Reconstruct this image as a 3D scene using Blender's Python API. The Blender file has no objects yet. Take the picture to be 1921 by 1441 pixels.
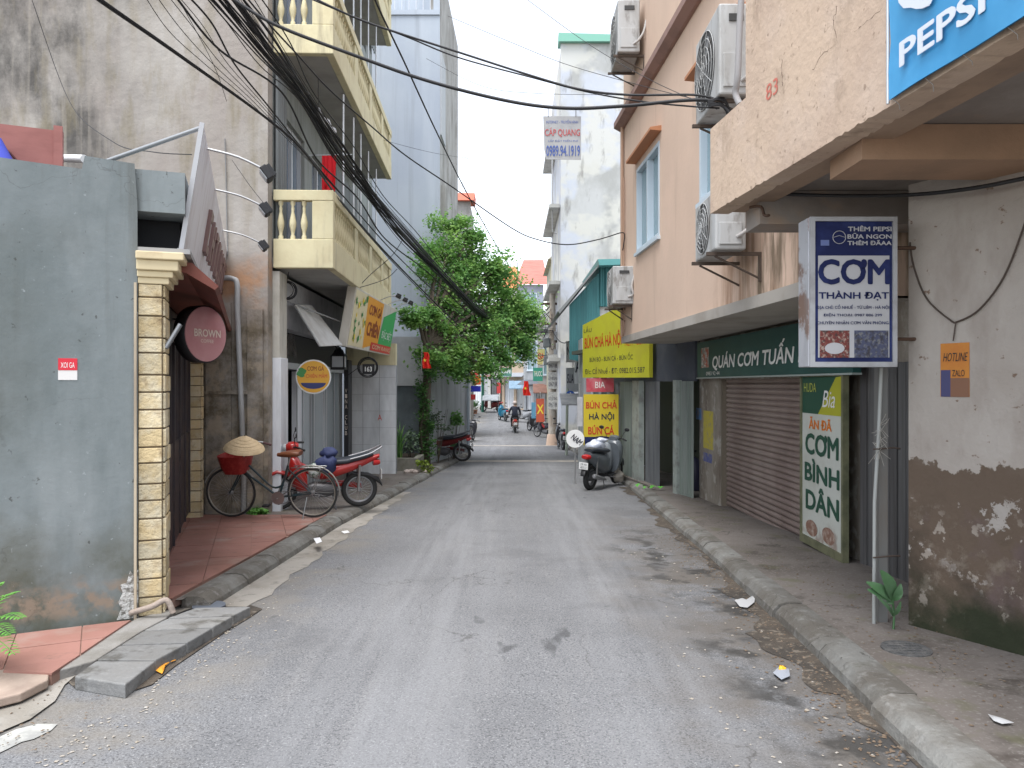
import bpy, bmesh, math, random
from mathutils import Vector, Matrix
random.seed(7)
R = math.radians
scene = bpy.context.scene
COL = scene.collection
# ------------------------------------------------------------------ camera
F, CX, CY, H = 1420.0, 960.5, 720.5, 1.65
cam = bpy.data.cameras.new('camera'); camo = bpy.data.objects.new('camera', cam)
COL.objects.link(camo); scene.camera = camo
camo.location = (0, 0, H); camo.rotation_euler = (R(90), 0, 0)
cam.sensor_width = 36; cam.lens = F / 1921 * 36; cam.clip_start = .05; cam.clip_end = 800
# ------------------------------------------------------------------ sky, sun, exposure
SUN_EL, SUN_AZ = R(72), R(205)          # azimuth clockwise from +Y: behind the camera, to the left
w = bpy.data.worlds.new('World'); scene.world = w; w.use_nodes = True
nt = w.node_tree; nt.nodes.clear()
sk = nt.nodes.new('ShaderNodeTexSky'); sk.sky_type = 'NISHITA'; sk.sun_disc = False
sk.sun_elevation = SUN_EL; sk.sun_rotation = SUN_AZ; sk.air_density = 1.0; sk.dust_density = 1.0; sk.ozone_density = 1.0
hs = nt.nodes.new('ShaderNodeHueSaturation'); hs.inputs['Saturation'].default_value = .33; hs.inputs['Value'].default_value = 1.0
bg = nt.nodes.new('ShaderNodeBackground'); bg.inputs['Strength'].default_value = .15
wo = nt.nodes.new('ShaderNodeOutputWorld')
nt.links.new(sk.outputs[0], hs.inputs['Color']); nt.links.new(hs.outputs[0], bg.inputs['Color']); nt.links.new(bg.outputs[0], wo.inputs[0])
sl = bpy.data.lights.new('sun', 'SUN'); sl.energy = 1.5; sl.angle = R(40); sl.color = (1, .985, .965)
so = bpy.data.objects.new('sun', sl); COL.objects.link(so)
so.rotation_euler = (math.pi/2 - SUN_EL, 0, math.pi - SUN_AZ)
scene.view_settings.view_transform = 'Standard'; scene.view_settings.look = 'None'
scene.view_settings.exposure = 1.55; scene.view_settings.gamma = 1
scene.view_settings.use_curve_mapping = False

# ------------------------------------------------------------------ ground profile and pixel rays
GZ = [(-20, .66), (0, 0), (30, -.99), (36, -1.15), (42, -1.2), (48, -1.05), (57, -.55), (70, .1), (90, .5), (300, .5)]
def lerp_table(T, y):
    if y <= T[0][0]: return T[0][1]
    for (a, b), (c, d) in zip(T, T[1:]):
        if y <= c: return b + (d - b) * (y - a) / (c - a)
    return T[-1][1]
def gz(y): return lerp_table(GZ, y)
def P(x, y, Y): return Vector(((x - CX) / F * Y, Y, H - (y - CY) / F * Y))
def G(x, y, h=0):
    Y = (H - h) / ((y - CY) / F - .033)
    return Vector(((x - CX) / F * Y, Y, gz(Y) + h))

class Fr:
    """a plane in the place: origin O, unit U along it, unit V up, N outward"""
    def __init__(s, a, b, side, z=0, tilt=0, pivot=0):
        s.O = Vector((a[0], a[1], z)); s.U = Vector((b[0]-a[0], b[1]-a[1], 0)); s.L = s.U.length; s.U.normalize()
        n = Vector((-s.U.y, s.U.x, 0))
        if n.dot(Vector((side[0], side[1], 0))) < 0: n = -n
        s.N = n; s.V = Vector((0, 0, 1))
        if tilt:
            s.V = (s.V * math.cos(tilt) + n * math.sin(tilt)); s.N = (n * math.cos(tilt) - Vector((0, 0, 1)) * math.sin(tilt)); s.O = s.O + Vector((0, 0, pivot)) - s.V * pivot
    def pt(s, u, v, d=0): return s.O + s.U * u + s.V * v + s.N * d
    def px(s, x, y, d=0):
        r = Vector(((x - CX) / F, 1, -(y - CY) / F)); c = Vector((0, 0, H)); o = s.O + s.N * d
        t = (o - c).dot(s.N) / r.dot(s.N); p = c + r * t - o
        return p.dot(s.U), p.dot(s.V)

# ------------------------------------------------------------------ materials
MATS = {}
def M(name, col, rough=.85, metal=0, layers=(), bump=None, rnd=0, spec=.4, trans=0, alpha=1, coat=0, emit=0, cracks=None):
    if name in MATS: return MATS[name]
    m = bpy.data.materials.new(name); m.use_nodes = True; MATS[name] = m
    t = m.node_tree; N = t.nodes; Lk = t.links; b = N['Principled BSDF']
    b.inputs['Roughness'].default_value = rough; b.inputs['Metallic'].default_value = metal
    b.inputs['Specular IOR Level'].default_value = spec
    if trans: b.inputs['Transmission Weight'].default_value = trans
    if alpha < 1: b.inputs['Alpha'].default_value = alpha
    if coat: b.inputs['Coat Weight'].default_value = coat
    geo = N.new('ShaderNodeNewGeometry'); pos = geo.outputs['Position']
    def rgb(c):
        n = N.new('ShaderNodeRGB'); n.outputs[0].default_value = (*c, 1); return n.outputs[0]
    def noise(scale, detail=4, rough_=.6, off=0):
        mp = N.new('ShaderNodeMapping'); mp.inputs['Scale'].default_value = scale; mp.inputs['Location'].default_value = (off, off*1.7, off*.6)
        n = N.new('ShaderNodeTexNoise'); n.inputs['Scale'].default_value = 1; n.inputs['Detail'].default_value = detail; n.inputs['Roughness'].default_value = rough_
        Lk.new(pos, mp.inputs[0]); Lk.new(mp.outputs[0], n.inputs['Vector']); return n.outputs[0]
    def mapr(v, lo, hi, a=0, c=1):
        n = N.new('ShaderNodeMapRange'); n.inputs['From Min'].default_value = lo; n.inputs['From Max'].default_value = hi
        n.inputs['To Min'].default_value = a; n.inputs['To Max'].default_value = c; Lk.new(v, n.inputs['Value']); return n.outputs[0]
    def math_(op, a, bb):
        n = N.new('ShaderNodeMath'); n.operation = op
        for i, v in enumerate((a, bb)):
            if isinstance(v, (int, float)): n.inputs[i].default_value = v
            else: Lk.new(v, n.inputs[i])
        return n.outputs[0]
    cur = rgb(col)
    for k, l in enumerate(layers):
        sc = l.get('s', 1); sc = (sc,)*3 if isinstance(sc, (int, float)) else sc
        f = mapr(noise(sc, l.get('d', 4), l.get('r', .6), l.get('o', k*3.7+1)), l.get('lo', .45), l.get('hi', .65))
        for mk in l.get('m', ()):      # (axis, start, end, wobble, wobble scale)
            ax, a0, a1, wob, ws = mk
            dt = N.new('ShaderNodeVectorMath'); dt.operation = 'DOT_PRODUCT'; dt.inputs[1].default_value = ax; Lk.new(pos, dt.inputs[0])
            v = dt.outputs['Value']
            if wob: v = math_('ADD', v, mapr(noise((ws,)*3, 5, .65, k*2.3+9), .25, .75, -wob, wob))
            f = math_('MULTIPLY', f, mapr(v, a0, a1))
        f = math_('MULTIPLY', f, l.get('a', 1))
        mx = N.new('ShaderNodeMix'); mx.data_type = 'RGBA'; Lk.new(f, mx.inputs['Factor']); Lk.new(cur, mx.inputs['A'])
        mx.inputs['B'].default_value = (*l['c'], 1); cur = mx.outputs['Result']
    if cracks:
        cs, cwid, cam_ = cracks; nv = N.new('ShaderNodeTexNoise'); nv.inputs['Scale'].default_value = cs*3; nv.inputs['Detail'].default_value = 5; Lk.new(pos, nv.inputs['Vector'])
        vm_ = N.new('ShaderNodeVectorMath'); vm_.operation = 'MULTIPLY_ADD'; Lk.new(nv.outputs['Color'], vm_.inputs[0]); vm_.inputs[1].default_value = (.9/cs,)*3; Lk.new(pos, vm_.inputs[2])
        vo = N.new('ShaderNodeTexVoronoi'); vo.feature = 'DISTANCE_TO_EDGE'; vo.inputs['Scale'].default_value = cs; Lk.new(vm_.outputs[0], vo.inputs['Vector'])
        f = math_('MULTIPLY', math_('MULTIPLY', mapr(vo.outputs['Distance'], 0, cwid, 1, 0), mapr(noise((cs*.8,)*3, 3, .5, 17), .46, .56)), cam_)
        mx = N.new('ShaderNodeMix'); mx.data_type = 'RGBA'; Lk.new(f, mx.inputs['Factor']); Lk.new(cur, mx.inputs['A']); mx.inputs['B'].default_value = (.04, .035, .03, 1); cur = mx.outputs['Result']
    if rnd:
        oi = N.new('ShaderNodeObjectInfo'); h = N.new('ShaderNodeHueSaturation')
        Lk.new(mapr(oi.outputs['Random'], 0, 1, 1-rnd, 1+rnd), h.inputs['Value']); Lk.new(cur, h.inputs['Color']); cur = h.outputs[0]
    Lk.new(cur, b.inputs['Base Color'])
    if emit:
        b.inputs['Emission Strength'].default_value = emit; b.inputs['Emission Color'].default_value = (*col, 1)
    if bump:
        bp = N.new('ShaderNodeBump'); bp.inputs['Strength'].default_value = bump[1]; bp.inputs['Distance'].default_value = bump[2] if len(bump) > 2 else .02
        Lk.new(noise((bump[0],)*3, 5, .6, 2), bp.inputs['Height']); Lk.new(bp.outputs[0], b.inputs['Normal'])
    return m
DK = (.03, .03, .028)
def paint(name, c, rough=.45, **k): return M(name, c, rough, layers=[dict(c=tuple(x*.72 for x in c), s=3, a=.6, lo=.45, hi=.75)], **k)

# ------------------------------------------------------------------ mesh builder
def root_of(o):
    while o.parent: o = o.parent
    return o
class MB:
    def __init__(s): s.v = []; s.f = []; s.sm = []
    def add(s, vs, fs, smooth=False):
        o = len(s.v); s.v += [Vector(v) for v in vs]; s.f += [tuple(i+o for i in f) for f in fs]; s.sm += [smooth]*len(fs); return s
    def poly(s, pts, smooth=False): return s.add(pts, [tuple(range(len(pts)))], smooth)
    def hexa(s, p): return s.add(p, [(0,3,2,1),(4,5,6,7),(0,1,5,4),(1,2,6,5),(2,3,7,6),(3,0,4,7)])
    def box(s, a, b):
        x0,y0,z0 = a; x1,y1,z1 = b
        return s.hexa([(x0,y0,z0),(x1,y0,z0),(x1,y1,z0),(x0,y1,z0),(x0,y0,z1),(x1,y0,z1),(x1,y1,z1),(x0,y1,z1)])
    def obox(s, c, ax, ay, az):
        c, ax, ay, az = map(Vector, (c, ax, ay, az))
        return s.hexa([c-ax-ay-az, c+ax-ay-az, c+ax+ay-az, c-ax+ay-az, c-ax-ay+az, c+ax-ay+az, c+ax+ay+az, c-ax+ay+az])
    def fbox(s, fr, u0, u1, z0, z1, d0, d1):
        p = fr.pt
        return s.hexa([p(u0,z0,d0),p(u1,z0,d0),p(u1,z0,d1),p(u0,z0,d1),p(u0,z1,d0),p(u1,z1,d0),p(u1,z1,d1),p(u0,z1,d1)])
    def fquad(s, fr, u0, u1, z0, z1, d): p = fr.pt; return s.poly([p(u0,z0,d),p(u1,z0,d),p(u1,z1,d),p(u0,z1,d)])
    def fpoly(s, fr, uv, d): return s.poly([fr.pt(u, v, d) for u, v in uv])
    def prism(s, pts, vec):
        n = len(pts); vec = Vector(vec); a = [Vector(p) for p in pts]; b = [p+vec for p in a]
        return s.add(a+b, [tuple(range(n))[::-1], tuple(range(n, 2*n))]+[(i,(i+1)%n,n+(i+1)%n,n+i) for i in range(n)])
    def rings(s, rg, cap=True, smooth=True, closed=False):
        n = len(rg[0]); vs = [p for r in rg for p in r]; fs = []
        k = len(rg)
        for i in range(k if closed else k-1):
            j = (i+1) % k
            for q in range(n): fs.append((i*n+q, i*n+(q+1)%n, j*n+(q+1)%n, j*n+q))
        s.add(vs, fs, smooth)
        if cap and not closed: s.poly(rg[0][::-1]); s.poly(rg[-1])
        return s
    def tube(s, pts, r, n=8, closed=False, cap=True):
        pts = [Vector(p) for p in pts]; k = len(pts); rr = r if isinstance(r, (list, tuple)) else [r]*k
        rg = []; up = None
        for i in range(k):
            if closed: t = pts[(i+1) % k] - pts[i-1]
            else: t = pts[min(i+1, k-1)] - pts[max(i-1, 0)]
            t.normalize()
            if up is None:
                up = Vector((0,0,1)) if abs(t.z) < .9 else Vector((1,0,0))
            a = t.cross(up)
            if a.length < 1e-6: a = t.orthogonal()
            a.normalize(); b = a.cross(t).normalized(); up = b
            rg.append([pts[i] + (a*math.cos(2*math.pi*q/n) + b*math.sin(2*math.pi*q/n))*rr[i] for q in range(n)])
        return s.rings(rg, cap, True, closed)
    def lathe(s, c, prof, axis=(0,0,1), n=20, cap=True):
        c = Vector(c); ax = Vector(axis).normalized(); a = ax.orthogonal().normalized(); b = ax.cross(a)
        return s.rings([[c + ax*z + (a*math.cos(2*math.pi*q/n) + b*math.sin(2*math.pi*q/n))*max(r, 1e-4) for q in range(n)] for r, z in prof], cap)
    def ring(s, c, R_, r, axis=(0,1,0), n=28, m=6):
        c = Vector(c); ax = Vector(axis).normalized(); a = ax.orthogonal().normalized(); b = ax.cross(a)
        return s.tube([c + (a*math.cos(2*math.pi*i/n) + b*math.sin(2*math.pi*i/n))*R_ for i in range(n)], r, m, closed=True)
    def ell(s, c, rx, ry, rz, nu=14, nv=8):
        c = Vector(c)
        return s.rings([[c + Vector((rx*math.sin(t)*math.cos(2*math.pi*q/nu), ry*math.sin(t)*math.sin(2*math.pi*q/nu), rz*math.cos(t))) for q in range(nu)]
                        for t in [math.pi*(i+.15)/(nv+.3) for i in range(nv+1)]])
    def hull(s, st, n=14, p=2.6):
        """stations along x: (x, zc, half width, half height[, yc])"""
        rg = []
        for q in st:
            x, zc, ry, rz = q[:4]; yc = q[4] if len(q) > 4 else 0; r = []
            for i in range(n):
                a = 2*math.pi*i/n; ca, sa = math.cos(a), math.sin(a)
                r.append(Vector((x, yc + ry*math.copysign(abs(ca)**(2/p), ca), zc + rz*math.copysign(abs(sa)**(2/p), sa))))
            rg.append(r)
        return s.rings(rg)
    def corr(s, fr, u0, u1, z0, z1, d, pitch=.08, amp=.012, thick=0):
        n = max(2, int((u1-u0)/pitch*4)); a = []; b = []
        for i in range(n+1):
            u = u0 + (u1-u0)*i/n; k = (0, 1, 1, 0)[i % 4]
            a.append(fr.pt(u, z0, d+amp*(2*k-1))); b.append(fr.pt(u, z1, d+amp*(2*k-1)))
        return s.add(a+b, [(i, i+1, n+2+i, n+1+i) for i in range(n)])
    def wall(s, fr, u0, u1, z0, z1, d0, d1, holes=()):
        us = sorted({u0, u1, *[min(max(q, u0), u1) for h in holes for q in h[:2]]}); zs = sorted({z0, z1, *[min(max(q, z0), z1) for h in holes for q in h[2:4]]})
        for a, b in zip(zs, zs[1:]):
            run = None
            for c, e in zip(us, us[1:]):
                hole = any(h[0] < (c+e)/2 < h[1] and h[2] < (a+b)/2 < h[3] for h in holes)
                if not hole: run = (run[0], e) if run else (c, e)
                if (hole or e == us[-1]) and run: s.fbox(fr, run[0], run[1], a, b, d0, d1); run = None
        return s
    def build(s, name, mat, parent=None, bevel=0, sub=0, mats=None, mi=None):
        me = bpy.data.meshes.new(name); loc = Vector((0,0,0))
        if parent: loc = root_of(parent).location
        elif s.v:
            xs = [v.x for v in s.v]; ys = [v.y for v in s.v]; loc = Vector(((min(xs)+max(xs))/2, (min(ys)+max(ys))/2, min(v.z for v in s.v)))
        me.from_pydata([v - loc for v in s.v], [], s.f)
        me.polygons.foreach_set('use_smooth', s.sm)
        for m in (mats or [mat]): me.materials.append(m)
        if mi: me.polygons.foreach_set('material_index', mi)
        me.update()
        o = bpy.data.objects.new(name, me); COL.objects.link(o)
        if parent: o.parent = parent
        else: o.location = loc
        if bevel:
            b = o.modifiers.new('bevel', 'BEVEL'); b.width = bevel; b.segments = 2; b.limit_method = 'ANGLE'
        return o
def thing(name, label, cat, loc=(0,0,0), group=None):
    o = bpy.data.objects.new(name, None); COL.objects.link(o); o.location = loc; o.empty_display_size = .2
    return tag(o, label, cat, group)
def tag(o, label=None, cat=None, group=None, kind=None):
    if label: o['label'] = label
    if cat: o['category'] = cat
    if group: o['group'] = group
    if kind: o['kind'] = kind
    return o
def struct(o): o['kind'] = 'structure'; return o
def copy_tree(o, parent=None):
    c = o.copy(); COL.objects.link(c); c.parent = parent
    for ch in list(o.children): copy_tree(ch, c)
    return c
def place(o, loc, yaw=0, scale=1, lean=0):
    o.location = loc; o.rotation_euler = (lean, 0, yaw); o.scale = (scale,)*3; return o
def text(body, fr, ul, ur, zb, zt, d, mat, parent, bold=0, shear=0, name='lettering', ext=.0015):
    """lettering fitted to the rectangle whose reading-left end is ul"""
    for a_, b_ in (('Ơ', 'O’'), ('Ư', 'U’'), ('Ớ', 'Ó’'), ('Ữ', 'Ũ’')): body = body.replace(a_, b_)
    c = bpy.data.curves.new('t', 'FONT'); c.body = body; c.shear = shear; c.resolution_u = 3; c.align_x = 'CENTER'
    for i_, q_ in enumerate(body):
        if q_ == '’': c.body_format[i_-1].kerning = -9; c.body_format[i_].kerning = -7
    o = bpy.data.objects.new('t', c); COL.objects.link(o)
    me = bpy.data.meshes.new_from_object(o.evaluated_get(bpy.context.evaluated_depsgraph_get()))
    bpy.data.objects.remove(o); bpy.data.curves.remove(c)
    if not me.vertices: return None
    xs = [v.co.x for v in me.vertices]; ys = [v.co.y for v in me.vertices]
    x0, x1, y0, y1 = min(xs), max(xs), min(ys), max(ys); m = MB()
    bw = min(bold, .035)*.9; x0 -= bw; x1 += bw; y0 -= bw; y1 += bw
    sh = [(0, 0)] + ([(bw*a, bw*b) for a, b in ((1, 0), (-1, 0), (0, 1), (0, -1), (.7, .7), (-.7, .7), (.7, -.7), (-.7, -.7))] if bold else [])
    for i, (ox, oy) in enumerate(sh):
        m.add([fr.pt(ul + (ur-ul)*(v.co.x+ox-x0)/(x1-x0), zb + (zt-zb)*(v.co.y+oy-y0)/(y1-y0), d+i*.0002) for v in me.vertices], [tuple(p.vertices) for p in me.polygons])
    bpy.data.meshes.remove(me)
    return m.build(name, mat, parent)
def inside(p, poly):
    c = False; n = len(poly)
    for i in range(n):
        (x1, y1), (x2, y2) = poly[i], poly[i-1]
        if (y1 > p[1]) != (y2 > p[1]) and p[0] < (x2-x1)*(p[1]-y1)/(y2-y1)+x1: c = not c
    return c
def clip(poly, convex):
    """clip 2-D poly by a convex counter-clockwise polygon"""
    out = list(poly)
    for i in range(len(convex)):
        a, b = convex[i], convex[(i+1) % len(convex)]
        def sd(p): return (b[0]-a[0])*(p[1]-a[1]) - (b[1]-a[1])*(p[0]-a[0])
        src, out = out, []
        for j in range(len(src)):
            p, q = src[j-1], src[j]; sp, sq = sd(p), sd(q)
            if (sp < 0) != (sq < 0):
                t = sp/(sp-sq); out.append((p[0]+(q[0]-p[0])*t, p[1]+(q[1]-p[1])*t))
            if sq >= 0: out.append(q)
        if not out: return []
    return out
def smooth_path(pts, k=8):
    pts = [Vector(p) for p in pts]; out = []
    for i in range(len(pts)-1):
        p0 = pts[max(i-1, 0)]; p1 = pts[i]; p2 = pts[i+1]; p3 = pts[min(i+2, len(pts)-1)]
        for j in range(k):
            t = j/k
            out.append(.5*((2*p1) + (p2-p0)*t + (2*p0-5*p1+4*p2-p3)*t*t + (3*p1-p0-3*p2+p3)*t**3))
    out.append(pts[-1]); return out

# ================================================================== SETTING
asphalt = M('asphalt', (.172, .174, .18), .9, layers=[
    dict(c=(.125, .126, .13), s=.9, a=.7, lo=.4, hi=.7, d=5),
    dict(c=(.24, .235, .23), s=(5, .5, 5), a=.35, lo=.5, hi=.75),
    dict(c=(.05, .05, .053), s=75, a=.7, lo=.5, hi=.62, d=3),
    dict(c=(.38, .38, .38), s=95, a=.6, lo=.58, hi=.66, d=3),
    dict(c=(.115, .1, .085), s=1.7, a=.85, lo=.36, hi=.52, d=6, m=[((1, 0, 0), .75, 1.6, .4, 1.3), ((0, -1, 0), -13, -8, 0, 1)]),
    dict(c=(.035, .033, .03), s=2.6, a=.85, lo=.51, hi=.6, d=7, m=[((1, 0, 0), 1.1, 1.5, .35, 1.5), ((0, -1, 0), -11, -9, 0, 1)]),
    dict(c=(.2, .18, .15), s=1.3, a=.6, lo=.45, hi=.6, m=[((-1, 0, 0), 1.5, 2.1, .3, 1.1)]),
    dict(c=(.1, .1, .103), s=.45, a=.4, lo=.55, hi=.6, d=8, r=.7), dict(c=(.25, .253, .26), s=(6, .35, 1), a=.4, lo=.35, hi=.6, m=[((1, 0, 0), -1.5, -.9, .15, .8), ((-1, 0, 0), -.1, .5, .15, .8)]), dict(c=(.25, .253, .26), s=(6, .35, 1), a=.4, lo=.35, hi=.6, m=[((1, 0, 0), .3, .8, .15, .8), ((-1, 0, 0), -1.5, -1.0, .15, .8)]), dict(c=(.04, .04, .042), s=(2, .8, 1), a=.6, lo=.68, hi=.71, d=3)], bump=(80, .4, .01), cracks=(.35, .005, .6))
concrete = M('pavement_concrete', (.165, .145, .13), .9, layers=[
    dict(c=(.1, .084, .073), s=1.1, a=.85, lo=.4, hi=.66, d=6),
    dict(c=(.05, .04, .032), s=2.7, a=.8, lo=.57, hi=.7, d=6),
    dict(c=(.28, .265, .24), s=40, a=.5, lo=.56, hi=.72, d=2),
    dict(c=(.1, .1, .045), s=3.3, a=.5, lo=.56, hi=.7)], bump=(35, .4, .01), cracks=(.6, .008, .8))
kerbm = M('kerb_concrete', (.19, .188, .175), .9, layers=[dict(c=(.105, .093, .078), s=2.2, a=.9, lo=.38, hi=.6, d=7), dict(c=(.27, .265, .25), s=14, a=.5, lo=.55, hi=.68, d=5), dict(c=(.09, .085, .065), s=6, a=.6, lo=.58, hi=.7, d=5)], bump=(24, .8, .018), rnd=.14, cracks=(1.2, .01, .8))
earth = M('earth', (.22, .2, .17), .95, bump=(8, .4))
RE = [(-12, 1.75), (1, 1.8), (3.5, 1.885), (5, 2.0), (8, 2.17), (12, 2.32), (17, 2.45), (22, 2.45), (30, 2.3), (37, 2.15), (44, 2.0), (50, 1.1), (57, -.7), (62, -4), (66, -12)]
LE = [(-12, -3.2), (1, -2.75), (3.5, -2.6), (5, -2.5), (7.6, -2.46), (10.7, -2.42), (16, -2.1), (26.6, -1.5), (36, -2.0), (44, -2.7), (52, -3.6), (58, -7), (60, -12)]
def strip(name, mat, xl, xr, y0, y1, dz, step=1.0):
    m = MB(); n = max(1, int((y1-y0)/step)); nx = 4; pts = []
    for i in range(n+1):
        y = y0 + (y1-y0)*i/n; a, b = xl(y), xr(y)
        pts += [(a+(b-a)*j/nx, y, gz(y)+dz) for j in range(nx+1)]
    m.add(pts, [(i*(nx+1)+j, i*(nx+1)+j+1, (i+1)*(nx+1)+j+1, (i+1)*(nx+1)+j) for i in range(n) for j in range(nx)])
    return struct(m.build(name, mat))
strip('ground', earth, lambda y: -150, lambda y: 150, -15, 260, -.06, 5)
strip('road', asphalt, lambda y: lerp_table(LE, y)-.5 if y < 50 else -18, lambda y: lerp_table(RE, y)+.4 if y < 46 else 2.6, -12, 68, 0)
sr = strip('sidewalk', concrete, lambda y: lerp_table(RE, y)+.2, lambda y: lerp_table(RE, y)+3.6, -12, 46, .1)
slw = strip('sidewalk', concrete, lambda y: -9, lambda y: lerp_table(LE, y)-.2, 6.15, 46, .1)
def kerb(parent, T, side, y0, y1):
    y = y0
    while y < y1:
        e = y + random.uniform(.85, 1.1); g = .008; a, b = y+g, e-g; rg = []; dh = random.uniform(-.008, .008); dx = random.uniform(-.012, .012)
        for q in (a, b):
            x = lerp_table(T, q) + dx*side; z = gz(q)+dh
            rg.append([(x+side*o, q, z+h) for o, h in ((-.005, -.04), (.015, .055), (.06, .1), (.12, .116), (.245, .112), (.245, -.04))])
        MB().rings([[Vector(p) for p in r] for r in rg], smooth=False).build('kerb_stone', kerbm, parent)
        y = e
kerb(sr, RE, 1, -.5, 40); kerb(slw, LE, -1, 6.22, 28)
gut = M('gutter_concrete', (.3, .28, .25), .9, layers=[dict(c=(.17, .15, .12), s=1.6, a=.8, lo=.42, hi=.66, d=6), dict(c=(.08, .075, .065), s=9, a=.5, lo=.55, hi=.7)], bump=(40, .4, .01))
strip('gutter', gut, lambda y: lerp_table(LE, y)+.0, lambda y: lerp_table(LE, y)+.3+.05*math.sin(y*3.1)*math.sin(y*7.7)-max(0, (y-11)*.04), 6.3, 15, .005, .2)
mudm = M('gutter_mud', (.085, .068, .052), .9, layers=[dict(c=(.04, .035, .03), s=2.5, a=.8, lo=.42, hi=.6, d=6), dict(c=(.2, .17, .135), s=18, a=.7, lo=.55, hi=.65, d=4)], bump=(45, .8, .012))
strip('gutter_mud', mudm, lambda y: lerp_table(RE, y) - max(.02, .10 + .07*math.sin(y*1.3) + .05*math.sin(y*4.7+1) + .035*math.sin(y*11.3) + (.12 if 4.4 < y < 5.6 else 0)), lambda y: lerp_table(RE, y)+.03, 2.5, 16, .005, .06)
cross_m = M('road_patch', (.4, .36, .31), .9, layers=[dict(c=(.2, .19, .18), s=1.2, a=.8, lo=.4, hi=.6)])
for y0, y1, k in ((23.6, 24.3, 0), (33.2, 33.9, 1)):
    strip('road_band', cross_m, lambda y: lerp_table(LE, y)+.1, lambda y: lerp_table(RE, y)-.05, y0, y1, .005, .35)
# red forecourt tiles
redt = M('red_tile', (.3, .15, .122), .7, layers=[dict(c=(.24, .12, .09), s=1.5, a=.8, lo=.42, hi=.62, d=6), dict(c=(.32, .235, .2), s=2.2, a=.75, lo=.52, hi=.68, d=6), dict(c=(.13, .09, .07), s=7, a=.5, lo=.6, hi=.7)], bump=(30, .2, .006), rnd=.07)
grout = M('tile_bed', (.28, .17, .135), .95)
def tiled(parent, poly, size, ang, h):
    m = MB(); m.prism([(x, y, gz(y)+h-.012) for x, y in poly], (0, 0, -.08)); parent = struct(m.build(parent, grout))
    xs = [p[0] for p in poly]; ys = [p[1] for p in poly]; c, s = math.cos(ang), math.sin(ang); cx, cy = sum(xs)/len(xs), sum(ys)/len(ys)
    for i in range(-14, 15):
        for j in range(-14, 15):
            q = []
            for a, b in ((0, 0), (1, 0), (1, 1), (0, 1)):
                u = (i+a)*size + (.004 if a == 0 else -.004); v = (j+b)*size + (.004 if b == 0 else -.004)
                q.append((cx+u*c-v*s, cy+u*s+v*c))
            q = clip(q, poly)
            if len(q) < 3 or abs(sum(q[k-1][0]*q[k][1]-q[k][0]*q[k-1][1] for k in range(len(q))))/2 < .004: continue
            dz = random.uniform(-.0015, .0015)
            MB().prism([(x, y, gz(y)+h+dz) for x, y in q], (0, 0, -.02)).build('tile', redt, parent)
tiled('forecourt', [(-2.74, 6.1), (-2.67, 10.9), (-4.95, 10.9), (-3.05, 6.1)], .4, .33, .128)
tiled('forecourt', [tuple(G(x, y, .085)[:2]) for x, y in ((-150, 1252), (97, 1263), (247, 1162), (-150, 1212))], .4, .5, .085)
# grey stone slabs laid as a ramp in front of the pillar
slabm = M('stone_slab', (.19, .19, .187), .85, layers=[dict(c=(.17, .165, .155), s=2, a=.7, lo=.42, hi=.65, d=6), dict(c=(.07, .065, .055), s=5, a=.75, lo=.55, hi=.66, d=7), dict(c=(.27, .27, .26), s=25, a=.4, lo=.55, hi=.7)], bump=(22, .7, .015), rnd=.16)
strip('verge', gut, lambda y: -4.8, lambda y: -2.62 + .08*math.sin(y*5), 2.0, 6.5, .012, .25)
def slab_px(px, h, th, mat, name, label, cat, group=None):
    pts = [G(x, y, h) for x, y in px]; m = MB(); m.prism(pts, (0, 0, -th))
    return tag(m.build(name, mat, bevel=.008), label, cat, group)
slabs = [([(140, 1268), (235, 1284), (291, 1240), (180, 1240)], 'stone slab with a broken corner beside a beige flagstone'),
         ([(183, 1237), (292, 1238), (350, 1207), (225, 1211)], 'stone ramp slab next to the orange peel scrap'),
         ([(228, 1209), (352, 1205), (398, 1178), (268, 1184)], 'stone ramp slab between two others, before the brick pillar'),
         ([(271, 1182), (400, 1176), (436, 1156), (312, 1161)], 'stone ramp slab at the foot of the red forecourt'),
         ([(315, 1159), (438, 1154), (470, 1138), (368, 1140)], 'stone ramp slab touching the kerb of the red forecourt')]
for px, lb in slabs: slab_px(px, .085 + random.uniform(-.008, .008), .085, slabm, 'stone_slab', 'grey ' + lb, 'slab', 'grey stone ramp slabs')
slab_px([(93, 1262), (178, 1239), (225, 1209), (268, 1182), (312, 1159), (330, 1140), (255, 1160)], .072, .07, M('slab_bed', (.25, .24, .225), .9, layers=[dict(c=(.15, .14, .12), s=3, a=.8, lo=.4, hi=.65)], bump=(30, .5)), 'ramp_bed', 'grey mortar strip between red paving and stone ramp slabs', 'mortar strip')
mudp = MB(); mudp.poly([G(x, y, .008) for x, y in ((120, 1272), (140, 1262), (300, 1215), (470, 1135), (492, 1142), (470, 1157), (420, 1187), (330, 1248), (285, 1284), (230, 1302), (180, 1296), (140, 1290))])
struct(mudp.build('mud_patch', mudm))
slab_px([(-60, 1250), (40, 1246), (92, 1262), (90, 1275), (40, 1300), (-60, 1325)], .075, .05, M('beige_stone', (.42, .33, .27), .8, layers=[dict(c=(.28, .21, .17), s=3, a=.7, lo=.4, hi=.65)], bump=(20, .3)), 'flagstone', 'loose beige flagstone lying at the edge of the red paving', 'flagstone')
m = MB(); m.poly([G(x, y, .006) for x, y in [(-60, 1425), (0, 1382), (30, 1368), (70, 1358), (108, 1358), (96, 1370), (64, 1386), (40, 1392), (0, 1412)]])
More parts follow.
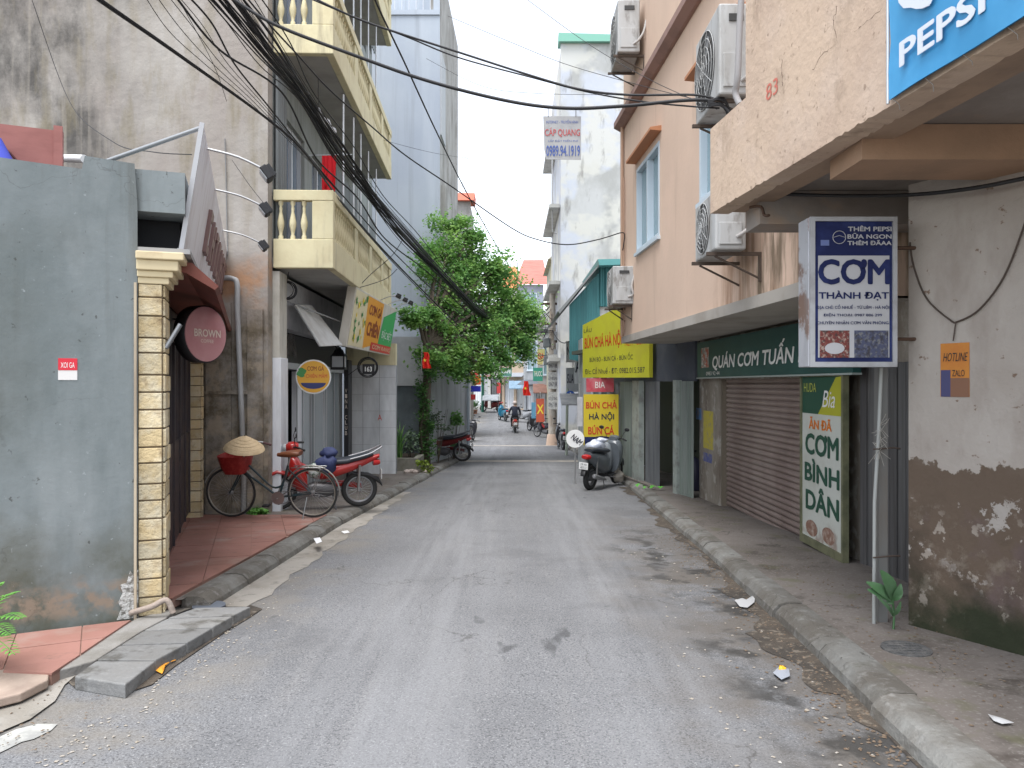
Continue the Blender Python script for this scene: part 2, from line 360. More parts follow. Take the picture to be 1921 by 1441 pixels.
struct(m.build('road_patch', M('pale_patch', (.42, .42, .39), .9, layers=[dict(c=(.25, .25, .24), s=9, a=.8, lo=.4, hi=.6)])))

# ================================================================== LEFT: grey house with brick pillars
greyp = M('grey_plaster', (.195, .221, .226), .8, layers=[
    dict(c=(.125, .15, .152), s=(1.2, 1.2, .7), a=.85, lo=.4, hi=.66, d=6),
    dict(c=(.26, .285, .29), s=(2.2, 2.2, .6), a=.6, lo=.5, hi=.7, d=5),
    dict(c=(.1, .105, .095), s=(7, 7, .5), a=.55, lo=.54, hi=.72, d=4, m=[((0, 0, 1), .6, 3.0, .5, 1)]), dict(c=(.1, .11, .1), s=(.9, .9, .8), a=.8, lo=.45, hi=.62, d=7, m=[((-1, 0, 0), 3.1, 3.8, .4, 1.5)]),
    dict(c=(.085, .085, .06), s=(1.6, 1.6, 1.2), a=.9, lo=.3, hi=.5, d=6, m=[((0, 0, -1), -.75, -.05, .3, 2.2)]),
    dict(c=(.25, .19, .14), s=7, a=.85, lo=.44, hi=.56, d=7, m=[((0, 0, -1), -.22, -.1, .1, 4), ((0, 0, 1), -.1, .0, .06, 4)]),
    dict(c=(.05, .05, .045), s=16, a=.7, lo=.68, hi=.73, d=3), dict(c=(.32, .35, .36), s=21, a=.6, lo=.68, hi=.74, d=3)], bump=(6, .3, .02), cracks=(.5, .004, .3))
house = thing('grey_house', 'low grey plaster house with yellow brick gate pillars', 'house', (-2.93, 5.78, gz(5.8)))
WL = Fr((-2.86, 5.78), (-3.58, 5.36), (.5, -1))
top = [(0, 3.02), (.02, 3.33), (.35, 3.34), (.37, 3.24), (.9, 3.25), (1.5, 3.26), (4.2, 3.3)]
m = MB(); base = gz(5.3) - .2
poly = [WL.pt(0, base)] + [WL.pt(u, z) for u, z in top] + [WL.pt(4.2, base)]
m.prism(poly, -WL.N*.22); m.build('wall', greyp, house)
GT = Fr((-2.70, 5.84), (-4.5, 11.0), (1, .3))
g0 = gz(6)
brickm = M('yellow_stone', (.56, .44, .25), .85, layers=[dict(c=(.6, .55, .42), s=5, a=.7, lo=.42, hi=.62), dict(c=(.25, .17, .09), s=9, a=.7, lo=.56, hi=.7, d=5)], bump=(28, .9, .02), rnd=.22)
mort = M('pillar_mortar', (.21, .155, .1), .95)
def pillar(u0, w, dep, zb, zt, bh):
    MB().fbox(GT, u0, u0+w, zb, zt, -dep, .0).build('pillar', mort, house)
    z = zb; k = 0
    while z < zt - .04:
        h = bh*random.uniform(.78, 1.2); z1 = min(z+h, zt)
        # street face and camera-facing end: rough faced blocks
        for (a, b, c, d) in ((u0+.012, u0+w-.008, -.0, .022),):
            cut = u0+w*random.choice((.45, .55, .62))
            for p, q in ((a, cut-.005), (cut+.005, b)): MB().fbox(GT, p, q, z+.006, z1-.006, c, d+random.uniform(-.006, .006)).build('brick', brickm, house, bevel=.006)
        cuts = [-dep, .004]
        for p, q in zip(cuts, cuts[1:]): MB().fbox(GT, u0-.022-random.uniform(-.005, .006), u0, z+.006, z1-.006, p+.006, q-.006).build('brick', brickm, house, bevel=.006)
        z = z1; k += 1
pillar(.02, .36, .17, gz(5.9)+.06, 2.42, .145)
pillar(5.1, .3, .34, gz(11)+.08, 2.5, .15)
capm = M('capital_paint', (.62, .52, .33), .7, layers=[dict(c=(.4, .3, .18), s=4, a=.6, lo=.5, hi=.7)])
m = MB()
for z0, z1, o in ((2.42, 2.47, .03), (2.47, 2.52, .06), (2.52, 2.6, .1), (2.6, 2.66, .14)): m.fbox(GT, .02-o*.7, .38+o, z0, z1, -.17-o*.05, .02+o)
m.build('capital', capm, house, bevel=.008)
pinkedge = M('edge_strip', (.45, .38, .28), .85, layers=[dict(c=(.25, .2, .15), s=(8, 8, 1), a=.7)])
m = MB(); m.fbox(GT, -.05, -.03, gz(5.8)+.05, 2.42, -.19, -.172); m.build('corner_strip', pinkedge, house)
darkmetal = M('dark_gate_metal', (.035, .026, .032), .45, layers=[dict(c=(.07, .045, .035), s=3, a=.6)])
gate = MB(); zb = gz(7.5)+.12
gate.fbox(GT, .4, 5.08, 2.1, 2.42, -.2, -.12)
gate.fbox(GT, .4, 5.08, zb, 1.0, -.19, -.15)
go = gate.build('gate', darkmetal, house)
for i in range(7):
    u = .3 + i*.78
    MB().fbox(GT, u, u+.05, zb, 2.1, -.2, -.13).build('gate_post', darkmetal, go)
for i in range(30):
    u = .42+i*.155
    if u < 5: MB().tube([GT.pt(u, 1.0, -.165), GT.pt(u, 2.1, -.165)], .009, 6).build('gate_bar', darkmetal, go)
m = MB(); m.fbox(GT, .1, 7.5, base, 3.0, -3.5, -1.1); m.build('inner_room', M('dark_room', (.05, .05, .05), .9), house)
# fascia above the gate, solid block coloured as loft shade, and sloping brown canopy
m = MB(); m.fbox(GT, .03, 6.1, 2.98, 3.3, -.4, .16); m.build('fascia', greyp, house)
m = MB(); m.fbox(GT, .35, 6.1, 2.705, 2.975, -.9, .1); m.build('loft_shade_block', M('loft_shade', (.02, .02, .022), .9), house)
brown = M('brown_canopy', (.2, .06, .042), .6, layers=[dict(c=(.11, .04, .03), s=2.5, a=.6)])
m = MB(); pr = [(-.28, 2.70), (.2, 2.63), (.4, 2.45), (.37, 2.42), (.15, 2.55), (-.28, 2.60)]
m.prism([GT.pt(.24, z, d) for d, z in pr], GT.U*5.9); m.build('canopy', brown, house)
m = MB(); m.fbox(GT, .0, 6.1, 2.662, 2.70, -.3, .2); m.build('canopy_rim', M('grey_rim', (.3, .3, .3), .7), house)
# white shop signboard with raised brown letters along the canopy
SG = Fr((-2.62, 6.02), (-4.5, 11.6), (1, .3), tilt=.15, pivot=2.7)
sb = thing('shop_signboard', 'long whitish lilac signboard with raised brown letters above the gate', 'signboard', SG.pt(0, 2.7))
lil = M('lilac_board', (.68, .67, .71), .5, layers=[dict(c=(.5, .45, .47), s=(2, 2, .8), a=.7), dict(c=(.32, .25, .22), s=(9, 9, 1), a=.5, lo=.55, hi=.7)])
m = MB(); m.prism([SG.pt(u, z, -.025) for u, z in ((0, 2.72), (5.9, 2.78), (5.9, 3.62), (0, 3.74))], SG.N*.025); m.build('board', lil, sb)
m = MB(); m.fbox(SG, -.02, 0, 2.7, 3.75, -.03, .006); m.fbox(SG, -.02, 5.93, 2.68, 2.72, -.04, .006); m.build('frame', M('aluminium', (.4, .4, .41), .5, .4), sb)
lm = M('brown_letters', (.2, .12, .11), .5)
for k, u in enumerate((1.6, 2.2, 2.8, 3.4, 4.0, 4.6, 5.1)):
    m = MB(); z0 = 2.98
    for a, b, c, d in {0: ((0, .1, 0, .5), (.1, .32, .4, .5), (.1, .32, 0, .1)), 1: ((0, .1, 0, .5), (.28, .38, 0, .5), (.1, .28, .2, .3)), 2: ((0, .38, .4, .5), (.14, .24, 0, .4))}[k % 3]:
        m.fbox(SG, u+a, u+b, z0+c*.85, z0+d*.85, .0, .035)
    m.build('letter', lm, sb)
m = MB(); m.tube([SG.pt(.05, 3.72, -.03), P(190, 306, 6.1)], .018, 6)
tag(m.build('steel_strut', M('grey_steel', (.25, .26, .27), .5, .6)), 'grey steel strut bracing the lilac signboard over the wall top', 'strut')
# floodlights on arms over the lilac board
metal = M('galvanised', (.5, .5, .5), .45, .7); black = M('black_plastic', (.02, .02, .022), .5); glass_l = M('lamp_glass', (.45, .47, .48), .15)
def flood(a, b, nrm, lab, group, sz=.09):
    t = thing('floodlight', lab, 'floodlight', a, group)
    MB().tube(smooth_path([a, a + (b-a)*.5 + Vector((0, 0, .03)), b], 4), .011, 6).build('arm', metal, t)
    d = Vector(nrm).normalized(); sd = d.cross(Vector((0, 0, 1))).normalized(); up = sd.cross(d)
    MB().obox(b + d*.03, sd*sz, d*.03, up*sz*.7).build('housing', black, t, bevel=.008)
    MB().obox(b + d*.064, sd*sz*.85, d*.004, up*sz*.55).build('lens', glass_l, t)
    m = MB()
    for q in (-.6, -.2, .2, .6): m.obox(b - d*.015 + sd*sz*q, sd*.004, d*.02, up*sz*.6)
    m.build('fins', black, t)
for k, (u, lab) in enumerate(((.55, 'first'), (1.9, 'middle'), (3.9, 'last'))):
    a = SG.pt(u, 3.72-.02*u, 0); flood(a, a + SG.N*.52 + Vector((0, 0, -.08)), -SG.N + Vector((0, 0, -.9)), f'black floodlight on thin arm, {lab} from the steel strut end of the lilac signboard', 'floodlights over the lilac signboard')
# round pink sign
rp = thing('round_sign', 'round pink shop sign with black rim hanging before the dark gate', 'sign', P(380, 680, 7.9))
nn = Vector((.93, -.37, 0)).normalized(); cc = P(386, 627, 7.9)
MB().lathe(cc - nn*.15, [(.27, 0), (.3, .01), (.3, .15), (.285, .152)], nn, 36).build('rim', black, rp)
pk = M('pink_panel', (.45, .2, .22), .5, layers=[dict(c=(.52, .28, .29), s=2.5, a=.8, lo=.4, hi=.6)])
MB().lathe(cc + nn*.002, [(.288, 0), (.285, .006)], nn, 36).build('panel', pk, rp)
rf = Fr((cc.x, cc.y), (cc.x - nn.y, cc.y + nn.x), (nn.x, nn.y), z=cc.z)
cream = M('cream_letters', (.72, .62, .55), .6)
text('BROWN', rf, -.17, .2, -.03, .05, .012, cream, rp, bold=.02); text('COFFEE', rf, -.08, .1, -.09, -.055, .012, cream, rp)
m = MB()
for z in (.12, -.08): m.tube([cc - nn*.1 + Vector((0, 0, z)), cc - nn*.1 + Vector((-.3, .05, z+.05))], .01, 6)
m.build('bracket', black, rp)
# things on and by the grey house
tz = 3.26
RW = Fr((-3.5, 5.9), (-4.7, 5.35), (.4, -1))
bx = thing('wooden_panel', 'red-brown carved wooden door panel stored on the grey roof', 'door panel', RW.pt(.3, tz))
rw = M('red_wood', (.3, .115, .1), .6, layers=[dict(c=(.2, .07, .06), s=(3, 3, 9), a=.5)])
u0 = 0; MB().fbox(RW, .0, 1.5, 3.1, 3.62, -.05, 0).build('panel', rw, bx)
for u in (.0, .93, 1.1): MB().fbox(RW, u, u+.06, 3.1, 3.65, 0, .03).build('stile', rw, bx)
m = MB(); m.tube([RW.pt(.5+.22*math.cos(a), 3.25+.22*math.sin(a), .005) for a in [math.pi*i/12 for i in range(13)]], .008, 5); m.build('moulding', M('dark_wood', (.1, .03, .03), .6), bx)
a = P(115, 297, 6.2); b = P(158, 298, 6.05); MB_ = MB().tube([a, b], .032, 12); tag(MB_.build('plastic_pipe', M('white_plastic', (.75, .76, .76), .4)), 'short white plastic pipe lying on top of the grey wall', 'pipe')
c0 = P(-8, 290, 5.6)
m = MB(); rg = []
for i in range(6):
    t = i/5; rg.append([c0 + Vector((math.cos(q*math.pi/5)*(.13-.1*t)*(1+.3*math.sin(q*2)), math.sin(q*math.pi/5)*(.09-.06*t), -.1+.22*t + .02*math.sin(q*3))) for q in range(10)])
m.rings(rg); tag(m.build('cloth_bundle', M('blue_cloth', (.06, .08, .45), .8)), 'crumpled blue cloth bundle on the grey roof', 'cloth')
PF = Fr((0, 0), (1, 0), (0, -1))
st = WL.px(108, 695)[0]
po = thing('paper_notice', 'small red and white paper notice stuck on the grey wall', 'notice', WL.pt(WL.px(126, 695)[0], 1.7))
(u1, z1), (u2, z2) = WL.px(109, 672), WL.px(145, 713)
MB().fbox(WL, u1, u2, z2, z1, .001, .004).build('sheet', M('white_paper', (.7, .68, .66), .8), po)
MB().fbox(WL, u1, u2, z2+(z1-z2)*.45, z1, .004, .006).build('red_print', M('red_paper', (.62, .03, .05), .7), po)
text('XOI GA', WL, WL.px(114, 690)[0], WL.px(140, 690)[0], z2+(z1-z2)*.56, z1-.03, .007, M('white_print', (.8, .8, .78), .7), po)
# broken pipe stub and rag at pillar foot
m = MB(); m.tube(smooth_path([G(245, 1150, .1), G(285, 1138, .16), G(312, 1126, .2), G(325, 1150, .1)], 5), .022, 8)
tag(m.build('bent_branch', M('dry_branch', (.33, .27, .23), .9, bump=(30, .5))), 'bent dry branch lying at the foot of the brick pillar', 'branch')
m = MB(); zb0 = gz(5.7)+.06; outl = [(-.005, zb0), (-.005, zb0+.36), (.03, zb0+.33), (.05, zb0+.36), (.075, zb0+.27), (.12, zb0+.26), (.1, zb0+.2), (.13, zb0+.13), (.11, zb0+.08), (.14, zb0)]
m.prism([WL.pt(u, z, .002) for u, z in outl], WL.N*.014); tag(m.build('plaster_patch', M('crumbled_plaster', (.5, .5, .48), .95, layers=[dict(c=(.17, .16, .14), s=26, a=.9, lo=.46, hi=.56, d=5)], bump=(30, 1, .03))), 'crumbling whitish mortar patch at the corner of the grey wall', 'mortar patch')
m = MB(); m.tube([GT.pt(.05, 1.93, .02), GT.pt(.1, 2.12, .12)], .02, 5); tag(m.build('steel_bracket', M('grey_steel', (.25, .26, .27), .5, .6)), 'short grey steel bracket stub on the front brick pillar', 'bracket')
# ================================================================== LEFT: balcony house
bh = thing('balcony_house', 'narrow house with cream balustrade balconies and bare plaster side wall', 'house', (-3.9, 11.4, gz(11.4)))
sidep = M('bare_plaster', (.34, .315, .285), .92, layers=[
    dict(c=(.28, .245, .22), s=(.8, 1, .6), a=.8, lo=.4, hi=.62, d=6),
    dict(c=(.4, .375, .345), s=(1.3, 1, .5), a=.7, lo=.5, hi=.7, d=5),
    dict(c=(.07, .065, .06), s=(1.1, 1, .6), a=.95, lo=.36, hi=.6, d=8, r=.7, m=[((-1, 0, .1), 5.6, 7.4, .9, .8)]),
    dict(c=(.2, .17, .11), s=(3, 2, .8), a=.7, lo=.5, hi=.68, d=7, m=[((0, 0, 1), 3.6, 4.6, .6, .9)]),
    dict(c=(.3, .27, .23), s=(9, 4, .4), a=.5, lo=.52, hi=.68, d=3),
    dict(c=(.4, .22, .12), s=1.4, a=.85, lo=.4, hi=.55, d=6, m=[((0, 0, 1), 2.7, 3.0, .25, 2), ((0, 0, -1), -3.6, -3.2, .2, 2)]),
    dict(c=(.12, .095, .06), s=2.2, a=.9, lo=.38, hi=.6, d=8, r=.72, m=[((0, 0, -1), -2.9, -2.4, .35, 1.6)]),
    dict(c=(.36, .3, .23), s=3.4, a=.8, lo=.5, hi=.6, d=7, m=[((0, 0, -1), -2.6, -2.2, .3, 1.6)])], bump=(7, .5, .025))
g2 = gz(11.4)
SW = Fr((-3.62, 11.22), (-9.5, 11.22), (0, -1))
m = MB(); m.fbox(SW, 0, 6.5, g2-.3, 13.5, -.22, 0); m.build('side_wall', sidep, bh)
FB2 = Fr((-3.62, 11.46), (-3.97, 21.5), (1, 0))
cw = M('cream_paint', (.62, .56, .36), .75, layers=[dict(c=(.5, .42, .25), s=2.5, a=.6, lo=.45, hi=.7), dict(c=(.25, .21, .15), s=(6, 6, .8), a=.5, lo=.56, hi=.72)], bump=(20, .15))
cw2 = M('pale_plaster', (.55, .53, .47), .85, layers=[dict(c=(.36, .33, .27), s=2.2, a=.7, lo=.45, hi=.7, d=6), dict(c=(.2, .18, .15), s=(7, 7, .9), a=.5, lo=.56, hi=.72)], bump=(18, .3))
greyc = M('grey_sheet', (.2, .22, .225), .55, .3, layers=[dict(c=(.13, .14, .14), s=(6, 6, .6), a=.7)])
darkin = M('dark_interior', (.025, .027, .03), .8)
steel = M('brushed_steel', (.55, .56, .58), .4, .5)
zl = [g2, 3.45, 6.7, 9.95, 13.2]
# upper floor facades: wall with dark openings
m = MB()
for k in (1, 2, 3):
    m.wall(FB2, 0, 10, zl[k], zl[k+1], -.2, 0, [(.75, 2.0, zl[k]+.1, zl[k]+2.5), (2.6, 4.0, zl[k]+.1, zl[k]+2.5), (5.0, 6.2, zl[k]+.6, zl[k]+2.3), (7.6, 9.0, zl[k]+.6, zl[k]+2.3)])
m.wall(FB2, 7.0, 10, g2, zl[1], -.2, 0)
m.build('front_wall', M('grey_green_plaster', (.28, .3, .29), .85, layers=[dict(c=(.18, .19, .18), s=(3, 3, .7), a=.7)], bump=(14, .3)), bh)
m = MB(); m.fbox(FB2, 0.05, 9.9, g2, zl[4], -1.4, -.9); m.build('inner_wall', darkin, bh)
MB().fbox(FB2, 0, 10, 13.2, 13.5, -5, .25).build('roof', cw2, bh)
for k in (1, 2, 3):
    for (a, b, z0, z1) in ((.75, 2.0, zl[k]+.1, zl[k]+2.5), (2.6, 4.0, zl[k]+.1, zl[k]+2.5)):
        d = MB().fbox(FB2, a+.02, b-.02, z0+.02, z1-.02, -.16, -.12).build('balcony_door', M('door_glass_blue', (.08, .12, .17), .2), bh)
        mm = MB()
        for u in (a, (a+b)/2-.03, b-.06): mm.fbox(FB2, u, u+.06, z0, z1, -.12, -.06)
        mm.fbox(FB2, a+.06, b-.06, z1-.07, z1, -.12, -.07); mm.build('door_frame', steel, d)
    # corrugated enclosure further down the balcony
    mm = MB(); mm.corr(FB2, 4.4, 9.9, zl[k]+1.0, zl[k+1]-.5, .09, .16, .018); mm.build('corrugated_screen', greyc, bh)
    MB().corr(FB2, .02, .55, zl[k]+.05, zl[k+1]-.3, .05, .1, .014).build('corrugated_panel', greyc, bh)
    for u in (1.2, 2.3, 3.2, 4.3, 5.6, 7.0):
        MB().tube([FB2.pt(u, zl[k]+.95, .86-.02*u if u < 6.9 else .1), FB2.pt(u, zl[k+1]-.2, .86-.02*u if u < 6.9 else .1)], .016, 6).build('post', M('white_metal', (.6, .62, .63), .4, .3), bh)
# balconies
bal_prof = [(.036, 0), (.036, .05), (.022, .07), (.03, .12), (.05, .2), (.052, .26), (.032, .36), (.02, .42), (.026, .47), (.018, .5), (.036, .53), (.036, .58)]
def balcony(z, first):
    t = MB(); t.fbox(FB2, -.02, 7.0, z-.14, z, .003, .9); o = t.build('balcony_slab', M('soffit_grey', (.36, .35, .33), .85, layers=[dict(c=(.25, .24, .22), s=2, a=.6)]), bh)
    e = MB()
    # near end panel: low wall, balusters and rail
    e.fbox(FB2, -.06, .06, z-.16, z+.28, .02, .92); e.fbox(FB2, -.06, .06, z+.86, z+1.02, .02, .92); e.fbox(FB2, -.055, .055, z+.28, z+.86, .6, .92)
    # long side towards the street
    e.fbox(FB2, .06, 7.0, z-.16, z+.28, .8, .92); e.fbox(FB2, .06, 7.0, z+.86, z+1.02, .78, .93)
    for u in (1.9, 3.6, 5.3, 6.7): e.fbox(FB2, u, u+.3, z+.28, z+.86, .8, .915)
    e.build('parapet', cw, o, bevel=.012)
    for d in (.12, .3, .47): MB().lathe(FB2.pt(0, z+.28, d), bal_prof, n=10).build('baluster', cw, o)
    u = .25
    while u < 6.7:
        if not any(a-.1 < u < a+.42 for a in (1.9, 3.6, 5.3, 6.7)): MB().lathe(FB2.pt(u, z+.28, .86), bal_prof, n=8).build('baluster', cw, o)
        u += .17
balcony(3.56, True); balcony(6.8, False); balcony(10.05, False)
m = MB(); m.lathe(FB2.pt(-.05, 4.45, 0), [(.06, 0), (.07, .05)], n=8)
# ground floor: white column, glass doors, dark shop
wht = M('white_frame', (.74, .76, .8), .5, layers=[dict(c=(.42, .42, .43), s=(5, 5, 1), a=.5, lo=.5, hi=.7)])
MB().fbox(FB2, 0, .42, g2-.1, 2.05, -.25, .12).build('column', wht, bh, bevel=.01)
MB().fbox(FB2, 0, .42, 2.05, 3.36, -.25, .1).build('column_head', cw2, bh)
MB().fbox(FB2, .42, 7, 2.55, 3.36, -.25, 0).build('lintel', M('shop_ceiling', (.42, .42, .43), .85, layers=[dict(c=(.25, .25, .26), s=3, a=.6)]), bh)
MB().fbox(FB2, .5, 7, g2-.1, g2+.08, -1.2, .05).build('door_step', concrete, bh)
MB().fbox(FB2, .42, 7, 1.9, 2.0, -.3, .0).build('transom', steel, bh)
MB().fbox(FB2, .43, 6.9, 2.02, 2.54, -.32, -.28).build('shop_shutter_box', M('shutter_box', (.1, .1, .1), .6), bh)
glz = M('shop_glass', (.34, .38, .4), .12, spec=.6)
for a, b, m_ in ((.55, .95, wht), (1.0, 1.12, steel), (1.9, 2.3, wht), (2.35, 2.9, glz), (3.0, 3.12, steel), (3.2, 4.1, glz), (4.15, 4.3, wht), (4.35, 5.1, glz), (5.2, 6.2, glz)):
    dd = MB().fbox(FB2, a, b, g2+.08, 1.9, -.2, -.12).build('door_leaf', m_, bh)
    MB().fbox(FB2, a, a+.03, g2+.08, 1.9, -.12, -.1).build('door_edge', steel, dd)
bc = MB().fbox(FB2, 5.75, 6.2, g2-.2, 2.2, 0, .1).build('black_column', M('black_paint', (.02, .02, .024), .45), bh)
bf = Fr((FB2.pt(5.75, 0, 0).x, FB2.pt(5.75, 0).y), (FB2.pt(5.75, 0, .1).x, FB2.pt(5.75, 0, .1).y), (0, -1))
for k, ch in enumerate('VINA CLUB'):
    if ch != ' ': text(ch, bf, .025, .075, 1.45-k*.12, 1.54-k*.12, .004, cream, bh)
m = MB(); m.fbox(FB2, .43, 1.6, 2.1, 2.5, -.1, -.07)
arch = MB()
for r_ in (.34, .27, .2): arch.tube([FB2.pt(.95+r_*math.cos(a), 2.1+r_*1.1*math.sin(a), .03) for a in [math.pi*i/14 for i in range(15)]], .012, 6)
for i in range(9):
    a = math.pi*(i+.5)/9; arch.tube([FB2.pt(.95+.1*math.cos(a), 2.1+.1*math.sin(a), .03), FB2.pt(.95+.34*math.cos(a), 2.1+.37*math.sin(a), .03)], .009, 5)
    arch.ring(FB2.pt(.95+.235*math.cos(a+.17), 2.1+.25*math.sin(a+.17), .03), .03, .006, FB2.N, 10, 4)
arch.build('arched_grille', M('grille_iron', (.06, .055, .05), .6), bh)
# rusty pipe and shelf on the side wall, drain pipe
pip = M('grey_pvc', (.36, .37, .38), .5, layers=[dict(c=(.22, .21, .2), s=(4, 4, 1), a=.7)])
x0 = P(448, 540, 11.0).x
m = MB(); m.tube(smooth_path([P(416, 521, 11.16), P(436, 523, 11.14), P(445, 535, 11.13), P(446, 600, 11.13), (x0+.02, 11.13, .5), (x0+.02, 11.13, g2+.12)], 5), .04, 10)
tag(m.build('drain_pipe', pip), 'grey drain pipe on the mossy side wall behind the bicycle', 'pipe')
MB().fbox(SW, SW.px(495, 700)[0], SW.px(467, 700)[0], g2, 2.75, 0, .07).build('wall_pier', sidep, bh)
MB().fbox(SW, SW.px(435, 700)[0], SW.px(388, 700)[0], g2, 2.85, 0, .05).build('wall_pier', sidep, bh)
MB().fbox(SW, SW.px(467, 700)[0], SW.px(388, 700)[0], 1.5, 1.55, .0, .09).build('wall_ledge', sidep, bh)
m = MB(); m.tube([P(422, 260, 11.2), P(424, 330, 11.2), P(427, 480, 11.2)], .008, 5); tag(m.build('thin_cord', M('grey_cord', (.2, .2, .2), .7)), 'thin dark cord hanging down the bare plaster side wall', 'cord')
# big menu sign under the balcony
MS = Fr((-2.98, 13.6), (-2.9, 18.3), (1, 0), tilt=.17, pivot=2.32)
mz0, mz1 = 2.32, 3.42; bl = 4.3
ms = thing('menu_signboard', 'tilted cream, orange and green food signboard under the lower balcony', 'signboard', MS.pt(0, mz0))
MB().fbox(MS, 0, bl, mz0, mz1, -.16, 0).build('box', M('cream_box', (.6, .57, .5), .6, layers=[dict(c=(.4, .37, .3), s=(4, 4, 1), a=.5)]), ms, bevel=.01)
creamf = M('sign_cream', (.7, .62, .4), .5); orange = M('sign_orange', (.75, .33, .03), .5); green = M('sign_green', (.05, .38, .11), .5); redm = M('sign_red', (.6, .05, .03), .5); leafg = M('sign_leaf', (.06, .26, .07), .5); brownt = M('sign_brown', (.28, .05, .02), .5); yel = M('sign_yellow', (.78, .6, .05), .5); whitep = M('sign_white', (.8, .8, .78), .5)
MB().fquad(MS, .05, 1.5, mz0+.04, mz1-.04, .004).build('cream_field', creamf, ms)
MB().fpoly(MS, [(1.3, mz0+.04), (2.7, mz0+.2), (2.7, mz1-.04), (1.1, mz1-.04)], .006).build('orange_field', orange, ms)
MB().fpoly(MS, [(2.7, mz0+.2), (bl-.05, mz0+.2), (bl-.05, mz1-.04), (2.9, mz1-.3)], .008).build('green_field', green, ms)
MB().fquad(MS, 2.0, bl-.04, mz0+.03, mz0+.2, .01).build('red_strip', redm, ms)
random.seed(3); lf = MB(); yl = MB()
for k in range(26):
    c = (random.uniform(.1, 1.15), random.uniform(mz0+.15, mz1-.1)); r_ = random.uniform(.04, .1); a0 = random.uniform(0, 6)
    (lf if k % 3 else yl).fpoly(MS, [(c[0]+r_*math.cos(a0+a)*(1 if i % 2 else .5), c[1]+r_*math.sin(a0+a)*(1 if i % 2 else .5)) for i, a in enumerate([j*math.pi/4 for j in range(8)])], .009+k*.0004)
lf.build('leaf_print', leafg, ms); yl.build('fruit_print', yel, ms)
text('CƠM GÀ', MS, 1.35, 2.6, mz0+.72, mz0+.98, .011, brownt, ms, bold=.02); text('CHIÊN', MS, 1.4, 2.6, mz0+.3, mz0+.66, .011, brownt, ms, bold=.03)
text('ĐẶC BIỆT', MS, 2.95, 4.1, mz0+.3, mz0+.55, .012, whitep, ms); text('CƠM RANG', MS, 2.15, 4.2, mz0+.07, mz0+.16, .014, creamf, ms)
for k, u in enumerate((2.4, 3.3, 4.1)):
    a = MS.pt(u, mz1, -.05); b = a + Vector((.42, -.05, .1+.02*k)); flood(a, b, (-.4, 0, -.9), ('small floodlight over the orange part of the food signboard', 'small floodlight over the middle of the green part of the food signboard', 'small floodlight at the green end of the food signboard')[k], 'floodlights over the food signboard', .07)
# folded awning, lantern, round sign, wire coils
aw = thing('folded_awning', 'white folding awning sheet leaning under the balcony', 'awning', P(600, 650, 12.6))
A = [P(556, 572, 12.4), P(628, 640, 12.6), P(645, 655, 13.6), P(640, 605, 14.6), P(576, 566, 13.0)]
m = MB(); q = [P(553, 574, 12.3), P(600, 650, 12.3), P(642, 648, 13.5), P(585, 575, 13.5)]; m.prism(q, (0, 0, .02)); m.build('sheet', M('awning_white', (.62, .62, .6), .7, layers=[dict(c=(.4, .38, .35), s=4, a=.5)]), aw)
m = MB(); m.tube([q[0], q[1]], .015, 6); m.tube([q[0]+Vector((0,0,.03)), q[3]+Vector((0,0,.03))], .012, 6); m.tube([P(540, 566, 12.2), P(645, 606, 13.8)], .014, 6); m.build('arm', M('awning_arm', (.3, .3, .3), .5, .5), aw)
ln = thing('wall_lantern', 'black square lantern with white panes beside the black column', 'lantern', P(636, 690, 15.5))
c = P(636, 678, 15.4)
MB().lathe(c + Vector((0, 0, .1)), [(.2, 0), (.12, .08), (.1, .13), (.03, .17)], n=4).build('roof', black, ln)
MB().box(c - Vector((.12, .12, .12)), c + Vector((.12, .12, .1))).build('pane', M('lantern_pane', (.6, .63, .66), .3), ln)
m = MB()
for sx in (-1, 1):
    for sy in (-1, 1): m.box(c + Vector((sx*.125-.012, sy*.125-.012, -.15)), c + Vector((sx*.125+.012, sy*.125+.012, .1)))
m.box(c - Vector((.14, .14, .17)), c + Vector((.14, .14, -.12))); m.tube([c + Vector((0, 0, .2)), c + Vector((-.1, 0, .35)), c + Vector((-.4, .1, .35))], .012, 6); m.build('frame', black, ln)
ys = thing('round_sign', 'round yellow food sign with white rim hanging by the shop doors', 'sign', P(588, 745, 12.6))
c = P(588, 707, 12.5); n_ = Vector((.25, -1, 0)).normalized()
MB().lathe(c - n_*.05, [(.28, 0), (.285, .05), (.28, .055)], n_, 32).build('rim', whitep, ys)
MB().lathe(c + n_*.008, [(.262, 0), (.26, .006)], n_, 32).build('panel', M('sign_amber', (.72, .38, .04), .5), ys)
yf = Fr((c.x, c.y), (c.x - n_.y, c.y + n_.x), (n_.x, n_.y), z=c.z)
text('CƠM GÀ', yf, -.1, .17, .1, .19, .017, brownt, ys, bold=.01); text('CHIÊN MẮM', yf, -.12, .22, -.02, .08, .017, redm, ys)
MB().fpoly(yf, [(.2*math.cos(a), -.1+.1*math.sin(a)) for a in [-math.pi*i/12 for i in range(13)]], .017).build('bowl_print', M('navy_print', (.03, .04, .15), .5), ys)
MB().fpoly(yf, [(-.19+.07*math.cos(a)*(1+.3*math.sin(a*4)), .07+.08*math.sin(a)) for a in [2*math.pi*i/14 for i in range(14)]], .018).build('leaf_print', leafg, ys)
MB().tube([c + Vector((-.25, .03, .1)), FB2.pt(1.1, c.z+.1, 0)], .012, 6).build('bracket', black, ys)
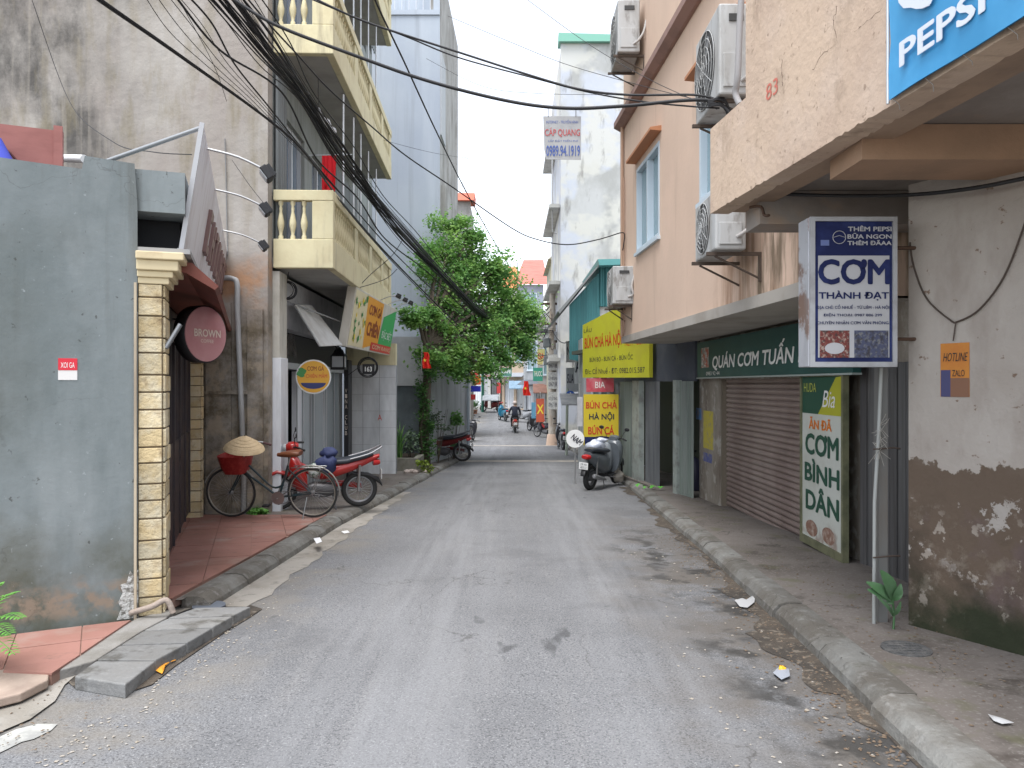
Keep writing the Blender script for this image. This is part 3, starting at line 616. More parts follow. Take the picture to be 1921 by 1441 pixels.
for cx_, cy_, Y_, rr, lab in ((538, 545, 11.9, .14, 'coil of black cable hung under the balcony by the bare side wall'), (690, 690, 15.8, .2, 'coil of black cable hung below the food signboard')):
    t = MB(); c = P(cx_, cy_, Y_)
    for k in range(6): t.ring(c + Vector((random.uniform(-.02, .02), random.uniform(-.03, .03), random.uniform(-.02, .02))), rr*random.uniform(.85, 1.1), .008, (.1*random.uniform(-1, 1), 1, .2*random.uniform(-1, 1)), 20, 5)
    t.tube([c + Vector((-rr, 0, 0)), c + Vector((-.5, .1, -.2))], .008, 5); t.tube([c + Vector((0, 0, rr)), c + Vector((.05, .1, rr+.4))], .006, 5)
    tag(t.build('cable_coil', black), lab, 'cable coil')
np_ = thing('number_plate', 'small dark house number plate hung below the food signboard', 'number plate', P(690, 700, 15.3))
nf = Fr((P(680, 690, 15.2).x, 15.2), (P(700, 690, 15.2).x, 15.2), (0, -1))
MB().fbox(nf, 0, .24, 1.85, 2.05, -.01, 0).build('plate', black, np_); text('163', nf, .05, .19, 1.9, 2.0, .003, whitep, np_, bold=.02)
# laundry and air conditioner on the lower balcony
rc = thing('hanging_cloth', 'bright red cloth hung out over the lower balcony', 'cloth', P(618, 372, 12.6))
pA = P(604, 292, 12.6); m = MB(); nx = 12; nz = 6; rows = []
for j in range(nz+1):
    rows.append([pA + Vector((.24*i/nx + .006*j*math.sin(i), .03*math.sin(i*1.9)*(.4+j/nz), -.7*j/nz)) for i in range(nx+1)])
for th in (0, .004): m.add([p + Vector((0, th, 0)) for r_ in rows for p in r_], [(j*(nx+1)+i, j*(nx+1)+i+1, (j+1)*(nx+1)+i+1, (j+1)*(nx+1)+i) for j in range(nz) for i in range(nx)], True)
m.build('cloth', M('red_cloth', (.62, .012, .02), .8), rc); MB().tube([pA + Vector((-.3, 0, .0)), pA + Vector((.5, 0, .02))], .008, 6).build('rail', steel, rc)
pl = thing('rolled_tarpaulin', 'white rolled tarpaulin tied up under the upper balcony', 'tarpaulin', P(615, 240, 12.4))
m = MB(); m.tube(smooth_path([P(590, 205, 12.2), P(604, 222, 12.6), P(618, 238, 13.1), P(624, 248, 13.6)], 4), [.05+.03*math.sin(i*1.3) for i in range(13)], 10); m.build('roll', M('white_sheet', (.66, .66, .68), .7, bump=(14, .6)), pl)
MB().tube([P(596, 100, 12.3), P(598, 215, 12.4)], .005, 4).build('rope', black, pl)
# white tiled wall with the scribbled number
tw = thing('tiled_wall', 'white tiled end wall with a small red scribble by the black column', 'wall', (-3.3, 18.2, gz(18.2)))
TW = Fr((-3.95, 18.1), (-2.78, 18.1), (0, -1)); MB().fbox(TW, 0, 1.17, gz(18)-.1, 2.1, -.2, -.012).build('core', M('tile_grout', (.3, .31, .32), .9), tw)
wt = M('white_wall_tile', (.72, .74, .76), .35, layers=[dict(c=(.42, .43, .44), s=(2, 2, .6), a=.6)], rnd=.04)
z = gz(18)
while z < 2.08:
    z1 = min(z+.4, 2.1)
    for a, b in ((0, .38), (.385, .775), (.78, 1.17)): MB().fbox(TW, a+.003, b-.003, z+.003, z1-.003, -.012, 0).build('tile', wt, tw)
    z = z1
text('A', TW, .74, .84, .78, .92, .004, redm, tw)
MB().fbox(TW, 0, 1.17, 2.1, 2.62, -.2, .02).build('head', cw, tw)
# ================================================================== LEFT: blue-grey tower and yard
bluep = M('blue_grey_render', (.41, .455, .51), .85, layers=[dict(c=(.34, .385, .46), s=(.5, .5, .25), a=.8, lo=.4, hi=.65, d=5), dict(c=(.46, .505, .56), s=(1.6, 1.6, .15), a=.6, lo=.5, hi=.7), dict(c=(.25, .27, .3), s=(4, 4, .15), a=.4, lo=.56, hi=.72)], bump=(5, .2))
rawc = M('raw_concrete', (.36, .355, .34), .92, layers=[dict(c=(.2, .19, .17), s=(1, 1, .5), a=.85, lo=.4, hi=.66, d=7), dict(c=(.45, .44, .43), s=1.6, a=.6, lo=.52, hi=.7, d=6), dict(c=(.1, .095, .085), s=(3, 3, .5), a=.7, lo=.56, hi=.7, d=6)], bump=(6, .4))
twr = thing('blue_grey_tower_house', 'tall blue-grey rendered house rising behind the tree', 'house', (-4, 23.5, gz(23.5)))
TF = Fr((-2.24, 23.5), (-8, 23.5), (0, -1)); TS = Fr((-2.24, 23.52), (-2.1, 31), (1, 0))
MB().fbox(TF, 0, 5.5, gz(23)-.2, 13.1, -.25, 0).build('front_wall', bluep, twr)
m = MB(); m.fbox(TS, 0, 6.2, 2.5, 14.9, -.3, 0); m.build('side_wall', rawc, twr)
m = MB(); m.fbox(TS, .3, 6.6, 6.9, 7.9, 0, .14); m.build('side_balcony', rawc, twr)
m = MB(); m.fbox(TS, .0, 1.2, 9.4, 12.0, 0.0, .05); m.build('side_panel', M('side_panel_grey', (.42, .44, .46), .8), twr)
m = MB(); m.fbox(TF, 0, 5.5, 13.1, 13.25, -1.5, .05); m.fbox(TF, 0, 5.5, 13.25, 16.5, -1.6, -1.4); m.fbox(TF, 0, .2, 13.25, 15.5, -1.4, 0); m.build('top_storey', bluep, twr)
for i in range(16): MB().tube([TF.pt(.3+i*.22, 13.25, -.03), TF.pt(.3+i*.22, 14.2, -.03)], .015, 6).build('railing_bar', M('rail_paint', (.55, .57, .6), .4), twr)
MB().fbox(TF, .2, 4.5, 14.2, 14.25, -.06, 0).build('railing_top', MATS['rail_paint'], twr)
m = MB()  # entrance
YF = Fr((-3.95, 21.6), (-2.35, 21.6), (0, -1))
yard = thing('yard_wall', 'grey yard front with red painted phone digits behind the plants', 'wall', (-3.1, 21.6, gz(21.6)))
MB().fbox(YF, 0, 1.5, 1.6, 3.0, -.2, 0).build('lintel', M('yard_panel', (.43, .44, .45), .8, layers=[dict(c=(.3, .3, .31), s=2, a=.5)]), yard)
MB().fbox(YF, 0, 1.5, gz(21.6)-.1, 1.6, -.2, -.1).build('panel', M('yard_dark', (.13, .155, .165), .7, layers=[dict(c=(.07, .08, .085), s=1.5, a=.7)]), yard)
redpaint = M('red_paint', (.5, .06, .03), .8)
text('CHO THUÊ', YF, .05, .62, 1.05, 1.25, -.09, redpaint, yard); text('0999', YF, .0, .62, .55, .93, -.09, redpaint, yard, bold=.03)
YS = Fr((-2.3, 21.9), (-1.62, 27.0), (1, 0)); ysw = MB(); ysw.fbox(YS, 0, 5.15, gz(25)-.3, 2.4, -.2, 0); ysw.fbox(YS, -.05, 5.2, 2.4, 2.5, -.25, .06)
yw = tag(ysw.build('boundary_wall', M('yard_side', (.42, .44, .46), .85, layers=[dict(c=(.28, .29, .3), s=(2, 2, .5), a=.7)], bump=(10, .3))), 'pale grey boundary wall along the lane behind the tree', 'wall')
m = MB(); c = Vector((-1.55, 26.8, gz(26.8)+.1)); m.tube([c, c + Vector((0, 0, 3.0))], .06, 10)
tag(m.build('steel_post', M('post_paint', (.33, .38, .44), .5, .3)), 'blue-grey steel post at the end of the boundary wall', 'post')
# ================================================================== RIGHT: corner house with deep overhang
ch_ = thing('corner_house', 'stained corner house with peach overhang above a peeling wall', 'house', (3.1, 5.2, gz(5.2)))
WR = Fr((2.85, 5.44), (3.21, 4.75), (-1, -.5))
peel = M('peeling_plaster', (.38, .345, .31), .9, layers=[
    dict(c=(.31, .27, .235), s=1.3, a=.7, lo=.4, hi=.65, d=6),
    dict(c=(.115, .083, .06), s=.3, a=1, lo=.0, hi=.05, m=[((0, 0, -1), -1.09, -1.075, .11, 4.5)]),
    dict(c=(.06, .045, .032), s=2.6, a=.9, lo=.45, hi=.62, d=7, m=[((0, 0, -1), -1.0, -.6, .2, 3)]), dict(c=(.2, .165, .13), s=5.5, a=.75, lo=.52, hi=.64, d=8, r=.7, m=[((0, 0, -1), -.95, -.7, .2, 3)]), dict(c=(.12, .085, .085), s=1.8, a=.6, lo=.5, hi=.62, d=6, m=[((0, 0, -1), -1.0, -.8, .1, 3)]),
    dict(c=(.36, .33, .3), s=4.0, a=.95, lo=.555, hi=.575, d=7, r=.68, m=[((0, 0, -1), -.95, -.85, .08, 4), ((0, 0, 1), .3, .5, .2, 4)]),
    dict(c=(.3, .26, .22), s=9, a=.9, lo=.6, hi=.63, d=7, m=[((0, 0, -1), -.85, -.65, .1, 4)]),
    dict(c=(.018, .024, .01), s=1.5, a=.95, lo=.25, hi=.45, d=6, m=[((0, 0, -1), -.3, -.05, .18, 2.4)]),
    dict(c=(.16, .1, .07), s=11, a=.9, lo=.655, hi=.69, d=4, m=[((0, 0, 1), 1.05, 1.2, 0, 1)]), dict(c=(.24, .2, .17), s=(3, 3, 1.2), a=.55, lo=.52, hi=.68, d=7, m=[((0, 0, 1), 1.05, 1.2, 0, 1)])], bump=(11, .7, .02))
MB().fbox(WR, 0, 4.2, gz(5)-.3, 3.08, -.25, 0).build('wall', peel, ch_)
RB = Fr((2.85, 5.46), (6.5, 5.9), (0, 1)); MB().fbox(RB, .1, 3.5, gz(5)-.3, 3.08, -.2, -.02).build('return_wall', peel, ch_)
peach = M('peach_render', (.55, .42, .315), .9, layers=[
    dict(c=(.45, .335, .26), s=1.2, a=.7, lo=.4, hi=.62, d=6),
    dict(c=(.57, .45, .36), s=2.3, a=.6, lo=.5, hi=.68, d=5),
    dict(c=(.25, .18, .13), s=(3, 3, 1.5), a=.6, lo=.56, hi=.7, d=7),
    dict(c=(.2, .14, .1), s=17, a=.6, lo=.64, hi=.7, d=3)], bump=(16, .55, .015), cracks=(.5, .004, .8))
OV = Fr((1.69, 6.45), (1.69+.113*5.4, 1.05), (-1, 0))
zo = 3.1; m = MB()
# outer wall with a ragged lower edge
n = 160; bot = [(5.3*i/n, zo + random.uniform(-.002, .002) + (random.uniform(.004, .012) if random.random() < .07 else 0)) for i in range(n+1)]
m.prism([OV.pt(u, z) for u, z in bot] + [OV.pt(5.3, 8), OV.pt(.72, 8), OV.pt(.72, 3.82), OV.pt(0, 3.82)], -OV.N*.16)
m.build('overhang_wall', peach, ch_)
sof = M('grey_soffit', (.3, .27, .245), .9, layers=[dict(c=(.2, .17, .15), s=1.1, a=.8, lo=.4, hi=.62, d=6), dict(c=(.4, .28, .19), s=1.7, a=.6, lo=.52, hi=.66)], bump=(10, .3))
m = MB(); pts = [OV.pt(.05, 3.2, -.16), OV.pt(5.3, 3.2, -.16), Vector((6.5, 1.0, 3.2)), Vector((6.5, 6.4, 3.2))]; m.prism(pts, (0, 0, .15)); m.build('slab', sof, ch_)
m = MB(); m.fbox(OV, .05, 5.3, zo+.008, 3.2, -.36, -.16); m.build('edge_beam', M('beam_plaster', (.34, .24, .17), .9, layers=[dict(c=(.22, .16, .12), s=2, a=.7)], bump=(12, .4)), ch_)
m = MB(); m.box((2.08, 4.5, 2.985), (6.4, 4.95, 3.195)); m.build('cross_beam', M('orange_beam', (.36, .23, .15), .9, layers=[dict(c=(.27, .18, .12), s=2, a=.7)], bump=(12, .3)), ch_)
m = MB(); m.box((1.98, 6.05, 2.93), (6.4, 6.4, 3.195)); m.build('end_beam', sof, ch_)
m = MB(); m.tube(smooth_path([OV.pt(.35, 3.08, -.2), OV.pt(.5, 3.05, -.22), OV.pt(.52, 2.98, -.24), OV.pt(.6, 2.96, -.24)], 4), .012, 6); m.build('hook', M('rust_iron', (.08, .045, .03), .8), ch_)
text('83', OV, OV.px(1438, 165)[0], OV.px(1460, 165)[0], OV.px(1449, 182)[1], OV.px(1449, 152)[1], .004, M('faded_red', (.55, .16, .12), .8), ch_)
ck = M('crack_dark', (.1, .07, .05), .95)
for px in ([(1570, 10), (1563, 40), (1572, 80), (1540, 105), (1520, 140)], [(1655, 15), (1620, 48), (1600, 62)], [(1466, 100), (1468, 150), (1466, 170)]):
    m = MB(); q = [OV.px(x, y) for x, y in px]; q = [(a[0]+(b[0]-a[0])*t/6+random.gauss(0, .006), a[1]+(b[1]-a[1])*t/6+random.gauss(0, .006)) for a, b in zip(q, q[1:]) for t in range(6)]; m.tube([OV.pt(u, z, -.001) for u, z in q], [random.uniform(.001, .0035) for _ in q], 4); m.build('crack', ck, ch_)
# blue banner
bn = thing('blue_banner', 'blue vinyl banner with pale lettering on the peach overhang', 'banner', OV.pt(3.2, 3.2, .03))
BU0 = OV.px(1678, 186)[0]; BU1 = 5.25; nx, nz = 30, 10; m = MB(); pts = []
for th in (.012, .02):
    for j in range(nz+1):
        for i in range(nx+1):
            u = BU0+(BU1-BU0)*i/nx; z0 = zo+.015; pts.append(OV.pt(u, z0+(1.5)*j/nz, th+.014*math.sin(u*6+j*.8)*math.sin(j*1.3+u*2)+.014))
ff = []
for o in (0, (nx+1)*(nz+1)): ff += [(o+j*(nx+1)+i, o+j*(nx+1)+i+1, o+(j+1)*(nx+1)+i+1, o+(j+1)*(nx+1)+i) for j in range(nz) for i in range(nx)]
m.add(pts, ff, True); bno = m.build('vinyl_sheet', M('banner_blue', (.05, .27, .52), .45, layers=[dict(c=(.08, .34, .62), s=2, a=.7)]), bn)
wire_t = M('tie_cord', (.3, .28, .26), .8); white_b = M('banner_white', (.62, .66, .72), .6)
bt = .052
u_a = OV.px(1705, 105)[0]; u_b = OV.px(1925, 30)[0]
text('PEPSI ƯỚP', OV, u_a, u_a+1.25, zo+.13, zo+.29, bt, white_b, bn, bold=.03); text('QUÁN CƠM', OV, u_a-.02, u_a+2.1, zo+.33, zo+.75, bt, white_b, bn, bold=.035)
for i in range(9):
    u = BU0+.02+i*.26; MB().tube([OV.pt(u, zo+.02, .03), OV.pt(u+.02, zo-.02, .0), OV.pt(u+.01, zo-.03-.02*random.random(), -.01)], .002, 4).build('tie', wire_t, bn)
MB().tube([OV.pt(BU0-.01, zo, .03), OV.pt(BU0-.01, zo+1.5, .03)], .008, 6).build('edge_rod', steel, bn)
# blue light box
LB = Fr((2.085, 5.3), (2.70, 5.3), (0, -1)); lb = thing('light_box_sign', 'blue and white rusty light box sign COM THANH DAT hung by the peeling wall', 'sign', (2.4, 5.4, 1.76))
z0, z1 = 1.77, 2.82; lw = .615
rustf = M('rusty_case', (.46, .47, .5), .5, .3, layers=[dict(c=(.18, .09, .05), s=4, a=.85, lo=.55, hi=.62, d=6), dict(c=(.3, .31, .33), s=(3, 3, 1), a=.6)])
MB().fbox(LB, -.005, lw, z0, z1, -.2, -.012).build('case', rustf, lb, bevel=.006)
m = MB()
for a, b, c, d in ((0, .035, z0, z1), (lw-.035, lw-.005, z0, z1), (.035, lw-.035, z0, z0+.035), (.035, lw-.035, z1-.03, z1)): m.fbox(LB, a, b, c, d, -.012, .008)
m.build('frame', M('grey_frame', (.4, .41, .43), .5, .3, layers=[dict(c=(.25, .24, .24), s=6, a=.6)]), lb)
navy = M('navy_face', (.016, .022, .08), .65, spec=.15, layers=[dict(c=(.04, .06, .2), s=3, a=.6)]); offw = M('offwhite_face', (.44, .44, .46), .5, layers=[dict(c=(.4, .4, .4), s=3, a=.6)])
MB().fquad(LB, .035, lw-.035, z0+.035, z1-.03, -.008).build('navy_panel', navy, lb)
MB().fquad(LB, .06, lw-.055, z0+.065, z0+.78, -.005).build('white_panel', offw, lb)
def lbx(x, y): return LB.px(x, y)
def lt(s_, x0, y0, x1, y1, mat, **k):
    a, t = lbx(x0, y0); b, bb = lbx(x1, y1); text(s_, LB, a, b, bb, t, -.002, mat, lb, **k)
lt('CƠM', 1535, 486, 1670, 534, navy, bold=.035); lt('THÀNH ĐẠT', 1536, 545, 1668, 564, navy, bold=.03)
lt('ĐỊA CHỈ: CỔ NHUẾ - TỪ LIÊM - HÀ NỘI', 1532, 571, 1668, 581, navy, bold=.01); lt('ĐIỆN THOẠI: 0987 886 299', 1545, 587, 1655, 595, navy, bold=.01); lt('CHUYÊN NHẬN CƠM VĂN PHÒNG', 1532, 601, 1667, 610, navy, bold=.01)
lt('THÊM PEPSI', 1591, 423, 1673, 434, offw, bold=.03); lt('BỮA NGON', 1590, 437, 1673, 448, offw, bold=.03); lt('THÊM ĐÃAA', 1590, 450, 1673, 460, offw, bold=.03)
a, t = lbx(1575, 445); m = MB(); m.tube([LB.pt(a+.045*math.cos(q), t+.045*math.sin(q), -.004) for q in [2*math.pi*i/20 for i in range(20)]], .0025, 4, closed=True); m.tube([LB.pt(a-.04, t, -.004), LB.pt(a, t+.012, -.004), LB.pt(a+.04, t, -.004)], .002, 4); m.build('emblem', offw, lb)
a, t = lbx(1548, 450); m = MB(); m.fquad(LB, a-.03, a+.03, t-.04, t+.0, -.004); m.build('glass_print', M('print_blue', (.12, .16, .35), .5), lb)
for (x0, x1, c1, c2) in ((1538, 1594, (.16, .03, .025), (.5, .45, .38)), (1603, 1667, (.06, .07, .13), (.22, .22, .2))):
    a, t = lbx(x0, 620); b, bb = lbx(x1, 671)
    o = MB().fquad(LB, a, b, bb, t, -.003).build('photo_print', M('photo_%d' % x0, c1, .5, layers=[dict(c=c2, s=48, a=.7, lo=.5, hi=.66), dict(c=(.03, .025, .025), s=30, a=.8, lo=.5, hi=.62)]), lb)
    if x0 == 1538:
        MB().fpoly(LB, [((a+b)/2+.07*math.cos(q), (t+bb)/2-.03+.04*math.sin(q)) for q in [2*math.pi*i/16 for i in range(16)]], -.002).build('plate_print', offw, o)
for zz in (z0+.2, z1-.2): MB().tube([LB.pt(lw, zz, -.1), LB.pt(lw+.18, zz, -.1)], .014, 6).build('bracket', MATS['rust_iron'], lb)
# orange poster, wall wire, steel post, weed
op = thing('poster', 'orange and brown paper poster pasted on the peeling wall', 'poster', WR.pt(WR.px(1793, 700)[0], 1.6))
(a, t), (b, bb) = WR.px(1765, 645), WR.px(1819, 745)
MB().fbox(WR, a, b, bb, t, .001, .004).build('sheet', M('orange_paper', (.5, .2, .035), .7, layers=[dict(c=(.42, .13, .03), s=5, a=.6)]), op)
MB().fquad(WR, a+(b-a)*.02, a+(b-a)*.36, bb, bb+(t-bb)*.5, .006).build('blue_print', M('poster_blue', (.06, .06, .14), .7), op)
MB().fquad(WR, a+(b-a)*.36, b, bb, bb+(t-bb)*.35, .006).build('brown_print', M('poster_brown', (.2, .1, .06), .7), op)
text('HOTLINE', WR, a+(b-a)*.1, b-(b-a)*.04, bb+(t-bb)*.66, bb+(t-bb)*.82, .007, black, op, shear=.3); text('ZALO', WR, a+(b-a)*.42, b-.03, bb+(t-bb)*.38, bb+(t-bb)*.5, .007, black, op)
wire = M('wall_wire', (.07, .05, .04), .7)
def wall_wire(px, fr, r_, label, d=.012):
    m = MB(); m.tube(smooth_path([fr.pt(*fr.px(x, y), d) for x, y in px], 5), r_, 6); return tag(m.build('wall_wire', wire), label, 'wire')
wall_wire([(1709, 455), (1716, 500), (1740, 560), (1785, 601), (1800, 603), (1840, 580), (1885, 520), (1921, 430), (1935, 380)], WR, .006, 'thin brown wire looping across the peeling wall')
wall_wire([(1795, 604), (1790, 640)], WR, .004, 'short wire end hanging from the wire loop on the peeling wall')
m = MB(); m.tube(smooth_path([P(1440, 363, 6.0), P(1560, 367, 5.8), P(1700, 366, 5.3), P(1820, 354, 4.9), P(1935, 332, 4.6)], 6), .014, 6); tag(m.build('soffit_cable', black), 'black cable running under the soffit above the light box sign', 'cable')
ps = thing('steel_channel_post', 'grey steel channel post with thin pipe beside the peeling wall', 'post', G(1672, 1165, .04))
bx_, by_ = 2.62, 5.5
MB().box((bx_+.045, by_, gz(5.5)+.03), (bx_+.11, by_+.07, 1.85)).build('post', M('post_steel', (.15, .15, .145), .7, .2, layers=[dict(c=(.14, .12, .1), s=(5, 5, 1), a=.7)]), ps)
MB().tube([(bx_-.005, by_-.03, gz(5.5)+.04), (bx_+.0, by_-.03, .8), (bx_+.03, by_-.03, 1.3), (bx_+.05, by_-.03, 1.8)], .013, 8).build('pipe', M('pale_pipe', (.3, .31, .3), .5), ps)
m = MB()
for zz in (.4, 1.18): m.tube([(bx_-.02, by_-.05, zz), (bx_+.13, by_-.04, zz+.01), (bx_+.2, by_, zz)], .006, 5)
m.build('wire_tie', wire, ps)
m = MB(); random.seed(11)
for k in range(30):
    a = Vector((bx_+.03, by_-.04, 1.25+random.uniform(-.1, .1))); m.tube([a, a + Vector((random.uniform(-.09, .06), random.uniform(-.06, .02), random.uniform(-.12, .12)))], .0015, 3)
m.build('frayed_fibres', M('fibre', (.4, .38, .34), .9), ps)
leafm = M('weed_leaf', (.055, .13, .05), .5, layers=[dict(c=(.12, .2, .12), s=7, a=.5)], spec=.5)
def leaf(m, a, b, w, up=(0, 0, 1), cup=.15, n=6):
    a, b = Vector(a), Vector(b); t = (b-a); sd = t.cross(Vector(up)).normalized(); nn_ = sd.cross(t).normalized(); r1 = []; r2 = []; mid = []
    for i in range(n+1):
        s_ = i/n; ww = w*math.sin(math.pi*min(1, (s_*.92+.05)))**.8; c = a + t*s_ + nn_*(math.sin(s_*math.pi)*t.length*.12)
        mid.append(c); r1.append(c + sd*ww + nn_*ww*cup); r2.append(c - sd*ww + nn_*ww*cup)
    k = n+1; m.add(mid+r1+r2, [(i, i+1, k+i+1, k+i) for i in range(n)]+[(i, 2*k+i, 2*k+i+1, i+1) for i in range(n)], True)
wd = thing('weed', 'broad-leaved green weed growing at the foot of the steel post', 'weed', (2.68, 5.35, gz(5.4)+.04))
base = Vector((2.68, 5.33, gz(5.3)+.04)); tops = [((1652, 1070), .055), ((1625, 1092), .04), ((1627, 1106), .035), ((1690, 1095), .03), ((1694, 1110), .02), ((1663, 1130), .025), ((1655, 1112), .03)]
for (x, y), w_ in tops:
    e = P(x, y, 5.3); s0 = base + Vector((.0, 0, .26)); m = MB(); leaf(m, s0, e, w_, (.2, -1, .5)); m.build('leaf', leafm, wd)
for (x, y) in ((1690, 1128), (1645, 1120)): m = MB(); leaf(m, base + Vector((0, 0, .15)), P(x, y, 5.25), .016, (0, -1, .5)); m.build('leaf', leafm, wd)
MB().tube(smooth_path([base, base + Vector((.01, 0, .14)), base + Vector((0, 0, .27))], 4), .008, 6).build('stem', leafm, wd)
# ================================================================== RIGHT: peach house
FP = Fr((2.84-.055*14.05, 14.05), (2.84-.055*6.4, 6.4), (-1, 0))
def fu(y): return (14.05-y)/ (FP.U.y*-1)
pk2 = thing('peach_house', 'peach rendered house with shuttered rice shop below', 'house', (3, 10, gz(10)))
peach2 = M('peach_paint', (.65, .485, .375), .85, layers=[
    dict(c=(.57, .42, .325), s=(.7, .7, .4), a=.7, lo=.4, hi=.65, d=5), dict(c=(.67, .49, .38), s=1.7, a=.5, lo=.5, hi=.7),
    dict(c=(.3, .17, .1), s=(5, 5, .45), a=.85, lo=.48, hi=.62, d=6, m=[((0, -1, 0), -9.0, -8.1, .5, 1.2), ((0, 0, -1), -3.4, -3.0, .3, 1)]),
    dict(c=(.15, .11, .07), s=(4, 4, .7), a=.9, lo=.45, hi=.6, d=6, m=[((0, -1, 0), -8.1, -7.5, .3, 1.2), ((0, 0, -1), -3.5, -3.1, .3, 1)]),
    dict(c=(.3, .2, .14), s=(4, 4, .5), a=.35, lo=.58, hi=.75, d=6)], bump=(14, .14))
W1 = (fu(12.9), fu(11.35), 3.87, 5.3); W2 = (fu(9.35), fu(7.7), 3.87, 5.3)
m = MB(); m.wall(FP, 0, FP.L, 2.52, 6.4, -.22, 0, [W1, W2]); m.wall(FP, 0, FP.L, 6.4, 10.5, -.22, -.005, [(fu(13.2), fu(12.0), 8.3, 10.2)]); m.build('upper_wall', peach2, pk2)
m = MB(); m.fbox(FP, .22, FP.L, 3.0, 10.3, -2.0, -1.4); m.build('inner_wall', darkin, pk2)
EW = Fr((FP.pt(0, 0, -.22).x, 14.06), (6.5, 14.4), (0, 1)); MB().fbox(EW, 0, 4.2, 2.52, 10.5, -.2, 0).build('end_wall', peach2, pk2)
MB().box((FP.pt(FP.L, 0, -.22).x, 6.42, 2.4), (6.4, 6.6, 6.0)).build('near_end_wall', peach2, pk2)
m = MB(); m.prism([FP.pt(-.1, z, d) for d, z in ((0, 6.36), (.05, 6.36), (.16, 6.42), (.16, 6.52), (0, 6.56))], FP.U*(FP.L+.1)); m.build('roof_moulding', M('mauve_trim', (.3, .19, .16), .8, layers=[dict(c=(.2, .13, .11), s=3, a=.6)]), pk2)
wfr = M('window_frame_paint', (.52, .6, .66), .45); wgl = M('window_glass', (.2, .3, .34), .12, layers=[dict(c=(.27, .38, .42), s=.8, a=.7)], spec=.6)
for (a, b, c, d) in (W1, W2, (fu(13.2), fu(12.0), 8.3, 10.2)):
    f = MB()
    for p, q, r_, s_ in ((a, a+.06, c, d), (b-.06, b, c, d), (a+.06, b-.06, c, c+.06), (a+.06, b-.06, d-.06, d), ((a+b)/2-.03, (a+b)/2+.03, c+.06, d-.06)): f.fbox(FP, p, q, r_, s_, -.12, .012)
    fo = f.build('window', wfr, pk2)
    for p, q, k in ((a+.06, (a+b)/2-.03, 0), ((a+b)/2+.03, b-.06, 1)):
        MB().fbox(FP, p, q, c+.06, d-.06, -.08-.02*k, -.07-.02*k).build('pane', wgl, fo)
    MB().fbox(FP, a-.04, b+.04, c-.05, c, -.1, .05).build('sill', wfr, fo)
    MB().prism([FP.pt(a-.1, d+.12, 0), FP.pt(a-.1, d+.2, 0), FP.pt(a-.1, d+.17, .17), FP.pt(a-.1, d+.13, .17)], FP.U*(b-a+.2)).build('hood', M('hood_orange', (.45, .2, .1), .8), fo)
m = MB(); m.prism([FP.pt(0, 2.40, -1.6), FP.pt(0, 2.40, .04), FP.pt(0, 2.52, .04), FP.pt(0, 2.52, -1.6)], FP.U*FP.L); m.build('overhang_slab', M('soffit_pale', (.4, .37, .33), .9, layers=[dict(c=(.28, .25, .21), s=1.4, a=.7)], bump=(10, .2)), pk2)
m = MB(); m.tube([FP.pt(.12, 2.52, .05), FP.pt(.12, 6.4, .05)], .03, 8); m.tube([FP.pt(.24, 2.6, .04), FP.pt(.24, 5.4, .04)], .012, 6)
tag(m.build('rain_pipe', M('peach_pipe', (.42, .28, .2), .7)), 'peach painted rain pipe at the corner of the peach house', 'pipe')
# ground floor of the rice shop
FA = Fr((3.628-.0254*13.3, 13.3), (3.628-.0254*6.0, 6.0), (-1, 0))
def fa(x): return FA.px(x, 800)[0]
gl = gz(10)+.1
uS0, uS1 = fa(1350), fa(1513)
mud = M('dirty_render', (.3, .27, .23), .9, layers=[dict(c=(.16, .13, .1), s=(2, 2, .8), a=.85, lo=.4, hi=.62, d=7), dict(c=(.42, .4, .36), s=4, a=.7, lo=.54, hi=.62, d=6)], bump=(14, .5))
MB().fbox(FA, 0, uS0-.02, gz(13)-.1, 2.4, -.2, 0).build('pier', mud, pk2)
MB().fbox(FA, uS0-.02, uS1+.05, 1.72, 2.4, -.2, -.02).build('shutter_head', mud, pk2)
zb = gz(10.4)+.08; sh = MB().fbox(FA, uS0, uS1+.05, zb-.3, 1.72, -.2, -.13).build('roller_shutter', M('shutter_back', (.12, .09, .08), .7), pk2)
slm = M('shutter_slat', (.32, .255, .228), .55, .15, layers=[dict(c=(.21, .155, .138), s=(1.2, 1.2, .6), a=.8, lo=.4, hi=.65, d=5), dict(c=(.3, .25, .22), s=(1, 1, 8), a=.5, lo=.5, hi=.7), dict(c=(.1, .07, .06), s=(3, 3, 1), a=.6, lo=.5, hi=.7, m=[((0, 0, -1), -.1, .4, .2, 1)])], rnd=.06)
k = 0; z = zb-.1
while z < 1.71:
    h = .078; MB().prism([FA.pt(uS0+.03, zz, d) for d, zz in ((-.13, z), (-.118, z+.004), (-.095, z+h*.35), (-.095, z+h*.65), (-.118, z+h-.008), (-.13, z+h-.002))], FA.U*(uS1-uS0-.03)).build('slat', slm, sh); z += h
for u in (uS0-.02, uS1-.01): MB().fbox(FA, u, u+.06, zb-.1, 1.72, -.13, -.03).build('guide_rail', M('rail_rust', (.2, .17, .13), .6, .3), sh)
u2 = fa(1600)
m = MB(); m.wall(FA, uS1+.06, FA.L, gz(8)-.2, 2.4, -.25, -.12); m.build('end_wall', mud, pk2)
wd2 = M('grey_wood', (.115, .115, .115), .7, layers=[dict(c=(.07, .065, .065), s=(9, 9, .5), a=.8, lo=.4, hi=.6), dict(c=(.19, .18, .17), s=(14, 14, .6), a=.5, lo=.55, hi=.7)], rnd=.1)
u = u2; do = MB().fbox(FA, u2, FA.L-.1, gz(8)-.1, 1.85, -.12, -.1).build('plank_door', wd2, pk2)
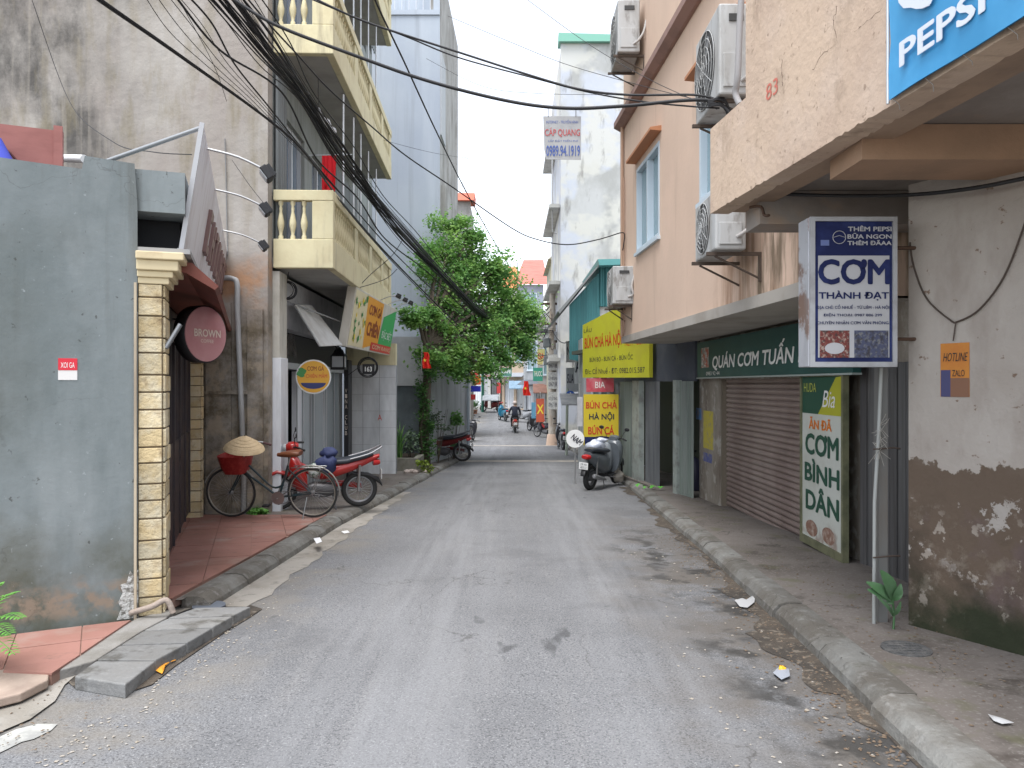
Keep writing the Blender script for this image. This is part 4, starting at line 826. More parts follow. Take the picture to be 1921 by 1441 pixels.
while u < FA.L-.15: MB().fbox(FA, u+.005, u+.13, gz(7)+.06, 1.84, -.1, -.07-random.uniform(0, .012)).build('plank', wd2, do); u += .14
# little posters on the pier
for k, (x0, y0, x1, y1, c) in enumerate(((1320, 770, 1338, 845, (.5, .42, .06)), (1306, 765, 1316, 788, (.12, .25, .5)), (1320, 848, 1336, 870, (.1, .12, .3)))):
    (a, t), (b, bb) = FA.px(x0, y0), FA.px(x1, y1); lab = ('faded yellow poster strip on the shop pier', 'small light blue sticker on the shop pier', 'small dark blue sticker under the yellow poster strip')[k]
    t_ = tag(MB().fbox(FA, a, b, bb, t, .001, .005).build('sticker', M('sticker_%d' % k, c, .7, layers=[dict(c=(.3, .26, .2), s=12, a=.7)])), lab, 'sticker')
# green shop sign
gs = thing('green_shop_sign', 'dark green fascia sign QUAN COM TUAN with white slanted lettering', 'sign', FA.pt(2, 1.75, .1))
GS = Fr((FA.pt(0, 0, .12).x, FA.pt(0, 0, .12).y), (FA.pt(6, 0, .12).x, FA.pt(6, 0, .12).y), (-1, 0))
def gpx(x, y): return GS.px(x, y)
ga, gb = gpx(1308, 660)[0], gpx(1600, 660)[0]; zt = 2.35; zbm = 1.76
MB().fbox(GS, ga, gb, zbm, zt, -.08, 0).build('board', M('sign_dark_green', (.018, .075, .07), .45, layers=[dict(c=(.03, .1, .09), s=2, a=.6)]), gs)
MB().fbox(GS, ga, gb, zbm-.02, zbm, -.09, .012).build('trim', M('green_trim', (.35, .4, .38), .5), gs)
text('QUÁN CƠM TUẤN NAM', GS, gpx(1337, 680)[0], gpx(1560, 660)[0], 1.86, 2.2, .004, whitep, gs, bold=.025, shear=.15)
fcx = gpx(1322, 665)[0]; MB().fquad(GS, fcx-.2, fcx+.25, 1.92, 2.25, .003).build('photo_print', M('sign_photo', (.28, .28, .26), .5, layers=[dict(c=(.5, .1, .05), s=9, a=.9, lo=.5, hi=.55), dict(c=(.6, .6, .58), s=13, a=.9, lo=.54, hi=.6)]), gs)
text('0983 92 44', GS, gpx(1325, 695)[0], gpx(1350, 695)[0], 1.79, 1.85, .004, whitep, gs)
# tall menu panel
mp = thing('menu_sign', 'tall framed sign COM BINH DAN in green letters leaning by the shutter', 'sign', FA.pt(uS1+.3, gl, .05))
MP = Fr((FA.pt(uS1-.02, 0, .06).x, FA.pt(uS1-.02, 0, .06).y), (FA.pt(u2+.02, 0, .1).x, FA.pt(u2+.02, 0, .1).y), (-1, 0))
pw = MP.L; pz0 = gz(8)+.105; pz1 = 1.76
frm = M('olive_frame', (.2, .2, .12), .6, .2, layers=[dict(c=(.09, .1, .06), s=5, a=.7)])
m = MB(); m.fbox(MP, 0, pw, pz0, pz1, -.05, -.01)
for a, b, c, d in ((0, .045, pz0, pz1), (pw-.045, pw, pz0, pz1), (.045, pw-.045, pz0, pz0+.09), (.045, pw-.045, pz1-.03, pz1)): m.fbox(MP, a, b, c, d, -.01, .012)
m.build('frame', frm, mp)
paper = M('menu_paper', (.55, .57, .52), .6, layers=[dict(c=(.45, .46, .4), s=2, a=.6), dict(c=(.3, .22, .18), s=4, a=.8, lo=.5, hi=.6, m=[((0, 0, -1), -.18, .05, .1, 4)])])
MB().fquad(MP, .045, pw-.045, pz0+.09, pz1-.44, -.004).build('paper', paper, mp)
dgreen = M('dark_green_print', (.02, .08, .05), .6)
MB().fquad(MP, .045, pw-.045, pz1-.44, pz1-.03, -.004).build('green_print', dgreen, mp)
MB().fpoly(MP, [(.5, pz1-.44), (pw-.05, pz1-.44), (pw-.05, pz1-.03), (pw-.2, pz1-.04)], -.002).build('yellow_print', M('lime_print', (.42, .42, .03), .6), mp)
text('Bia', MP, .62, .95, pz1-.36, pz1-.18, .0, whitep, mp, shear=.3); text('HUDA', MP, .1, .45, pz1-.2, pz1-.1, .0, M('lime_letters', (.45, .5, .1), .6), mp)
text('ĂN ĐÃ', MP, .25, pw-.3, pz1-.61, pz1-.47, .0, M('orange_letters', (.72, .2, .02), .6), mp, bold=.03)
text('CƠM', MP, .14, pw-.13, pz1-.9, pz1-.66, .0, dgreen, mp, bold=.035); text('BÌNH', MP, .12, pw-.11, pz1-1.2, pz1-.94, .0, dgreen, mp, bold=.035); text('DÂN', MP, .15, pw-.12, pz1-1.52, pz1-1.24, .0, dgreen, mp, bold=.035)
for a in (.32, .78): MB().fpoly(MP, [(a+.17*math.cos(q), pz0+.2+.09*math.sin(q)) for q in [2*math.pi*i/18 for i in range(18)]], -.001).build('dish_print', M('dish_brown', (.25, .14, .1), .6, layers=[dict(c=(.5, .42, .36), s=14, a=.8)]), mp)
# air conditioners
acw = M('ac_white', (.45, .455, .45), .55, layers=[dict(c=(.3, .29, .27), s=(5, 5, 1.2), a=.8, lo=.42, hi=.66, d=6), dict(c=(.13, .11, .09), s=(8, 8, 3), a=.6, lo=.56, hi=.68, d=6)])
acd = M('ac_dark', (.05, .05, .05), .6)
def ac(X, Y, z, lab, wallx, w_=.8, h_=.56, d_=.3):
    t = thing('air_conditioner', lab, 'air conditioner', (X, Y, z), 'air conditioner units on the peach house')
    # fan face towards the lane (-X); near side panel faces the camera
    MB().box((X, Y, z), (X+d_, Y+w_, z+h_)).build('casing', acw, t, bevel=.018)
    cy, cz, r_ = Y+w_*.58, z+h_*.5, h_*.44
    MB().lathe((X-.002, cy, cz), [(r_, 0), (r_, .004)], (-1, 0, 0), 28).build('fan_opening', acd, t)
    g = MB()
    for q in range(1, 6): g.ring((X-.03+.004*q, cy, cz), r_*q/5, .005, (1, 0, 0), 28, 4)
    for q in range(10):
        a = 2*math.pi*q/10; g.tube([(X-.028, cy, cz), (X-.012, cy+r_*math.cos(a), cz+r_*math.sin(a))], .004, 4)
    g.build('fan_grille', MATS['ac_white'], t)
    f = MB()
    for q in range(3):
        a = 2*math.pi*q/3; f.obox((X-.008, cy+r_*.45*math.cos(a), cz+r_*.45*math.sin(a)), (.002, 0, 0), (0, r_*.4*math.cos(a), r_*.4*math.sin(a)), (0, -.05*math.sin(a), .05*math.cos(a)))
    f.build('fan_blades', M('fan_grey', (.2, .2, .2), .5), t)
    MB().box((X+d_*.3, Y-.012, z+h_*.8), (X+d_*.75, Y-.001, z+h_*.88)).build('handle', acd, t)
    MB().box((X+d_*.12, Y-.016, z+h_*.08), (X+d_*.85, Y-.001, z+h_*.45)).build('valve_cover', acw, t, bevel=.006)
    for yy in (Y+.08, Y+w_-.12):
        b = MB(); b.box((X-.06, yy, z-.045), (wallx, yy+.035, z-.012)); b.box((wallx-.03, yy, z-.3), (wallx+.02, yy+.035, z-.045)); b.tube([(X+.02, yy+.018, z-.05), (wallx-.02, yy+.018, z-.27)], .012, 5)
        b.build('bracket', M('bracket_rust', (.1, .075, .06), .7, .3), t)
    p = MB(); p.tube(smooth_path([(X+d_*.7, Y-.01, z+.12), (X+d_*.9, Y-.06, z+.16), (wallx-.05, Y-.05, z+.3), (wallx, Y-.02, z+.5)], 5), .02, 8); p.build('pipe', M('ac_pipe', (.42, .4, .38), .7), t)
ac(1.96, 7.3, 2.95, 'grimy air conditioner below the overhang, above the rusty stain', 2.44, h_=.58)
ac(1.93, 7.05, 4.35, 'tall air conditioner behind the corner of the peach overhang', 2.46, h_=.85, w_=.9)
ac(1.72, 12.3, 7.05, 'air conditioner high above the mauve roof moulding', 2.18, h_=.85, w_=.9, d_=.36)
ac(1.76, 13.2, 3.05, 'air conditioner near the corner, above the yellow noodle sign', 2.13, h_=.66, d_=.38)
m = MB(); m.tube(smooth_path([P(1392, -20, 6.9), P(1388, 40, 6.9), P(1384, 140, 6.9), P(1380, 175, 6.95), P(1388, 196, 6.9)], 5), .03, 8); tag(m.build('insulated_pipe', M('grey_lagging', (.3, .29, .29), .7)), 'grey insulated pipe bending over the tall air conditioner', 'pipe')
# corrugated doors
DB = Fr((3.14, 13.2), (2.5, 17.1), (-1, -.2))
cd = thing('corrugated_shopfront', 'grey-green corrugated shopfront with an open dark doorway', 'shopfront', (2.8, 15, gz(15)))
gg = M('green_grey_sheet', (.21, .25, .22), .6, .2, layers=[dict(c=(.13, .15, .14), s=(5, 5, .5), a=.7), dict(c=(.28, .3, .28), s=(9, 9, .3), a=.5)])
dbu = lambda x: DB.px(x, 800)[0]
zd0 = gz(15)+.08; MB().fbox(DB, 0, DB.L, 1.7, 2.5, -.1, -.05).build('header', M('header_blue', (.075, .085, .11), .8, layers=[dict(c=(.12, .13, .15), s=2, a=.6)]), cd)
for x0, x1, d in ((1300, 1275, 0), (1232, 1206, -.05), (1186, 1166, .02)):
    MB().corr(DB, dbu(x0), dbu(x1), zd0-.06, 1.7, d, .09, .012).build('door_sheet', gg if d >= 0 else M('sheet_grey', (.17, .18, .185), .55, .3, layers=[dict(c=(.1, .1, .11), s=(5, 5, .5), a=.7)]), cd)
for x0, x1 in ((1274, 1267), (1203, 1190)): MB().fbox(DB, dbu(x0), dbu(x1), zd0-.08, 1.72, -.06, .05).build('door_post', M('post_pale', (.36, .4, .37), .6, layers=[dict(c=(.2, .2, .18), s=6, a=.7)]), cd)
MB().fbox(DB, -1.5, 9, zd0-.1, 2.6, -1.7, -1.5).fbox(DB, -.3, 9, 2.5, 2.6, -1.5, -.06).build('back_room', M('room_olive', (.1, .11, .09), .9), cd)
MB().fbox(DB, dbu(1310), DB.L, zd0-.1, zd0+.04, -1.4, .1).build('threshold', concrete, cd)
gc = thing('gas_cylinder', 'dark gas cylinder standing in the open shop doorway', 'gas cylinder', DB.pt(dbu(1252), zd0+.04, -.5))
c = DB.pt(dbu(1252), zd0+.04, -.5); MB().lathe(c, [(.14, 0), (.16, .04), (.16, .5), (.12, .6), (.04, .64)], n=18).build('body', M('cyl_dark', (.03, .03, .06), .4), gc); MB().lathe(c + Vector((0, 0, .64)), [(.03, 0), (.03, .08), (.08, .09), (.08, .12)], n=12).build('valve', black, gc); MB().ring(c, .15, .015, (0, 0, 1), 18, 5).build('foot_ring', black, gc)
# yellow noodle sign and BUN CHA board
FY = Fr((1.68, 18.0), (2.72, 15.0), (-.8, -1))
ysn = thing('yellow_noodle_sign', 'wide yellow noodle shop sign with red and black lettering', 'sign', FY.pt(.6, 1.75))
yL = FY.L; lime = M('lime_yellow', (.55, .55, .04), .5, layers=[dict(c=(.48, .45, .05), s=2, a=.6)])
MB().prism([FY.pt(u, z, -.08) for u, z in ((0, 1.8), (yL, 1.78), (yL, 3.2), (1.5, 3.26), (0, 3.05))], FY.N*.08).build('board', lime, ysn)
rl = M('sign_red_letters', (.6, .06, .02), .5); bk = M('sign_black_letters', (.03, .03, .05), .5)
text('BÚN CHÁ HÀ NỘI', FY, .12, 2.0, 2.42, 2.82, .004, rl, ysn, bold=.02); text('NEM - BÚN', FY, 2.15, 3.0, 2.45, 2.62, .004, rl, ysn)
text('BÚN BÒ - BÚN CÁ - BÚN ỐC', FY, .4, 2.5, 2.16, 2.32, .004, bk, ysn); text('Đ/c: Cổ Nhuế - ĐT: 0982.015.587', FY, .15, 3.0, 1.88, 2.03, .004, bk, ysn); text('LẨU', FY, .08, .5, 2.86, 3.0, .004, bk, ysn)
BC = Fr((1.60, 16.9), (2.38, 16.9), (0, -1)); bc_ = thing('noodle_board', 'upright yellow board BUN CHA HA NOI with navy foot', 'sign', (2, 16.9, gz(16.9)))
MB().fbox(BC, 0, .78, .28, 1.42, -.06, 0).build('board', M('board_yellow', (.66, .5, .03), .5), bc_)
MB().fquad(BC, .02, .76, .28, .47, .003).build('navy_strip', navy, bc_); text('096 408.5117', BC, .3, .75, .32, .43, .006, whitep, bc_)
text('BÚN CHẢ', BC, .05, .74, 1.1, 1.3, .004, rl, bc_, bold=.03); text('HÀ NỘI', BC, .12, .68, .82, 1.03, .004, bk, bc_, bold=.03); text('BÚN CÁ', BC, .1, .68, .52, .74, .004, rl, bc_, bold=.03)
for u in (.06, .7): MB().fbox(BC, u, u+.04, gz(16.9)+.08, .28, -.05, -.01).build('leg', metal, bc_)
rb = thing('red_sign', 'small faded red sign strip above the noodle board', 'sign', (2, 17, 1.45)); RS = Fr((1.68, 17.1), (2.33, 17.1), (0, -1))
MB().fbox(RS, 0, .62, 1.47, 1.78, -.05, 0).build('board', M('faded_red_board', (.5, .06, .09), .5, layers=[dict(c=(.6, .25, .28), s=3, a=.6)]), rb); text('BIA', RS, .2, .42, 1.56, 1.7, .004, whitep, rb)
# ================================================================== FURTHER HOUSES
def front(name, label, X0, X1, Y, z1, mat, rows=(), doors=(), roof=None, depth=6, z0=None, yaw=0, awn=None):
    z0 = gz(Y)-.1 if z0 is None else z0
    c, s_ = math.cos(yaw), math.sin(yaw)
    fr = Fr((X0, Y), (X0+(X1-X0)*c, Y+(X1-X0)*s_), (0, -1)); t = thing(name, label, 'house', ((X0+X1)/2, Y, z0))
    holes = list(rows) + list(doors); MB().wall(fr, 0, fr.L, z0, z1, -depth*0-.25, 0, holes).build('wall', mat, t)
    MB().fbox(fr, .03, fr.L-.03, z0, z1-.05, -depth, -.8).build('body', mat, t)
    for (a, b, e, f) in rows:
        w_ = MB(); 
        for p, q, r_, g in ((a, a+.06, e, f), (b-.06, b, e, f), (a+.06, b-.06, e, e+.06), (a+.06, b-.06, f-.06, f), ((a+b)/2-.03, (a+b)/2+.03, e+.06, f-.06)): w_.fbox(fr, p, q, r_, g, -.1, .015)
        wo_ = w_.build('window', wfr, t); MB().fbox(fr, a+.06, b-.06, e+.06, f-.06, -.08, -.07).build('pane', wgl, wo_); MB().fbox(fr, a-.05, b+.05, e-.06, e, -.05, .07).build('sill', wfr, wo_)
    for k, (a, b, e, f) in enumerate(doors):
        d_ = MB().fbox(fr, a, b, e, f, -.2, -.14).build('door', (wht, steel, M('door_dark', (.07, .07, .075), .6), M('door_green', (.05, .14, .11), .6))[k % 4], t)
        for i in range(1, 4): MB().fbox(fr, a+(b-a)*i/4-.015, a+(b-a)*i/4+.015, e, f, -.14, -.125).build('door_rib', steel, d_)
    if awn:
        a, b, z, m_ = awn; MB().prism([fr.pt(a, z, 0), fr.pt(a, z-.3, .9), fr.pt(a, z-.26, .9), fr.pt(a, z+.05, 0)], fr.U*(b-a)).build('awning', m_, t)
    if roof: roof(t, fr)
    return t, fr
pale = M('pale_wall', (.5, .5, .47), .88, layers=[dict(c=(.36, .35, .32), s=(1, 1, .5), a=.7, d=6), dict(c=(.6, .6, .58), s=.7, a=.6), dict(c=(.2, .19, .17), s=(4, 4, .4), a=.5, lo=.56, hi=.7)], bump=(6, .3))
peachf = M('far_peach', (.55, .43, .32), .88, layers=[dict(c=(.42, .32, .23), s=1, a=.6)])
yello = M('far_yellow', (.58, .54, .38), .88, layers=[dict(c=(.4, .37, .27), s=(1.5, 1.5, .6), a=.7), dict(c=(.3, .4, .42), s=(.9, .9, .2), a=.5, lo=.52, hi=.6)])
greyf = M('far_grey', (.4, .42, .44), .88, layers=[dict(c=(.26, .27, .28), s=(1.5, 1.5, .5), a=.7)])
# tall pale house (blank side wall) with a green tin strip
tall = M('patched_wall', (.5, .505, .5), .9, layers=[dict(c=(.36, .36, .345), s=(.8, .8, .5), a=.85, lo=.42, hi=.62, d=7), dict(c=(.52, .55, .62), s=(.35, .35, .3), a=.8, lo=.48, hi=.53, d=3), dict(c=(.6, .59, .54), s=(.5, .5, .6), a=.8, lo=.5, hi=.58, d=4), dict(c=(.17, .16, .15), s=(2.5, 2.5, .8), a=.6, lo=.57, hi=.7, d=6)], bump=(5, .3))
th_ = thing('tall_pale_house', 'tall pale patched house with a blank side wall and green tin edge', 'house', (3.6, 31, gz(31)))
MB().box((2.0, 31, gz(31)-.1), (8, 31.25, 15.6)).build('side_wall', tall, th_); MB().box((2.02, 31.26, gz(31)-.1), (7.9, 39, 15.5)).build('body', tall, th_)
MB().prism([(1.9, 30.8, 15.6), (8, 30.8, 15.6), (8, 30.8, 15.75), (1.9, 30.8, 15.95)], (0, .7, 0)).build('tin_edge', M('green_tin', (.2, .42, .33), .5, .3), th_)
for z in (2.6, 5.8, 9.0, 12.2): MB().box((1.55, 31.5, z), (2.0, 38, z+.15)).build('balcony_slab', pale, th_)
m = MB(); m.tube([(1.9, 32, 8), (1.7, 32, 8.1), (1.7, 32, 12.5)], .03, 6); m.build('mast', metal, th_)
# teal corrugated shed
teal = M('teal_sheet', (.06, .2, .21), .5, .3, layers=[dict(c=(.04, .13, .14), s=(4, 4, .5), a=.6)]); tealr = M('teal_roof', (.13, .36, .36), .5, .3)
tsd = thing('teal_shed', 'teal corrugated shed with sloping roof beside the peach house', 'shed', (3, 23, 2))
TG = Fr((1.62, 23), (5.0, 23), (0, -1))
MB().add([TG.pt(.12, 2.4), TG.pt(1.05, 2.4), TG.pt(1.05, 5.05), TG.pt(.12, 4.05)], [(0, 1, 2, 3)]).build('gable_backing', teal, tsd)
mm = MB(); uu = .1; n = 24
for i in range(n):
    a = .12+.9*i/n; b = .12+.9*(i+1)/n; d = .025 if i % 2 else .045
    mm.fbox(TG, a, b, 2.2+.2*(1-i/n), 4.02+1.05*i/n, .0, d)
mm.build('corrugated_gable', teal, tsd)
MB().corr(TG, 1.02, 3.3, 4.0, 5.2, .05, .16, .025).build('corrugated_wall', teal, tsd)
m = MB(); m.prism([(1.42, 22.6, 3.75), (2.62, 22.6, 5.2), (2.66, 22.6, 5.3), (1.38, 22.6, 3.83)], (0, 6, 0)); m.build('roof', M('roof_edge_grey', (.2, .21, .21), .6), tsd)
m = MB(); m.prism([(2.6, 22.5, 5.18), (5.2, 22.5, 5.25), (5.2, 22.5, 5.4), (2.55, 22.5, 5.36)], (0, 5, 0)); m.build('flat_roof', tealr, tsd)
MB().box((2.7, 23.2, gz(23)-.1), (5, 29, 4.9)).build('body', pale, tsd); MB().box((2.5, 23.05, gz(23)-.1), (4.9, 23.2, 4.0)).build('lower_wall', pale, tsd)
# near-row clutter fronts on the right
front('pale_shop_house', 'pale narrow shop front just past the yellow noodle sign', 1.95, 5.0, 20.6, 3.0, greyf, rows=[(.2, .7, .6, 1.9)], doors=[(.8, 1.5, gz(20.6)+.1, 1.7)], depth=2)
front('cream_house', 'cream house with a slanting tiled top beyond the teal shed', 2.05, 6, 39.5, 8.2, yello, rows=[(.2, .9, 1.6, 3.0), (.2, .9, 4.4, 5.8)], doors=[(1.0, 2.2, gz(39)+.1, 1.6)], roof=lambda t, fr: MB().prism([fr.pt(-.2, 8.1, .4), fr.pt(1.3, 9.3, .4), fr.pt(4, 9.3, .4), fr.pt(4, 8.1, .4)], -fr.N*6.2).build('roof', yello, t))
front('orange_strip_house', 'narrow house with a peeling orange and white pier by the utility pole', 2.5, 5.5, 34.5, 4.6, M('orange_white', (.5, .5, .47), .85, layers=[dict(c=(.55, .22, .07), s=.8, a=.9, lo=.42, hi=.55)]), doors=[(.5, 1.6, gz(34.5)+.1, 1.3)], depth=3)
# houses across the bend
front('white_bend_house', 'white house with tall pale doors where the lane bends', -3.4, -.9, 62, 6.2, pale, rows=[(.3, .9, 3.0, 5.2), (1.3, 1.9, 3.0, 5.2)], doors=[(.2, .95, -.2, 2.2), (1.1, 1.5, -.2, 2.2), (1.7, 2.4, -.2, 2.2)], yaw=-.25)
front('peach_bend_house', 'peach house with a brown upper window at the bend', -.8, 1.2, 60.5, 7.4, peachf, rows=[(.2, .8, 3.2, 5.6), (1.1, 1.7, 3.4, 5.4)], doors=[(.2, 1.0, -.3, 2.0), (1.2, 1.8, -.3, 2.0)], yaw=-.35, awn=(0, 2, 2.5, M('awning_grey', (.25, .27, .3), .7)))
front('grey_bend_house', 'grey house with a cluttered balcony beside the bend', .8, 3.6, 53, 6.6, greyf, rows=[(.3, 1.1, 2.6, 4.6), (1.4, 2.2, 2.6, 4.6)], doors=[(.2, .8, -.7, 1.5), (1.0, 1.6, -.7, 1.5), (1.8, 2.6, -.7, 1.5)], yaw=-.5, awn=(0, 2.8, 1.9, M('awning_dark', (.1, .11, .13), .7)))
front('blue_door_house', 'house with sky blue and red doors just past the utility pole', 1.55, 4.5, 46, 5.6, M('stone_grey', (.38, .37, .36), .88, layers=[dict(c=(.24, .23, .22), s=2, a=.7)]), rows=[(.4, 1.3, 2.2, 4.2)], doors=[(.1, .55, -1.0, 1.2), (.7, 1.5, -1.0, 1.2)], yaw=-.6)
front('green_side_house', 'pale green house seen between tree and bend', -5.2, -3.0, 52, 6.4, M('pale_green', (.42, .52, .42), .88, layers=[dict(c=(.3, .38, .3), s=1, a=.6)]), rows=[(.9, 1.6, 2.4, 4.6)], doors=[(1.3, 2.0, -.7, 1.6)], depth=4)
front('lattice_house', 'narrow raw brick house with terracotta roof behind the tower', -3.9, -2.2, 40, 11.3, rawc, rows=[(.6, 1.3, 8.2, 10.0), (.6, 1.3, 4.6, 6.6)], depth=4, roof=lambda t, fr: MB().prism([fr.pt(-.1, 11.3, .3), fr.pt(1.9, 11.3, .3), fr.pt(1.9, 11.9, -.6), fr.pt(-.1, 11.9, -.6)], (0, 1.5, 0)).build('roof', M('terracotta', (.5, .12, .07), .7), t))
tile_r = M('red_roof_tile', (.48, .15, .12), .7, layers=[dict(c=(.36, .1, .08), s=(1, 1, 8), a=.6)]); tile_o = M('orange_roof_tile', (.6, .2, .08), .7)
def gable(mat, z, ov=.4):
    def f(t, fr):
        L_ = fr.L; MB().prism([fr.pt(-ov, z, ov), fr.pt(-ov+.9, z+2.6, -2.6), fr.pt(L_+ov-.3, z+2.6, -2.6), fr.pt(L_+ov, z, ov)], fr.N*-.15).build('roof', mat, t)
        MB().prism([fr.pt(-.1, z, 0), fr.pt(-.1, z+2.4, -2.6), fr.pt(-.1, z, -5.2)], fr.U*.15).build('gable', M('gable_grey', (.22, .23, .26), .8), t)
    return f
rr_, rf_ = front('red_roof_house', 'far house with red tiled roof and flower balcony', .55, 2.75, 66, 10.3, M('grey_blue_far', (.3, .33, .4), .85, layers=[dict(c=(.2, .22, .27), s=1, a=.6)]), rows=[(.5, 1.6, 8.0, 9.6)], roof=gable(tile_r, 10.3), depth=5)
MB().fbox(rf_, -.1, 2.6, 7.2, 7.35, 0, 1.2).build('balcony', pale, rr_)
for i in range(9): MB().fbox(rf_, .0+i*.28, .08+i*.28, 6.2, 7.2, 1.05, 1.15).build('lattice_bar', pale, rr_)
random.seed(5); m = MB()
for k in range(140):
    c = rf_.pt(random.uniform(-.1, 2.5), random.uniform(7.35, 8.0), random.uniform(.8, 1.2)); leaf(m, c, c + Vector((random.uniform(-.2, .2), random.uniform(-.2, .1), random.uniform(0, .25))), .07, n=2)
m.build('balcony_plants', M('far_leaf', (.06, .14, .04), .6), rr_)
front('orange_roof_house', 'far white house with bright orange roof above the tree', -1.1, .55, 74, 10.9, pale, rows=[(.5, 1.2, 8, 9.8)], roof=gable(tile_o, 10.9, .2), depth=5)
# antenna mast
an = thing('antenna_mast', 'thin lattice antenna mast rising behind the tower', 'mast', (-3.3, 52, gz(52)))
m = MB()
for dx, dy in ((0, 0), (.35, 0), (.17, .3)): m.tube([(-3.6+dx, 55+dy, 0), (-3.6+dx, 55+dy, 20.8)], .022, 4)
m.build('uprights', metal, an); m = MB()
for i in range(40): m.tube([(-3.6, 55, .5+i*.5), (-3.25, 55, .75+i*.5)], .012, 3); m.tube([(-3.25, 55, .5+i*.5), (-3.43, 55.3, .75+i*.5)], .012, 3)
m.build('lacing', metal, an)
# utility pole with plaques and a tangle of wires
polem = M('pole_concrete', (.42, .37, .31), .9, layers=[dict(c=(.28, .22, .17), s=(3, 3, .8), a=.8), dict(c=(.5, .47, .42), s=4, a=.5)], bump=(12, .4))
up_ = thing('utility_pole', 'concrete utility pole with white plaques and meter boxes', 'utility pole', (1.82, 34, gz(34)))
pb = Vector((1.82, 34, gz(34))); MB().lathe(pb, [(.2, 0), (.19, .5), (.13, 6.8)], n=14).build('shaft', polem, up_)
MB().lathe(pb, [(.3, 0), (.24, .45), (.21, .5)], n=14).build('base', M('pole_base', (.5, .36, .27), .9), up_)
plq = M('plaque_white', (.62, .61, .57), .6, layers=[dict(c=(.35, .33, .3), s=14, a=.7)])
for k, (y0, y1) in enumerate(((665, 695), (698, 730), (735, 768))):
    a = P(1028, y1, 33.7); b = P(1046, y0, 33.7); o = MB().box((a.x, 33.68, a.z), (b.x, 33.76, b.z)).build('plaque', plq, up_)
    pf = Fr((a.x, 33.68), (b.x, 33.68), (0, -1)); text('CẮT BÊ TÔNG', pf, .03, .4, a.z+.42, a.z+.6, .004, bk, o); text('0967 88', pf, .03, .4, a.z+.12, a.z+.3, .004, bk, o)
for k, (dx, z) in enumerate(((-.25, 2.6), (.2, 2.9), (-.28, 3.4), (.22, 3.7))): MB().box(pb + Vector((dx-.15, -.2, z+1)), pb + Vector((dx+.18, .1, z+1.4))).build('meter_box', greyf if k % 2 else greyc, up_, bevel=.02)
for z in (4.6, 5.4, 6.3): MB().box(pb + Vector((-.5, -.05, z)), pb + Vector((.5, .05, z+.1))).build('crossarm', MATS['rust_iron'], up_)
random.seed(21); m = MB()
for k in range(26):
    a = pb + Vector((random.uniform(-.4, .4), random.uniform(-.2, .2), random.uniform(3.6, 6.2))); b = a + Vector((random.uniform(-1.2, .6), random.uniform(-1, 3), random.uniform(-.5, .4)))
    m.tube(smooth_path([a, (a+b)/2 + Vector((0, 0, random.uniform(-.5, -.15))), b], 5), .012, 4)
m.build('wire_tangle', black, up_)
# small signs and banners along the far lane
def small_sign(px, Y, col, name, label, txt=None, tcol=None, cat='sign', tilt=0):
    x0, y0, x1, y1 = px; a = P(x0, y1, Y); b = P(x1, y0, Y); t = thing(name, label, cat, ((a.x+b.x)/2, Y, a.z)); fr = Fr((a.x, Y), (b.x, Y+.001), (0, -1))
    MB().fbox(fr, 0, fr.L, a.z, b.z, -.06, 0).build('board', M(name+label[:12], col, .6, layers=[dict(c=tuple(q*.7 for q in col), s=3, a=.5)]), t)
    MB().tube([fr.pt(fr.L*.5, b.z, -.03), fr.pt(fr.L*.5, b.z+.35, -.03)], .02, 6).build('hanger', metal, t)
    if txt: text(txt, fr, fr.L*.08, fr.L*.92, a.z+(b.z-a.z)*.35, a.z+(b.z-a.z)*.75, .005, tcol or whitep, t, bold=.02)
    return t
small_sign((876, 686, 900, 704), 40, (.6, .05, .05), 'shop_sign', 'small red shop sign above the yellow-red one past the post', 'PHO', whitep)
small_sign((888, 705, 902, 722), 40.5, (.65, .12, .02), 'shop_sign', 'orange-red shop sign with yellow letters past the steel post', 'TV', yel)
small_sign((880, 724, 902, 735), 41, (.03, .04, .5), 'shop_sign', 'bright blue strip sign past the steel post')
small_sign((883, 740, 892, 750), 41, (.6, .05, .05), 'shop_sign', 'little red lantern-like sign under the blue strip')
small_sign((932, 718, 939, 738), 52, (.5, .05, .05), 'banner', 'narrow red banner by the white bend house doors', cat='banner')
small_sign((1006, 748, 1021, 792), 40, (.5, .1, .05), 'vertical_sign', 'tall red vertical sign with pale letters beside the utility pole', 'X', yel)
small_sign((997, 755, 1005, 785), 42, (.12, .3, .45), 'vertical_sign', 'pale blue vertical sign beside the red vertical sign')
small_sign((1062, 690, 1088, 735), 27, (.4, .42, .44), 'notice_board', 'grey notice board under the teal shed', 'SUA XE', bk)
small_sign((1062, 640, 1084, 680), 27.5, (.6, .6, .6), 'shop_sign', 'white shop sign under the teal shed gable', 'NHA', bk)
small_sign((1050, 575, 1066, 660), 33, (.6, .35, .2), 'banner', 'long orange and white hanging banner behind the utility pole', cat='banner')
small_sign((1000, 690, 1018, 715), 44, (.06, .35, .25), 'shop_sign', 'green shop sign left of the utility pole', 'THUOC', whitep)
small_sign((1020, 608, 1030, 640), 42, (.36, .38, .4), 'notice_board', 'grey weathered board high behind the utility pole')
